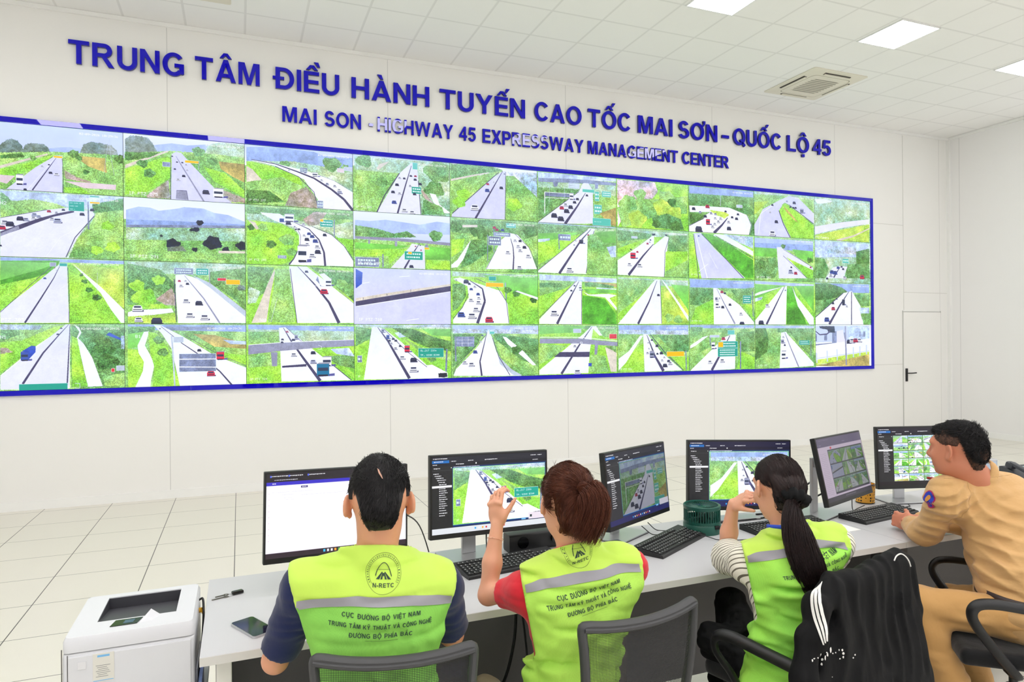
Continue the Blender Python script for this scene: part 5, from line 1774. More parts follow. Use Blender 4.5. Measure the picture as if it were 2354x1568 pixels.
cable('black plug and cable in the gap between printer and desk', [(-.137, -5.60, .77), (-.124, -5.61, .77), (-.122, -5.66, .70), (-.128, -5.74, .60), (-.128, -5.80, .51)], .004)
tag(obj('paper_box', bx(BM(), -.128, -5.86, .50, -.118, -5.72, .60), mat('box_print', (120, 140, 190), .5, vary=.4, vscale=30)), 'small printed leaflet tucked between printer and desk', 'leaflet')
# ------------------------------------------------------------------ distance-field modelling for bodies and cloth
def V3(*a): return np.array(a, dtype=np.float64)
def unit(v): v = np.asarray(v, float); return v / (np.linalg.norm(v) + 1e-12)
class SDF:
    def __init__(s, lo, hi, h):
        s.lo = np.array(lo, float); s.h = h; s.n = np.ceil((np.array(hi) - s.lo) / h).astype(int) + 1
        s.ax = [s.lo[i] + h * np.arange(s.n[i]) for i in range(3)]; s.d = np.full(s.n, .3, np.float32)
    def sub(s, lo, hi):
        a = np.clip(np.floor((np.array(lo) - s.lo) / s.h).astype(int), 0, s.n); b = np.clip(np.ceil((np.array(hi) - s.lo) / s.h).astype(int) + 1, 0, s.n)
        if (b <= a).any(): return None
        sl = tuple(slice(a[i], b[i]) for i in range(3))
        X = s.ax[0][sl[0]][:, None, None]; Y = s.ax[1][sl[1]][None, :, None]; Z = s.ax[2][sl[2]][None, None, :]
        return sl, X, Y, Z
    def put(s, fn, lo, hi, k, op='u'):
        m = k + 3 * s.h; q = s.sub(np.array(lo) - m, np.array(hi) + m)
        if q is None: return
        sl, X, Y, Z = q; e = fn(X, Y, Z).astype(np.float32); d = s.d[sl]
        if op == 'cut': e = -e
        if k > 0:
            t = np.clip(.5 + .5 * ((d - e) if op == 'u' else (e - d)) / k, 0, 1)
            s.d[sl] = d * (1 - t) + e * t + (-1 if op == 'u' else 1) * k * t * (1 - t)
        else: s.d[sl] = np.minimum(d, e) if op == 'u' else np.maximum(d, e)
    def cap(s, a, b, ra, rb=None, k=.02, op='u'):
        a, b = np.asarray(a, float), np.asarray(b, float); rb = ra if rb is None else rb; ab = b - a; L2 = ab @ ab + 1e-12
        def fn(X, Y, Z):
            t = np.clip(((X - a[0]) * ab[0] + (Y - a[1]) * ab[1] + (Z - a[2]) * ab[2]) / L2, 0, 1)
            return np.sqrt((X - a[0] - t * ab[0]) ** 2 + (Y - a[1] - t * ab[1]) ** 2 + (Z - a[2] - t * ab[2]) ** 2) - (ra + (rb - ra) * t)
        r = max(ra, rb); s.put(fn, np.minimum(a, b) - r, np.maximum(a, b) + r, k, op)
    def ell(s, c, r, R=None, k=.02, op='u'):
        """ellipsoid with radii r along the rows of R"""
        c = np.asarray(c, float); R = np.eye(3) if R is None else np.asarray(R, float); rm = max(r)
        def fn(X, Y, Z):
            dx, dy, dz = X - c[0], Y - c[1], Z - c[2]; k0 = 0; k1 = 0
            for i in range(3):
                q = dx * R[i][0] + dy * R[i][1] + dz * R[i][2]; k0 = k0 + (q / r[i]) ** 2; k1 = k1 + (q / r[i] ** 2) ** 2
            k0 = np.sqrt(k0); return k0 * (k0 - 1) / np.sqrt(k1 + 1e-9)
        s.put(fn, c - rm, c + rm, k, op)
    def plane_cut(s, p, n, k=.004):
        """remove the side the normal points to"""
        p, n = np.asarray(p, float), unit(n)
        X, Y, Z = s.ax[0][:, None, None], s.ax[1][None, :, None], s.ax[2][None, None, :]
        e = ((X - p[0]) * n[0] + (Y - p[1]) * n[1] + (Z - p[2]) * n[2]).astype(np.float32)
        s.d = np.maximum(s.d, e)
    def noise(s, amp, cell, seed=0, ridge=False):
        r = np.random.default_rng(seed); cell = np.array(cell, float); m = np.ceil(s.n * s.h / cell).astype(int) + 3; g = r.random(tuple(m)).astype(np.float32)
        if ridge: g = g
        idx = []; fr = []
        for i in range(3):
            t = np.arange(s.n[i]) * s.h / cell[i]; k = t.astype(int); f = t - k; idx.append(k); fr.append((f * f * (3 - 2 * f)).astype(np.float32))
        gx = g[idx[0]] * (1 - fr[0])[:, None, None] + g[idx[0] + 1] * fr[0][:, None, None]
        gy = gx[:, idx[1]] * (1 - fr[1])[None, :, None] + gx[:, idx[1] + 1] * fr[1][None, :, None]
        gz = gy[:, :, idx[2]] * (1 - fr[2])[None, None] + gy[:, :, idx[2] + 1] * fr[2][None, None]
        v = gz - .5
        if ridge: v = .5 - np.abs(v) * 3
        s.d += amp * v * (s.d < .05)
    def folds(s, c, n, wl, amp, rad, bend=0.0, along=None, seed=0):
        """a family of soft creases around c, crossing direction n"""
        c, n = np.asarray(c, float), unit(n); q = s.sub(c - 2.0 * rad, c + 2.0 * rad)
        if q is None: return
        sl, X, Y, Z = q; dx, dy, dz = X - c[0], Y - c[1], Z - c[2]; t = dx * n[0] + dy * n[1] + dz * n[2]; r2 = dx * dx + dy * dy + dz * dz
        if along is not None:
            a = unit(along); w_ = dx * a[0] + dy * a[1] + dz * a[2]; t = t + bend * w_ * w_ / rad + .010 * np.sin(w_ * 23 + seed)
        h = np.abs(np.sin(np.pi * t / wl + seed)); s.d[sl] += (amp * (h - .45) * np.exp(-r2 / rad ** 2)).astype(np.float32)
    def mesh(s, smooth=1):
        d = s.d; ins = d < 0; n0, n1, n2 = d.shape
        c = np.zeros((n0 - 1, n1 - 1, n2 - 1), np.uint8)
        for i in (0, 1):
            for j in (0, 1):
                for k in (0, 1): c += ins[i:n0 - 1 + i, j:n1 - 1 + j, k:n2 - 1 + k]
        act = (c > 0) & (c < 8); cells = np.argwhere(act); idm = np.full(act.shape, -1, np.int32); idm[act] = np.arange(len(cells))
        acc = np.zeros((len(cells), 3)); cnt = np.zeros(len(cells)); ci, cj, ck = cells.T
        cor = [(i, j, k) for i in (0, 1) for j in (0, 1) for k in (0, 1)]
        vals = {o: d[ci + o[0], cj + o[1], ck + o[2]] for o in cor}
        for a in cor:
            for ax in range(3):
                if a[ax]: continue
                b = list(a); b[ax] = 1; b = tuple(b); va, vb = vals[a], vals[b]; m = (va < 0) != (vb < 0)
                t = va[m] / (va[m] - vb[m]); p = np.zeros((m.sum(), 3)) + np.array(a); p[:, ax] = t; acc[m] += p; cnt[m] += 1
        Vv = s.lo + s.h * (cells + acc / cnt[:, None]); quads = []
        for ax in range(3):
            o = [1, 1, 1]; o[ax] = 0
            sl0 = [slice(1, None) if i != ax else slice(0, n - 1) for i, n in enumerate(d.shape)]
            A = ins[tuple(slice(1, n - 1) if i != ax else slice(0, n - 1) for i, n in enumerate(d.shape))]
            B = ins[tuple(slice(1, n - 1) if i != ax else slice(1, n) for i, n in enumerate(d.shape))]
            e = np.argwhere(A != B)
            if not len(e): continue
            fl = A[tuple(e.T)]; g = e.copy()
            for i in range(3):
                if i != ax: g[:, i] += 1
            u, w_ = [(1, 2), (2, 0), (0, 1)][ax]
            def at(du, dw):
                q = g.copy(); q[:, u] += du; q[:, w_] += dw; return idm[tuple(q.T)]
            Q = np.stack([at(-1, -1), at(0, -1), at(0, 0), at(-1, 0)], 1); Q[~fl] = Q[~fl][:, ::-1]; quads.append(Q)
        Q = np.concatenate(quads); Q = Q[(Q >= 0).all(1)]
        for _ in range(smooth):
            S = np.zeros_like(Vv); N = np.zeros(len(Vv))
            for i in range(4):
                a, b = Q[:, i], Q[:, (i + 1) % 4]; np.add.at(S, a, Vv[b]); np.add.at(N, a, 1); np.add.at(S, b, Vv[a]); np.add.at(N, b, 1)
            Vv = Vv * .4 + .6 * S / np.maximum(N, 1)[:, None]
        return Vv, Q
def emit_mesh(name, F, m, parent, smooth=1, cut=None):
    V, Q = F.mesh(smooth)
    o = mesh_obj(name, V, Q, m, parent)
    if cut is not None:     # second material below a plane
        p, n, la_, arch = cut; c = V[Q].mean(1) - np.asarray(p); o.data.polygons.foreach_set('material_index', (c @ np.asarray(n) > arch * (c @ la_) ** 2).astype(np.int32))
    return o, V, Q

def frame(f, u=(0, 0, 1), roll=0.0, pitch=0.0):
    """rows: left, forward, up"""
    f = unit(f); u = unit(np.asarray(u, float) - f * np.dot(u, f)); l = np.cross(u, f)
    if roll: c, s = math.cos(roll), math.sin(roll); l, u = c * l + s * u, -s * l + c * u
    if pitch: c, s = math.cos(pitch), math.sin(pitch); f, u = c * f - s * u, s * f + c * u   # nod forward
    return np.array([l, f, u])
def head_sdf(F, c, R, s=1.0, jaw=1.0):
    l, f, u = R
    def P(a, b, z): return c + s * (l * a + f * b + u * z)
    F.ell(P(0, -.012, .030), [.077 * s, .097 * s, .088 * s], R, .02)
    F.ell(P(0, .030, -.030), [.060 * s * jaw, .064 * s, .080 * s], R, .035)
    F.ell(P(0, .020, -.066), [.052 * s * jaw, .060 * s, .040 * s], R, .03)
    F.ell(P(0, .072, -.098), [.022 * s, .018 * s, .017 * s], R, .022)
    F.ell(P(0, .072, .035), [.058 * s, .022 * s, .020 * s], R, .02)
    for e in (-1, 1):
        F.ell(P(e * .043, .060, -.026), [.022 * s, .022 * s, .020 * s], R, .02)
        F.ell(P(e * .031, .096, .006), [.015 * s, .012 * s, .011 * s], R, .012, 'cut')
        F.ell(P(e * .031, .082, .006), [.0135 * s, .0135 * s, .0135 * s], R, .003)
        F.ell(P(e * .012, .104, -.036), [.008 * s, .009 * s, .007 * s], R, .006)
        # ear: helix, lobe and hollow
        ce = P(e * .084, -.016, .002); Re = frame(f * .86 + l * e * -.50, u + f * -.15)
        for tt in range(40, 250, 15):
            ta, tb = math.radians(tt), math.radians(tt + 15); pa = ce + Re[0] * e * .003 * s + s * (Re[1] * .0155 * math.cos(ta) + Re[2] * .0275 * math.sin(ta)); pb = ce + Re[0] * e * .003 * s + s * (Re[1] * .0155 * math.cos(tb) + Re[2] * .0275 * math.sin(tb)); F.cap(pa, pb, .0042 * s, None, .002)
        F.ell(ce, [.0055 * s, .017 * s, .029 * s], Re, .006); F.ell(P(e * .080, -.006, -.024), [.006 * s, .009 * s, .010 * s], Re, .006)
        F.ell(P(e * .092, -.010, .002), [.010 * s, .0075 * s, .0125 * s], Re, .003, 'cut')
    F.cap(P(0, .094, .012), P(0, .117, -.028), .0075 * s, .0115 * s, .010); F.ell(P(0, .098, -.030), [.013 * s, .018 * s, .013 * s], R, .008)
    F.cap(P(0, .114, -.033), P(0, .098, -.040), .008 * s, .007 * s, .006)
    F.cap(P(-.017, .090, -.060), P(.017, .090, -.060), .0062 * s, None, .007); F.cap(P(-.014, .088, -.071), P(.014, .088, -.071), .0075 * s, None, .007)
    F.cap(P(-.020, .098, -.0655), P(.020, .098, -.0655), .0028 * s, None, .002, 'cut')
def hand_sdf(F, w, d, n, curls, s=1.0, left=True, thumb=(.5, .6, .5), thumb_curl=.4, spread=.06):
    """hand from the wrist w along d; n = palm normal; curls = per-finger (base, mid, tip) bends in radians"""
    d, n = unit(d), unit(n); n = unit(n - d * np.dot(n, d)); t = np.cross(n, d) * (1 if left else -1)   # t points to the thumb side
    F.ell(w + d * .045 * s + n * .002, [.037 * s, .052 * s, .0155 * s], np.array([t, d, n]), .012)
    F.ell(w + d * .028 * s + t * .022 * s + n * .008 * s, [.018 * s, .028 * s, .014 * s], np.array([t, d, n]), .012)
    F.ell(w + d * .030 * s - t * .022 * s + n * .006 * s, [.014 * s, .030 * s, .012 * s], np.array([t, d, n]), .012)
    for i, (off, L, r) in enumerate(((.0285, (.043, .026, .020), .0088), (.0095, (.047, .030, .021), .0090), (-.0095, (.043, .028, .021), .0085), (-.0275, (.034, .021, .018), .0076))):
        cb = curls[i]; p = w + (d * (.086 - .004 * abs(i - 1)) + t * off) * s; dd = unit(d + t * spread * (1.5 - i)); a = 0
        F.ell(p - n * .004, [.0095 * s, .011 * s, .0095 * s], None, .006)
        for j in range(3):
            a += cb[j]; v = dd * math.cos(a) + n * math.sin(a); q = p + v * L[j] * s
            F.cap(p, q, (r - .0008 * j) * s, (r - .0008 * (j + 1)) * s, .0035); p = q
    p = w + (d * .026 + t * .030 + n * .006) * s; v = unit(t * thumb[0] + d * thumb[1] + n * thumb[2]); q = p + v * .038 * s; F.cap(p, q, .0125 * s, .0098 * s, .008)
    v2 = unit(v * math.cos(thumb_curl) + unit(n * .6 + d * .5 - t * .6) * math.sin(thumb_curl)); q2 = q + v2 * .030 * s; F.cap(q, q2, .0098 * s, .0085 * s, .004)
    F.cap(q2, q2 + v2 * .018 * s, .0088 * s, .0068 * s, .003)
def torso_sdf(F, J, e=0.0, k=.05, w=1.0, arms=0.0, hem=None):
    """J: pelvis, waist, chest, neck, shL, shR, R (frame); e inflates"""
    R = J['R']; l, f, u = R; Rp = J.get('Rp', R)
    F.ell(J['pelvis'], [.170 * w + e, .125 * w + e, .115 + e], Rp, k)
    F.ell(J['waist'], [.142 * w + e, .108 * w + e, .15 + e], (R + Rp) / 2, k)
    F.ell(J['chest'], [.160 * w + e, .112 * w + e, .175 + e], R, k)
    F.cap(J['shL'], J['shR'], .062 * w + e, None, k)
    up = J['neck'] - f * .01
    for sh in ('shL', 'shR'):
        F.cap(up - u * .035, J[sh] + u * .004, .050 * w + e, .048 * w + e, .03)
        F.ell(J['chest'] * .5 + J[sh] * .5 - f * .035 - u * .02, [.075 * w + e, .05 + e, .09 + e], R, .04)
    F.cap(J['chest'], J['neck'] - u * .03, .07 * w + e, .052 + e, .04)

def strands(name, V, Nn, flow, count, length, m, parent, seed=0, lift=.25, wid=.0011, mask=None, curve=.085, rnd=.3):
    """short tapered hairs lying on a surface; V verts, Nn normals, flow(points)->directions"""
    r = np.random.default_rng(seed); ok = np.arange(len(V)) if mask is None else np.where(mask(V))[0]
    idx = r.choice(ok, count); P = V[idx] + (r.random((count, 3)) - .5) * .004; N = Nn[idx]; T = flow(P); T = T + (r.random((count, 3)) - .5) * rnd * np.linalg.norm(T, axis=1, keepdims=True)
    T -= N * (T * N).sum(1, keepdims=True); T /= np.linalg.norm(T, axis=1, keepdims=True) + 1e-9; S = np.cross(N, T)
    L = (length * (.6 + .8 * r.random(count)))[:, None]; lf = (lift * (.3 + r.random(count)))[:, None]; W_ = wid
    cv = lambda t: -N * (t * L) ** 2 / (2 * curve)
    pts = [P - N * .002, P + T * L * .4 + N * L * lf * .5 + cv(.4), P + T * L * .75 + N * L * lf * .75 + cv(.75), P + T * L + N * L * lf * .6 + cv(1)]
    vs = []; 
    for k, wq in ((0, 1), (1, 1), (2, .7)):
        for a in (0, 2.094, 4.189): vs.append(pts[k] + S * W_ * wq * math.cos(a) + N * W_ * wq * math.sin(a))
    vs.append(pts[3]); A = np.stack(vs, 1).reshape(-1, 3); base = (np.arange(count) * 10)[:, None]
    tri = []
    for k in (0, 1):
        for a in range(3):
            b = (a + 1) % 3; q0, q1, q2, q3 = k * 3 + a, k * 3 + b, k * 3 + 3 + b, k * 3 + 3 + a; tri += [(q0, q1, q2), (q0, q2, q3)]
    for a in range(3): tri.append((6 + a, 6 + (a + 1) % 3, 9))
    T3 = (base[:, :, None] + np.array(tri)[None]).reshape(-1, 3)
    o = mesh_obj(name, A, T3, m, parent); return o
def tail(name, pts, rad, count, m, parent, seed=0, flat=1.0, wid=.0012, stray=.0, segs=14):
    """a bundle of long hairs following a curve"""
    r = np.random.default_rng(seed); C_ = np.array([tuple(p) for p in catmull(pts, 6)]); n = len(C_); tt = np.linspace(0, 1, n); q = np.linspace(0, 1, segs)
    C2 = np.stack([np.interp(q, tt, C_[:, i]) for i in range(3)], 1); T = np.gradient(C2, axis=0); T /= np.linalg.norm(T, axis=1, keepdims=True)
    side = np.cross(T, np.array([0.0, 1.0, .2])); side /= np.linalg.norm(side, axis=1, keepdims=True); nor = np.cross(side, T)
    rr = np.array([rad(x) for x in q]); vs = []; ang = r.random(count) * 2 * PI; ra = np.sqrt(r.random(count)); ph = r.random(count) * 6; end = .75 + .3 * r.random(count); tw = (r.random(count) - .5) * .8
    idx = np.arange(count)
    for k in range(segs):
        qq = np.minimum(q[k] * end, 1.0); c = np.stack([np.interp(qq, q, C2[:, i]) for i in range(3)], 1); sd = np.stack([np.interp(qq, q, side[:, i]) for i in range(3)], 1); no = np.stack([np.interp(qq, q, nor[:, i]) for i in range(3)], 1)
        R_2 = np.interp(qq, q, rr) * ra * (1 + stray * np.sin(ph + q[k] * 3) * (ra > .9)); a = ang + tw * q[k] + .12 * np.sin(ph + 5 * q[k])
        p = c + sd * (R_2 * np.cos(a))[:, None] + no * (R_2 * np.sin(a) * flat)[:, None]; w_ = wid * (1 - .75 * max(0, q[k] - .6) / .4)
        for b in (0, 2.094, 4.189): vs.append(p + sd * w_ * math.cos(b) + no * w_ * math.sin(b))
    A = np.stack(vs, 1).reshape(-1, 3); st = segs * 3; base = (idx * st)[:, None, None]; tri = []
    for k in range(segs - 1):
        for a in range(3): b = (a + 1) % 3; tri += [(k * 3 + a, k * 3 + b, k * 3 + 3 + b, k * 3 + 3 + a)]
    return mesh_obj(name, A, (base + np.array(tri)[None]).reshape(-1, 4), m, parent)
def normals_of(V, Q):
    n = np.cross(V[Q[:, 2]] - V[Q[:, 0]], V[Q[:, 3]] - V[Q[:, 1]]); N = np.zeros_like(V)
    for i in range(4): np.add.at(N, Q[:, i], n)
    return N / (np.linalg.norm(N, axis=1, keepdims=True) + 1e-12)

class Proj:
    """lays flat outlines onto a garment: local (a, b) -> ray along f onto the surface"""
    def __init__(s, V, Q, org, l, u, f):
        s.bvh = BVHTree.FromPolygons([tuple(v) for v in V], [tuple(map(int, q)) for q in Q]); s.o, s.l, s.u, s.f = map(lambda v: np.asarray(v, float), (org, l, u, f))
    def at(s, a, b, off=.0018):
        p = s.o - s.l * a + s.u * b - s.f * .4      # a grows to the wearer's right = to the reader's right
        h, n, i, d = s.bvh.ray_cast(Vector(p), Vector(s.f), .8)
        if h is None: return None
        return h - Vector(s.f) * off
    def strip(s, name, a0, a1, b0, b1, m, parent, n=40, nb=4, off=.002, fb=None):
        bm = BM(); rows = []
        for j in range(nb + 1):
            row = []
            for i in range(n + 1):
                a = a0 + (a1 - a0) * i / n; t = (b0 + (b1 - b0) * j / nb) + (fb(a) if fb else 0); q = s.at(a, t, off); row.append(None if q is None else bm.verts.new(q))
            rows.append(row)
        for j in range(nb):
            for i in range(n):
                q = (rows[j][i], rows[j][i + 1], rows[j + 1][i + 1], rows[j + 1][i])
                if all(q) and max((q[0].co - q[2].co).length, (q[1].co - q[3].co).length) < .05: bm.faces.new(q)
        return obj(name, bm, m, parent, smooth=2)
    def polys(s, name, polys, m, parent, off=.0022):
        bm = BM()
        for P in polys:
            vs = [s.at(a, b, off) for a, b in P]
            if any(v is None for v in vs): continue
            try: bm.faces.new([bm.verts.new(v) for v in vs])
            except Exception: pass
        return obj(name, bm, m, parent)
    def text(s, name, lines, m, parent, off=.0022):
        """lines: (string, centre a, baseline b, width, cap height); outlines come from the glyph table"""
        bm = BM()
        for t, ca, cb, width, cap in lines:
            tot = sum(.55 if ch == ' ' else GL[ch][0] + .16 for ch in t) - .16; k = width / tot; x = ca - width / 2
            for ch in t:
                if ch == ' ': x += .55 * k; continue
                for q in GL[ch][1]:
                    vs = [s.at(x + a * k, cb + b * cap, off) for a, b in q]
                    if any(v is None for v in vs): continue
                    try: bm.faces.new([bm.verts.new(v) for v in vs])
                    except Exception: pass
                x += (GL[ch][0] + .16) * k
        return obj(name, bm, m, parent)
def logo_polys(r):
    """round seal with an arch over a road"""
    out = []
    def ring(r0, r1, n=48):
        for i in range(n):
            a, b = 2 * PI * i / n, 2 * PI * (i + 1) / n; out.append([(r0 * math.cos(a), r0 * math.sin(a)), (r1 * math.cos(a), r1 * math.sin(a)), (r1 * math.cos(b), r1 * math.sin(b)), (r0 * math.cos(b), r0 * math.sin(b))])
    ring(r * .985, r); 
    for i in range(56):    # inner ring interrupted below for the letters
        a, b = 2 * PI * i / 56, 2 * PI * (i + 1) / 56
        if not (math.radians(215) < a < math.radians(325)): out.append([(r * .80 * math.cos(a), r * .80 * math.sin(a)), (r * .815 * math.cos(a), r * .815 * math.sin(a)), (r * .815 * math.cos(b), r * .815 * math.sin(b)), (r * .80 * math.cos(b), r * .80 * math.sin(b))])
    for i in range(34):    # small lettering round the rim, too fine to read
        a = math.radians(-30 + 240 * i / 33); h = .05 + .02 * ((i * 7) % 3)
        out.append([(r * (.89 + h / 2 * sy) * math.cos(a + sx * .018), r * (.89 + h / 2 * sy) * math.sin(a + sx * .018)) for sx, sy in ((-1, -1), (1, -1), (1, 1), (-1, 1))])
    X = np.linspace(-.46, .46, 17)
    def y(x): return .55 - 3.15 * x * x
    for a, b in zip(X, X[1:]):
        wa, wb = .035 + .06 * abs(a), .035 + .06 * abs(b); out.append([(a * r, y(a) * r), (b * r, y(b) * r), (b * (1 - wb) * r, (y(b) - wb) * r), (a * (1 - wa) * r, (y(a) - wa) * r)])
    for q in ([(-.42, -.28), (-.24, -.28), (-.05, .02), (-.09, .04)], [(.42, -.28), (.24, -.28), (.05, .02), (.09, .04)], [(-.18, -.28), (-.07, -.28), (-.02, .0), (-.06, .0)], [(.18, -.28), (.07, -.28), (.02, .0), (.06, .0)], [(-.035, -.14), (.035, -.14), (.03, -.02), (-.03, -.02)], [(-.38, .13), (.38, .13), (.38, .145), (-.38, .145)]):
        out.append([(a * r, b * r) for a, b in q])
    return out

# ------------------------------------------------------------------ cloth, skin and hair materials
def cloth(name, c, c2=None, rough=.8, weave=900, fold=.35, fscale=(9, 9, 5), sheen=.2):
    k = NT(name); n = k.noise(4, 3); k.set(Base_Color=k.mix(n, rgb(*c), rgb(*(c2 or tuple(int(v * .9) for v in c)))), Roughness=rough)
    k.b.inputs['Sheen Weight'].default_value = sheen; k.b.inputs['Specular IOR Level'].default_value = .25
    h = k.math('ADD', k.math('MULTIPLY', k.noise(1.0, 4, .5, stretch=fscale), 1.0), k.math('MULTIPLY', k.noise(weave, 1), .03)); k.bump(h, dist=.02, strength=fold); return k.m
def net_cloth(name, c, c2):
    k = NT(name); v = k.n('ShaderNodeTexVoronoi'); v.inputs['Scale'].default_value = 330; v.inputs['Randomness'].default_value = .1; k.l(k.coords(), v.inputs['Vector'])
    m = k.math('MULTIPLY', k.math('LESS_THAN', v.outputs['Distance'], .25), .35)
    k.set(Base_Color=k.mix(m, k.mix(k.noise(5, 3), rgb(*c), rgb(*c2)), tuple(lin(x * .72) for x in c) + (1,)), Roughness=.75); k.b.inputs['Specular IOR Level'].default_value = .3
    k.bump(k.noise(1.0, 4, .5, stretch=(9, 9, 6)), dist=.02, strength=.4); return k.m
def skin(name, c):
    k = NT(name); n = k.noise(14, 3); k.set(Base_Color=k.mix(n, rgb(*c), rgb(int(c[0] * .96), int(c[1] * .90), int(c[2] * .88))), Roughness=.5)
    k.b.inputs['Subsurface Weight'].default_value = .18; k.b.inputs['Subsurface Radius'].default_value = (1, .4, .25); k.b.inputs['Subsurface Scale'].default_value = .008
    k.bump(k.noise(240, 3), dist=.0006, strength=.3); return k.m
def hairm(name, c, c2, rough=.5):
    k = NT(name); k.set(Base_Color=k.mix(k.noise(60, 2, stretch=(1, 1, .25)), rgb(*c), rgb(*c2)), Roughness=rough); k.b.inputs['Specular IOR Level'].default_value = .35
    return k.m
M['vest'] = cloth('fluorescent_yellow_cloth', (200, 234, 100), (194, 229, 88), fold=.25)
M['net_g'] = net_cloth('fluorescent_net_green', (128, 200, 86), (146, 212, 88)); M['net_y'] = net_cloth('fluorescent_net_lime', (188, 230, 92), (166, 220, 90)); M['net_3'] = net_cloth('fluorescent_net_bright', (138, 224, 92), (184, 234, 84))
M['reflect'] = mat('grey_reflective_tape', (148, 146, 152), .45, vary=.05, vscale=30)
M['ink'] = mat('dark_green_print', (36, 62, 52), .7, vary=.1); M['ink_thin'] = mat('faded_print', (96, 128, 66), .7, vary=.1)
M['navy'] = cloth('navy_cotton', (24, 36, 82), (18, 28, 66)); M['red'] = cloth('red_cotton', (226, 44, 58), (208, 32, 48)); M['blackcloth'] = cloth('black_cloth', (13, 13, 15), (9, 9, 11), sheen=0.0)
M['beige'] = cloth('beige_cotton', (196, 178, 146)); M['tan'] = cloth('tan_uniform_cloth', (216, 174, 120), (206, 162, 106), fold=.6, fscale=(6, 6, 13)); M['tan2'] = cloth('tan_trouser_cloth', (206, 162, 104), (196, 148, 88), fold=.5)
M['skin1'] = skin('skin_warm', (226, 166, 132)); M['skin2'] = skin('skin_light', (232, 176, 146)); M['skin4'] = skin('skin_ruddy', (208, 138, 108))
M['hair_black'] = hairm('black_hair', (20, 19, 22), (34, 31, 32)); M['hair_red'] = hairm('reddish_brown_hair', (64, 30, 22), (112, 58, 34)); M['hair_dk'] = hairm('dark_brown_hair', (22, 16, 17), (48, 28, 26))
M['eye_w'] = mat('eye_white', (232, 226, 220), .2, vary=.02); M['eye_d'] = mat('eye_dark', (30, 20, 16), .15, vary=.05); M['lip'] = mat('lip_colour', (176, 96, 88), .45, vary=.05)
def eyes(c, R, s, parent):
    l, f, u = R
    for e in (-1, 1):
        p = Vector(c + s * (l * e * .031 + f * .0846 + u * .006)); b = BM(); bmesh.ops.create_uvsphere(b, u_segments=16, v_segments=10, radius=.0108 * s, matrix=Matrix.Translation(p)); o = obj('eye', b, M['eye_w'], parent, smooth=True)
        b = BM(); bmesh.ops.create_uvsphere(b, u_segments=12, v_segments=8, radius=.0056 * s, matrix=Matrix.Translation(p + Vector(f) * .0062 * s)); obj('iris', b, M['eye_d'], o, smooth=True)
        b = BM(); tube(b, [Vector(c + s * (l * e * (.014 + .032 * t) + f * (.100 - .016 * t * t * 1.4) + u * (.030 + .004 * math.sin(t * 3) - .002 * t))) for t in (0, .33, .66, 1)], .0026 * s, n=6, per=4); obj('eyebrow', b, M['hair_black'], parent, smooth=True)
def J_of(neck, yaw, lean=.06, h=1.0, w=.185, tilt=0.0, drop=.112, side=0.0, pel=None, pyaw=None):
    a = math.radians(yaw); f0 = V3(math.sin(a), math.cos(a), 0); R = frame(f0, (0, 0, 1), roll=tilt); l, f, u = R
    neck = np.array(neck, float)
    ch = neck - V3(0, 0, .21 * h) - f0 * lean * .7 - l * side * .35
    pe = neck - V3(0, 0, .56 * h) - f0 * lean - l * side if pel is None else np.array(pel, float)
    wa = (ch * .45 + pe * .55) - f0 * .0
    J = dict(R=R, neck=neck, chest=ch, waist=wa, pelvis=pe, shL=neck - u * drop + l * w, shR=neck - u * drop - l * w)
    if pyaw is not None: b = math.radians(pyaw); J['Rp'] = frame(V3(math.sin(b), math.cos(b), 0))
    else: J['Rp'] = frame(f0)
    return J
def neck_cut(F, p, n, r):
    """open the collar: a slanted plane that only bites near the neck"""
    X, Y, Z = F.ax[0][:, None, None] - p[0], F.ax[1][None, :, None] - p[1], F.ax[2][None, None, :] - p[2]
    pl = X * n[0] + Y * n[1] + Z * n[2]; rad = np.sqrt(X ** 2 + Y ** 2) - r
    F.d = np.maximum(F.d, np.minimum(pl, -rad).astype(np.float32))
def bounds(*ps, pad=.2):
    A = np.array([list(p) for p in ps]); return A.min(0) - pad, A.max(0) + pad
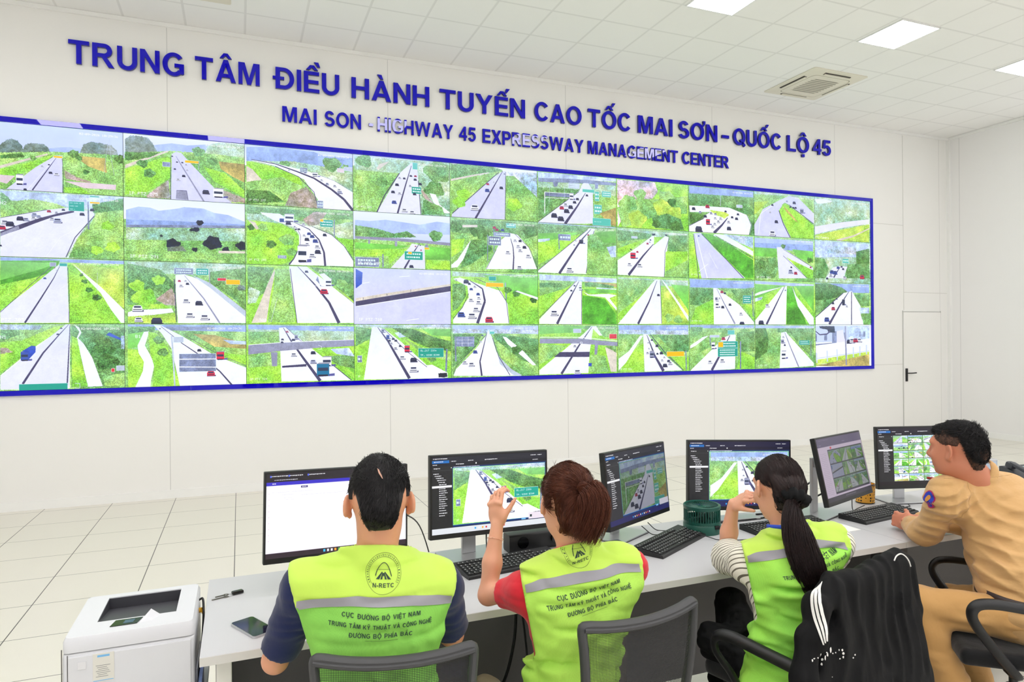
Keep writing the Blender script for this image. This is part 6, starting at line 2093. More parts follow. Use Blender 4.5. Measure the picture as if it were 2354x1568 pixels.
def build_person(label, J, head, arms, legs, mats, hair, w=1.0, seed=1, vest=None, sleeve=.8, shirt_long=False, neckr=.052, jaw=1.0, hs=1.0, blouse=0.0):
    """head=(centre, R); arms=[(shoulder, elbow, wrist, hand kwargs)]; legs=[(hip, knee, ankle, toe dir)]"""
    l, f, u = J['R']; hc, HR = head
    pts = [J['pelvis'], J['neck'], hc + V3(0, 0, .05)] + [p for a in arms for p in a[:3]] + [a[2] + unit(a[3]['d']) * .1 for a in arms]
    lo, hi = bounds(*pts, pad=.16); lo[2] = max(lo[2], .35)
    F = SDF(lo, hi, .0045)
    torso_sdf(F, J, -.012, .05, w)
    head_sdf(F, hc, HR, hs, jaw)
    F.cap(J['neck'] - u * .04, hc - HR[2] * .055 * hs - HR[1] * .018, neckr + .004, neckr, .028)
    for i, a in enumerate(arms):
        left = a[3].get('left', i == 0); r0 = .040 * w; r1 = .034 * w
        F.cap(a[0], a[1], r0, r1, .02); F.cap(a[1], a[1] * .55 + a[2] * .45, r1 * .98, .034 * w, .02); F.cap(a[1] * .55 + a[2] * .45, a[2], .033 * w, .0225 * w, .02)
        kw = dict(a[3]); kw.pop('left', None); hand_sdf(F, a[2], kw.pop('d'), kw.pop('n'), kw.pop('curls'), left=left, **kw)
    body, BV, BQ = emit_mesh('person', F, mats['skin'], None, 1)
    tag(body, label, 'person')
    eyes(hc, HR, hs, body)
    b = BM(); P = lambda a, b_, z: Vector(hc + hs * (HR[0] * a + HR[1] * b_ + HR[2] * z))
    tube(b, [P(-.018, .0905, -.0665), P(-.008, .0965, -.0625), P(.0, .0965, -.064), P(.008, .0965, -.0625), P(.018, .0905, -.0665)], .0034, n=6, per=4); tube(b, [P(-.016, .089, -.067), P(0, .0965, -.0715), P(.016, .089, -.067)], .0036, n=6, per=4)
    obj('lips', b, M['lip'], body, smooth=True)
    # shirt with sleeves
    F = SDF(lo, hi, .0055); torso_sdf(F, J, .0 + (0 if vest else .014), .05 if vest else .085, w)
    F.cap(J['neck'] - u * .05, J['neck'] + u * .006 - f * .004, .070, .058, .03)
    for a in arms:
        if shirt_long:
            F.cap(a[0], a[1], .060 * w, .054 * w, .045); F.cap(a[1], a[1] * .15 + a[2] * .85, .054 * w, .040 * w, .03)
            F.cap(a[1] * .15 + a[2] * .85, a[2] * 1.02 - a[1] * .02, .038 * w, .037 * w, .004)
        else:
            e = a[0] * (1 - sleeve) + a[1] * sleeve; F.cap(a[0], e, .062 * w, (.055 + blouse) * w, .04)
    F.noise(.009 if shirt_long else .006, (.06, .06, .05), seed); F.noise(.011 if shirt_long else .004, (.10, .14, .05) if shirt_long else (.09, .09, .022), seed + 3, True)
    for a in arms:
        if not shirt_long:
            e = a[0] * (1 - sleeve) + a[1] * sleeve; dv = unit(a[1] - a[0]); X, Y, Z = F.ax[0][:, None, None], F.ax[1][None, :, None], F.ax[2][None, None, :]
            pl = (X - e[0]) * dv[0] + (Y - e[1]) * dv[1] + (Z - e[2]) * dv[2]; rad = np.sqrt((X - e[0]) ** 2 + (Y - e[1]) ** 2 + (Z - e[2]) ** 2)
            F.d = np.where(rad < .14, np.maximum(F.d, pl.astype(np.float32)), F.d)
    X, Y, Z = F.ax[0][:, None, None], F.ax[1][None, :, None], F.ax[2][None, None, :]
    nk = J['neck'] + u * .010 - f * .02; nd = unit(u + f * .35); neck_cut(F, nk, nd, .095)
    for q in mats.get('folds', ()): F.folds(*q[0], **q[1])
    shirt, SV, SQ = emit_mesh('shirt', F, mats['shirt'], body, 2)
    if 'shirt_label' in mats: shirt['label'] = mats['shirt_label']
    pr = None
    if vest:
        F = SDF(lo - .03, hi + .03, .0055); torso_sdf(F, J, .021, .055, w)
        for a in arms: F.cap(a[0], a[0] * .80 + a[1] * .20, .064 * w, .058 * w, .03)
        F.cap(J['neck'] - u * .06, J['neck'] + u * .000 - f * .006, .078, .066, .03)
        hem = vest.get('hem'); 
        F.cap(J['pelvis'] + V3(0, 0, .0), J['pelvis'] - V3(0, 0, .05), .15 * w + .02, .16 * w + .02, .06) if hem else None
        F.noise(.012, (.07, .07, .07), seed + 7); F.noise(vest.get('fold', .012), (.11, .11, .035), seed + 9, True)
        X, Y, Z = F.ax[0][:, None, None], F.ax[1][None, :, None], F.ax[2][None, None, :]
        nk = J['neck'] + u * .012 - f * .03; nd = unit(u + f * .40); neck_cut(F, nk, nd, .115)
        for q in vest.get('folds', ()): F.folds(*q[0], **q[1])
        zc = J['pelvis'][2] - .06; F.d = np.maximum(F.d, (zc - Z).astype(np.float32) + 0 * F.d)
        for a in arms:      # armholes cut square across the shoulder
            e = a[0] + (a[0] - J['neck']) * vest.get('cap', .10); dv = unit(unit(a[0] - J['neck']) * np.array([1, 1, .15]) + unit(a[1] - a[0]) * vest.get('armtilt', .22))
            pl = (X - e[0]) * dv[0] + (Y - e[1]) * dv[1] + (Z - e[2]) * dv[2]; rad = np.sqrt((X - a[0][0]) ** 2 + (Y - a[0][1]) ** 2 + (Z - a[0][2] + .05) ** 2)
            F.d = np.where(rad < vest.get('hole', .145), np.maximum(F.d, pl.astype(np.float32)), F.d)
        org = J['chest'] + u * vest['sv']; sl = vest.get('slope', 0.0); su = unit(u + l * sl)
        vo, VV, VQ = emit_mesh('safety_vest', F, [M['vest'], vest['net']], body, 2, cut=(org - su * .004, -su, l, vest.get('arch', .6)))
        sll = unit(l - u * sl)
        pr = Proj(VV, VQ, org, sll, su, f)
        pr.strip('reflective_stripe', -.22, .22, -.0115, .0115, M['reflect'], vo, n=70, off=.003, fb=lambda a: -vest.get('arch', .6) * a * a)
        if vest.get('lv') is None: vest['lv'] = 9.0
        pl_ = [[(a + vest.get('la', 0), b + vest['lv']) for a, b in P] for P in logo_polys(.047)]
        k = vest.get('la', 0)
        if vest['lv'] < 1: pr.polys('round_emblem', pl_, M['ink'], vo)
        if vest['lv'] < 1: pr.text('emblem_letters', [('N-RETC', k, vest['lv'] - .031, .056, .0095)], M['ink'], vo)
        tb, ta = vest.get('tv', -.045), vest.get('ta', .0)
        pr.text('back_lettering', [('CỤC ĐƯỜNG BỘ VIỆT NAM', ta, tb, .205, .0108), ('TRUNG TÂM KỸ THUẬT VÀ CÔNG NGHỆ', ta, tb - .0235, .270, .0108), ('ĐƯỜNG BỘ PHÍA BẮC', ta, tb - .047, .165, .0108)], M['ink'], vo, .0028)
        pr.strip('underline', ta - .04, ta + .045, tb - .0545, tb - .0535, M['ink_thin'], vo, n=10, nb=1)
    # trousers and shoes
    if legs:
        allp = [J['pelvis']] + [p for g in legs for p in g[:3]]; lo2, hi2 = bounds(*allp, pad=.17); lo2[2] = max(lo2[2], .02)
        F = SDF(lo2, hi2, .008); F.ell(J['pelvis'], [.158 * w, .125 * w, .11], J['Rp'], .05)
        for hp, kn, an, toe in legs:
            F.cap(hp, kn, .084 * w, .064 * w, .05); F.cap(kn, an, .062 * w, .052 * w, .03)
        F.noise(.010, (.06, .06, .05), seed + 21); F.noise(.010, (.12, .12, .04), seed + 22, True)
        X, Y, Z = F.ax[0][:, None, None] - J['pelvis'][0], F.ax[1][None, :, None] - J['pelvis'][1], F.ax[2][None, None, :] - (J['pelvis'][2] + .10)
        F.d = np.maximum(F.d, np.minimum(Z, .21 - np.sqrt(X * X + Y * Y)).astype(np.float32))
        emit_mesh('trousers', F, mats['trousers'], body, 2)
        for hp, kn, an, toe in legs:
            toe = unit(toe); lo3, hi3 = bounds(an, an + toe * .18, pad=.08); F = SDF(lo3, hi3, .006); b0 = V3(an[0], an[1], .035)
            F.cap(b0 - toe * .02, b0 + toe * .10, .040, .042, .02); F.cap(b0 + toe * .10, b0 + toe * .16 - V3(0, 0, .005), .042, .032, .02); F.cap(b0, V3(an[0], an[1], .10), .042, .040, .02)
            F.d = np.maximum(F.d, (0.004 - F.ax[2][None, None, :]).astype(np.float32) + 0 * F.d); emit_mesh('shoe', F, mats['shoes'], body, 2)
    return body, J, pr, (BV, BQ), (SV, SQ)
def cap_hair(body, hc, R, s, m, thick=.016, front=.045, low=-.035, back_low=-.085, noise=.006, seed=5, name='hair', top=.0, h=.0045, side=.0, extra=None, earline=.022):
    """hair shell over the skull, open at face and nape"""
    l, f, u = R; c = np.asarray(hc, float); F = SDF(c - .16, c + .16, h)
    P = lambda a, b_, z: c + s * (l * a + f * b_ + u * z)
    F.ell(P(0, -.014, .032 + top * .3), [(.079 + thick + side) * s, (.098 + thick) * s, (.090 + thick + top) * s], R, .01)
    F.cap(P(0, -.075, -.01), P(0, -.068, back_low + .03), (.045 + thick) * s, (.036 + thick) * s, .03)
    for e in (-1, 1): F.cap(P(e * .040, -.06, .0), P(e * .026, -.055, back_low + .035), (.036 + thick * .8) * s, (.03 + thick * .8) * s, .03)
    if extra: extra(F, P)
    if noise: F.noise(noise, (.014, .014, .03), seed); F.noise(noise * .7, (.03, .03, .05), seed + 1, True)
    X, Y, Z = F.ax[0][:, None, None] - c[0], F.ax[1][None, :, None] - c[1], F.ax[2][None, None, :] - c[2]
    fa = (X * f[0] + Y * f[1] + Z * f[2]) / s; ua = (X * u[0] + Y * u[1] + Z * u[2]) / s; la = np.abs(X * l[0] + Y * l[1] + Z * l[2]) / s
    # keep: above a hairline that drops from the brow over the ear to the nape
    line = np.where(fa > front, .055 + (fa - front) * .9, np.where(fa > -.005, low + .040 + (fa + .005) / (front + .005) * (.015 - low), np.where(fa > -.035, low + (fa + .035) * 1.3, back_low)))
    line = np.where((fa > -.048) & (la > .040), np.maximum(line, earline), line); line = np.where(fa <= -.048, line + 46 * np.maximum(la - .018, 0) ** 2, line)
    keep = (line - ua) * s * .7; F.d = np.maximum(F.d, keep.astype(np.float32))
    o, V, Q = emit_mesh(name, F, m, body, 2); return o, V, Q

# ================================================================== the short-haired man at the left
def hk(d, n, curls, **k): return dict(d=V3(*d), n=V3(*n), curls=curls, **k)
REL = ((.35, .45, .3), (.4, .5, .3), (.45, .5, .35), (.5, .55, .4)); GRIP = ((.9, 1.0, .6), (1.0, 1.1, .6), (1.05, 1.1, .6), (1.1, 1.1, .6))
def person1():
    nk = V3(*W(866, 1258, 1.93)); J = J_of(nk, 8, lean=.045, w=.178, tilt=.075)
    l, f, u = J['R']; hc = V3(*W(872, 1160, 1.94)) ; HR = frame(V3(math.sin(.16), math.cos(.16), 0), pitch=.12)
    eL, wL = V3(.088, -6.20, .775), V3(.125, -5.955, .790)
    eR, wR = V3(.600, -6.22, .770), V3(.500, -5.97, .790)
    pe = J['pelvis']
    legs = [(pe + l * .09, pe + l * .13 + f * .42 + V3(0, 0, .00), pe * np.array([1, 1, 0]) + l * .14 + f * .44 + V3(0, 0, .10), f), (pe - l * .09, pe - l * .12 + f * .42, pe * np.array([1, 1, 0]) - l * .12 + f * .38 + V3(0, 0, .10), f)]
    arms = [(J['shL'] + l * .01, eL, wL, hk((.15, 1, .05), (.2, 0, -1), GRIP, left=True, thumb=(.6, .6, .2))), (J['shR'] - l * .01, eR, wR, hk((-.25, 1, -.02), (0, 0, -1), REL, left=False))]
    back = J['chest'] - f * .13
    fv = [((back - u * .13 - l * .08, u * .6 - l * .8, .055, .011, .10), dict(along=u * .8 + l * .6, bend=.3, seed=1)), ((back - u * .16 + l * .06, u * .3 - l * .95, .05, .010, .12), dict(along=u, bend=.2, seed=.4)), ((back + u * .02 - l * .12, u * .5 - l * .85, .045, .007, .09), dict(along=u, seed=2))]
    body, J, pr, B, S = build_person('man with short black hair, lime safety vest over navy T-shirt, sitting leftmost', J, (hc, HR), arms, legs,
        dict(skin=M['skin1'], shirt=M['navy'], trousers=M['blackcloth'], shoes=M['blackcloth'], shirt_label='navy blue T-shirt'), None, w=1.0, seed=3, vest=dict(folds=fv, net=M['net_g'], sv=.108, lv=.064, slope=-.0, tv=-.040), sleeve=.86, hs=1.02)
    o, V, Q = cap_hair(body, hc, HR, 1.02, M['hair_black'], thick=.004, back_low=-.058, noise=.003, top=.010, side=.0)
    N = normals_of(V, Q); l2, f2, u2 = HR; cr = hc + u2 * .10 - f2 * .045 - l2 * .002
    def flow(P): d = P - cr; return d + np.array([.0, .0, -.03]) + .4 * np.cross(d, u2)
    def m_in(P): q = P - hc; ua = q @ u2; la = np.abs(q @ l2); return ~((la > .050) & (ua < .050)) & (ua > -.045)
    strands('hair_strands', V, N, flow, 14000, .017, M['hair_black'], o, seed=2, lift=.10, wid=.0007, curve=.06, mask=m_in)
    def m_top(P): q = P - hc; return (q @ u2 > .07)
    strands('hair_tufts', V, N, lambda P: (P - cr) + u2 * .05 + f2 * .05, 900, .018, M['hair_black'], o, seed=5, wid=.0007, lift=.35, mask=m_top)
    # pale scalp showing at the whorl
    b = BM(); bv = BVHTree.FromPolygons([tuple(v) for v in V], [tuple(map(int, q)) for q in Q]); row = []
    for t in range(9):
        q = hc + u2 * (.098 - .022 * t / 8) - f2 * (.085 + .018 * t / 8) + l2 * (.006 - .012 * t / 8); hcst, n_, i_, d_ = bv.find_nearest(Vector(q)); n_ = Vector(unit(np.array(hcst) - hc)); wd = .0022 * math.sin(PI * (t + .7) / 9.2) + .0004
        row.append((hcst + n_ * .0042 + Vector(l2) * wd, hcst + n_ * .0042 - Vector(l2) * wd))
    for A, B_ in zip(row, row[1:]): b.faces.new([b.verts.new(v) for v in (A[0], B_[0], B_[1], A[1])])
    obj('parting', b, mat('scalp', (196, 150, 130), .6, vary=.05), o, smooth=True)
    return body
# ================================================================== the woman with reddish hair and raised hand
def person2():
    nk = V3(*W(1318, 1252, 2.14)); J = J_of(nk, 10, lean=.05, w=.165, tilt=-.14, side=-.03)
    l, f, u = J['R']; hc = V3(*W(1303, 1160, 2.16)); HR = frame(V3(math.sin(.12), math.cos(.12), 0), roll=.06, pitch=.10)
    eL = V3(*W(1122, 1368, 2.24)); wL = V3(*W(1143, 1206, 2.29))
    eR, wR = V3(1.225, -6.20, .80), V3(1.13, -5.99, .792)
    pe = J['pelvis']
    legs = [(pe + l * .09, pe + l * .20 + f * .40 + V3(0, 0, -.02), pe * np.array([1, 1, 0]) + l * .16 + f * .34 + V3(0, 0, .10), f), (pe - l * .09, pe - l * .10 + f * .42, pe * np.array([1, 1, 0]) - l * .10 + f * .38 + V3(0, 0, .10), f)]
    CUP = ((.35, .95, .75), (.45, .95, .7), (.5, .95, .7), (.55, .9, .7))
    arms = [(J['shL'], eL, wL, hk((-.04, .16, 1), (.86, .50, -.1), CUP, left=True, thumb=(.50, .80, .45), thumb_curl=.1, s=.86, spread=.03)), (J['shR'], eR, wR, hk((-.3, 1, 0), (0, 0, -1), REL, left=False, s=.92))]
    back = J['chest'] - f * .13
    fv = [((back - u * .20 + l * .04, l * .9 + u * .3, .06, .016, .16), dict(along=u, bend=.3, seed=1)), ((back - u * .08 - l * .10, u * .7 - l * .7, .05, .010, .11), dict(along=u, seed=.4))]
    body, J, pr, B, S = build_person('woman with reddish brown tied hair, red sleeve and raised left hand, in lime safety vest', J, (hc, HR), arms, legs,
        dict(skin=M['skin2'], shirt=M['red'], trousers=M['beige'], shoes=M['blackcloth'], shirt_label='red short-sleeved shirt'), None, w=.90, seed=11, vest=dict(folds=fv, net=M['net_y'], sv=.148, lv=.066, la=.032, ta=.036, slope=.0, fold=.018, tv=-.044, cap=.06), sleeve=.58, hs=.97, neckr=.045, jaw=.95)
    l2, f2, u2 = HR; knot = hc - f2 * .108 - l2 * .014 + u2 * .058
    o, V, Q = cap_hair(body, hc, HR, .97, M['hair_red'], thick=.009, back_low=-.085, noise=.003, top=.004, low=-.02, front=.03, earline=-.004)
    N = normals_of(V, Q)
    strands('hair_strands', V, N, lambda P: (knot - P), 14000, .045, M['hair_red'], o, seed=4, lift=.03, wid=.0006, rnd=.18)
    pts = [knot, knot - f2 * .030 - l2 * .006 + u2 * .004, knot - f2 * .042 - l2 * .018 - u2 * .04, knot - f2 * .030 - l2 * .012 - u2 * .095, knot - f2 * .012 + l2 * .002 - u2 * .150]
    tail('ponytail', pts, lambda t: .018 + .030 * math.sin(min(1, t * 1.35) * PI * .55) - .010 * max(0, t - .75), 2600, M['hair_red'], o, seed=8, flat=.65, wid=.0008, stray=.25)
    pts = [knot, knot - f2 * .03 - l2 * .02 + u2 * .014, knot - f2 * .03 - l2 * .042 + u2 * .004, knot - f2 * .02 - l2 * .058 - u2 * .022, knot - f2 * .02 - l2 * .066 - u2 * .05]
    tail('loose_lock', pts, lambda t: .014 * (1 - t) + .001, 260, M['hair_red'], o, seed=9, flat=.6, wid=.0011)
    pts = [knot + u2 * .0, knot - l2 * .024 - u2 * .01 - f2 * .02, knot - l2 * .038 - u2 * .04 - f2 * .02, knot - l2 * .030 - u2 * .080 - f2 * .015]
    tail('loose_lock', pts, lambda t: .016 * math.sin(PI * min(1, t + .25)) + .003, 420, M['hair_red'], o, seed=10, flat=.7, wid=.0012)
    b = BM(); lathe(b, [(.011, -.005), (.0165, -.003), (.0165, .003), (.011, .005)], 20, Matrix.Translation(Vector(knot - f2 * .006)) @ Vector(-f2).to_track_quat('Z', 'Y').to_matrix().to_4x4(), cap=False); obj('hair_tie', b, M['blackcloth'], o, smooth=True)
    ear = hc + l2 * .088 - f2 * .006 - u2 * .034
    # bracelet and ring
    b = BM(); ctr = wL * .80 + eL * .20; d_ = unit(wL - eL); r = []
    s_, t_ = unit(np.cross(d_, (0, 1, 0))), None; t_ = np.cross(d_, s_)
    r = [Vector(ctr + (s_ * math.cos(a) * .0275 + t_ * math.sin(a) * .0262) + d_ * .003 * math.sin(2 * a)) for a in np.linspace(0, 2 * PI, 40)]; tube(b, r, .0011, n=5, per=1)
    for a in (3.6, 4.1, 4.6): bmesh.ops.create_icosphere(b, subdivisions=1, radius=.0034, matrix=Matrix.Translation(Vector(ctr + s_ * math.cos(a) * .0285 + t_ * math.sin(a) * .0272)))
    tag(obj('bracelet', b, mat('rose_gold', (226, 176, 150), .25, metal=.8, vary=.04)), 'thin rose gold bracelet on the raised left wrist', 'bracelet')
    return body
# ================================================================== the woman with the long ponytail
def person3():
    nk = V3(*W(1806, 1205, 2.47)); J = J_of(nk, 18, lean=.09, w=.168, tilt=-.18, side=-.035)
    l, f, u = J['R']; hc = V3(*W(1788, 1124, 2.50)); HR = frame(V3(math.sin(.22), math.cos(.22), 0), roll=.04, pitch=.22)
    eL = V3(*W(1668, 1276, 2.70)); wL = V3(*W(1686, 1158, 2.66)); mth = hc + .98 * (HR[1] * .10 - HR[2] * .045 + HR[0] * .045); dh = unit(mth - wL) + V3(0, 0, .30)
    eR, wR = V3(2.20, -6.16, .80), V3(2.12, -5.98, .792)
    pe = J['pelvis']
    kn1 = V3(*W(1680, 1386, 2.80)); 
    legs = [(pe + l * .09, kn1, V3(1.76, -6.0, .10), f), (pe - l * .04, V3(*W(1640, 1470, 2.62)), pe * np.array([1, 1, 0]) - l * .08 + f * .36 + V3(0, 0, .10), f)]
    CUR = ((.25, .75, .5), (.35, .8, .55), (.6, .95, .6), (.8, 1.0, .6))
    arms = [(J['shL'], eL, wL, hk(tuple(dh), (.45, .25, -.75), CUR, left=True, thumb=(.35, .9, .35), thumb_curl=.05, s=.92)), (J['shR'], eR, wR, hk((-.3, 1, 0), (0, 0, -1), REL, left=False, s=.92))]
    k = NT('striped_blouse'); s_ = k.n('ShaderNodeSeparateXYZ'); k.l(k.coords(), s_.inputs[0])
    wv = k.n('ShaderNodeTexWave'); wv.wave_type = 'BANDS'; wv.bands_direction = 'DIAGONAL'; wv.inputs['Scale'].default_value = 25; wv.inputs['Distortion'].default_value = 1.6; wv.inputs['Detail'].default_value = 1; wv.inputs['Detail Scale'].default_value = .6; k.l(k.coords(), wv.inputs['Vector'])
    k.set(Base_Color=k.mix(k.math('GREATER_THAN', wv.outputs['Fac'], .84), rgb(238, 234, 220), rgb(112, 106, 92)), Roughness=.8); k.bump(k.noise(1.0, 4, .5, stretch=(14, 14, 8)), dist=.02, strength=.4)
    back = J['chest'] - f * .13
    fv = [((back - u * .20 + l * .04, u * .85 - l * .5, .055, .020, .16), dict(along=u * .5 + l * .85, bend=.3, seed=1)), ((back - u * .30, u * .8 - l * .6, .06, .018, .14), dict(along=u * .6 + l * .8, seed=.4)), ((back - u * .06 + l * .06, u, .04, .008, .11), dict(along=l, seed=2))]
    body, J, pr, B, S = build_person('woman with long dark ponytail and striped sleeve, in lime safety vest, hand at chin', J, (hc, HR), arms, legs,
        dict(skin=M['skin2'], shirt=k.m, trousers=M['blackcloth'], shoes=M['blackcloth'], shirt_label='cream blouse with thin grey stripes'), None, w=.92, seed=23, vest=dict(folds=fv, net=M['net_3'], sv=.160, lv=None, arch=1.0, slope=.0, fold=.022, tv=-.050, ta=.070, cap=.03, hem=1), sleeve=.86, hs=.98, neckr=.045, jaw=.95, blouse=.022)
    l2, f2, u2 = HR; knot = V3(*W(1824, 1146, 2.40))
    o, V, Q = cap_hair(body, hc, HR, .98, M['hair_dk'], thick=.003, back_low=-.080, noise=.001, top=.002, low=-.015, front=.04, earline=.028)
    N = normals_of(V, Q)
    strands('hair_strands', V, N, lambda P: (knot - P), 14000, .05, M['hair_dk'], o, seed=4, lift=.0, wid=.0006, rnd=.10)
    pts = [hc - f2 * .09 - u2 * .02, knot, V3(*W(1826, 1200, 2.345)), V3(*W(1846, 1270, 2.31)), V3(*W(1872, 1335, 2.29)), V3(*W(1880, 1392, 2.30))]
    tail('ponytail', pts, lambda t: .034 - .014 * math.exp(-((t - .2) / .07) ** 2) + .024 * math.sin(PI * min(1, max(0, (t - .2) / .8))) - .012 * max(0, t - .8) / .2, 4200, M['hair_dk'], o, seed=12, flat=.45, wid=.0008, stray=.15, segs=18)
    # scrunchie
    b = BM(); d_ = Vector(unit(V3(*pts[2]) - V3(*pts[1]))); q = d_.to_track_quat('Z', 'Y').to_matrix().to_4x4(); n = 48; ring = []
    for i in range(n):
        a = 2 * PI * i / n; rr = .034 + .004 * math.sin(a * 9) + .003 * math.sin(a * 14 + 1); ring.append([Vector(((rr + (.017) * math.cos(t) * (1 + .3 * math.sin(a * 11))) * math.cos(a), (rr + .017 * math.cos(t)) * math.sin(a), .022 * math.sin(t) + .004 * math.sin(a * 7))) for t in np.linspace(0, 2 * PI, 10)[:-1]])
    vs_ = [[b.verts.new(v) for v in r] for r in ring]
    for i in range(n):
        for j in range(9): b.faces.new((vs_[i][j], vs_[(i + 1) % n][j], vs_[(i + 1) % n][(j + 1) % 9], vs_[i][(j + 1) % 9]))
    bmesh.ops.transform(b, matrix=Matrix.Translation(Vector(knot)) @ q, verts=b.verts[:]); obj('scrunchie', b, M['blackcloth'], o, smooth=2)
    # blue lanyard round the neck
    b = BM(); nk2 = J['neck'] + J['R'][2] * .010
    R0 = J['R']; pts = [nk2 + R0[0] * .062 + R0[1] * .02 - R0[2] * .010, nk2 + R0[0] * .066 - R0[1] * .035 + R0[2] * .004, nk2 + R0[0] * .035 - R0[1] * .072 + R0[2] * .006, nk2 - R0[1] * .084 + R0[2] * .004, nk2 - R0[0] * .04 - R0[1] * .074 - R0[2] * .004, nk2 - R0[0] * .07 - R0[1] * .03 - R0[2] * .012]
    sweep(b, pts, [(-.0016, -.007), (.0016, -.007), (.0016, .007), (-.0016, .007)], per=6); obj('lanyard', b, mat('blue_lanyard', (40, 80, 214), .5, vary=.05), body, smooth=2)
    return body
# ================================================================== the officer in tan
def person4():
    nk = V3(*W(2247, 1092, 2.90)); R = frame(V3(math.sin(-.05), math.cos(-.05), 0), roll=-.12); l, f, u = R
    shL = V3(*W(2178, 1140, 2.86)); shR = V3(*W(2405, 1165, 3.02)); ch = V3(*W(2305, 1200, 2.90)); pe = V3(*W(2350, 1410, 2.78)); wa = V3(*W(2325, 1300, 2.84))
    J = dict(R=R, Rp=frame(V3(-.80, .60, 0)), neck=nk, chest=ch, waist=wa, pelvis=pe, shL=shL, shR=shR)
    hc = V3(*W(2198, 1034, 2.86)); HR = frame(unit(-_R + 1.75 * _F), pitch=.02, roll=-.04)
    eL = V3(2.835, -6.10, .805); wL = V3(2.905, -5.965, .800); eR = V3(3.16, -6.13, .80); wR = V3(3.00, -5.97, .805)
    kL = V3(*W(2105, 1385, 2.84)); aL = V3(*W(2245, 1640, 2.72)); aL[2] = .10; kR = V3(*W(2185, 1380, 3.12)); aR = V3(*W(2262, 1600, 3.02)); aR[2] = .10
    lf = J['Rp'][0]
    legs = [(pe + lf * .08, kL, aL, V3(-.9, .4, 0)), (pe - lf * .09, kR, aR, V3(-.8, .6, 0))]
    FIST = ((.9, 1.2, .8), (1.0, 1.2, .8), (1.0, 1.25, .8), (1.05, 1.25, .8))
    arms = [(shL, eL, wL, hk((.05, 1, .05), (.9, .1, -.3), FIST, left=True, thumb=(.5, .7, .5), thumb_curl=.5)), (shR, eR, wR, hk((-.75, .55, .08), (-.3, -.5, -.6), FIST, left=False, thumb=(.5, .7, .5), thumb_curl=.5))]
    A_ = lambda x, y, d: V3(*W(x, y, d)); im = lambda dx, dy: unit(_R * dx - _U * dy)      # directions as they read from the camera side
    sf = [((A_(2215, 1165, 2.76), im(.35, 1), .042, .016, .10), dict(along=im(1, -.3), bend=.3, seed=.5)), ((A_(2150, 1190, 2.86), im(.2, 1), .045, .014, .09), dict(along=im(1, -.25), bend=-.3, seed=1.5)),
          ((A_(2290, 1230, 2.72), im(-.75, 1), .060, .020, .16), dict(along=im(1, .7), bend=.5, seed=.2)), ((A_(2270, 1300, 2.72), im(-.9, .7), .050, .018, .11), dict(along=im(.7, .9), bend=.3, seed=2)),
          ((A_(2160, 1225, 2.92), im(-.4, 1), .04, .012, .08), dict(along=im(1, .4), seed=.9)), ((A_(2330, 1150, 2.78), im(.1, 1), .07, .008, .12), dict(along=im(1, 0), seed=.9))]
    body, J, pr, B, S = build_person('officer with crew cut in tan uniform, leaning on the desk in profile', J, (hc, HR), arms, legs,
        dict(skin=M['skin4'], folds=sf, shirt=M['tan'], trousers=M['tan2'], shoes=mat('brown_leather', (120, 62, 34), .4, vary=.1)), None, w=1.10, seed=31, shirt_long=True, hs=.96, neckr=.068, jaw=1.14)
    l2, f2, u2 = HR
    fade = hairm('faded_hair', (70, 46, 36), (96, 66, 52), .6)
    o, V, Q = cap_hair(body, hc, HR, .96, fade, thick=.004, back_low=-.075, noise=.0, top=.0, low=-.024, front=.060, earline=.030, name='faded_sides')
    N = normals_of(V, Q); strands('stubble', V, N, lambda P: -u2 + 0 * P - f2 * .3, 7000, .006, M['hair_black'], o, seed=6, lift=.3, wid=.0006)
    def keep_top(F, P): pass
    c = hc; F = SDF(c - .17, c + .17, .0045); P = lambda a, b_, z: c + .96 * (l2 * a + f2 * b_ + u2 * z)
    F.ell(P(0, -.014, .034), [.081 * .96, .103 * .96, .093 * .96], HR, .01); F.ell(P(0, -.070, .0), [.066, .046, .066], HR, .03)
    F.noise(.006, (.012, .012, .02), 9)
    X, Y, Z = F.ax[0][:, None, None] - c[0], F.ax[1][None, :, None] - c[1], F.ax[2][None, None, :] - c[2]
    fa = X * f2[0] + Y * f2[1] + Z * f2[2]; ua = X * u2[0] + Y * u2[1] + Z * u2[2]; la = np.abs(X * l2[0] + Y * l2[1] + Z * l2[2])
    line = np.where(fa > -.05, .066 + np.clip(fa, 0, 1) * .14, .066 + (fa + .05) * 2.0); line = np.maximum(line, -.035)
    F.d = np.maximum(F.d, ((line - ua) * .7).astype(np.float32)); F.d = np.maximum(F.d, (fa - .080).astype(np.float32) + 0 * F.d)
    o2, V, Q = emit_mesh('hair', F, M['hair_black'], body, 2); N = normals_of(V, Q)
    strands('hair_strands', V, N, lambda P: f2 * .6 - u2 * .25 + (P - hc) * 2, 12000, .016, M['hair_black'], o2, seed=6, lift=.40, wid=.0007)
    def ft(P): q = P - hc; return (q @ f2 > .045) & (q @ u2 > .055)
    strands('hair_fringe', V, N, lambda P: f2 * .9 + u2 * .15 + 0 * P, 2500, .022, M['hair_black'], o2, seed=7, lift=.6, wid=.0007, mask=ft)
    def bk(P): q = P - hc; return (q @ f2 < -.05) & (q @ u2 > .05)
    strands('hair_cowlick', V, N, lambda P: -f2 * .5 + u2 * .8 + 0 * P, 400, .024, M['hair_black'], o2, seed=8, lift=.7, wid=.0008, mask=bk)
    def nb(P): q = P - hc; return (q @ f2 < -.05)
    strands('nape_hair', V, N, lambda P: -u2 + 0 * P, 4000, .018, M['hair_black'], o2, seed=9, lift=.10, wid=.0007, mask=nb)
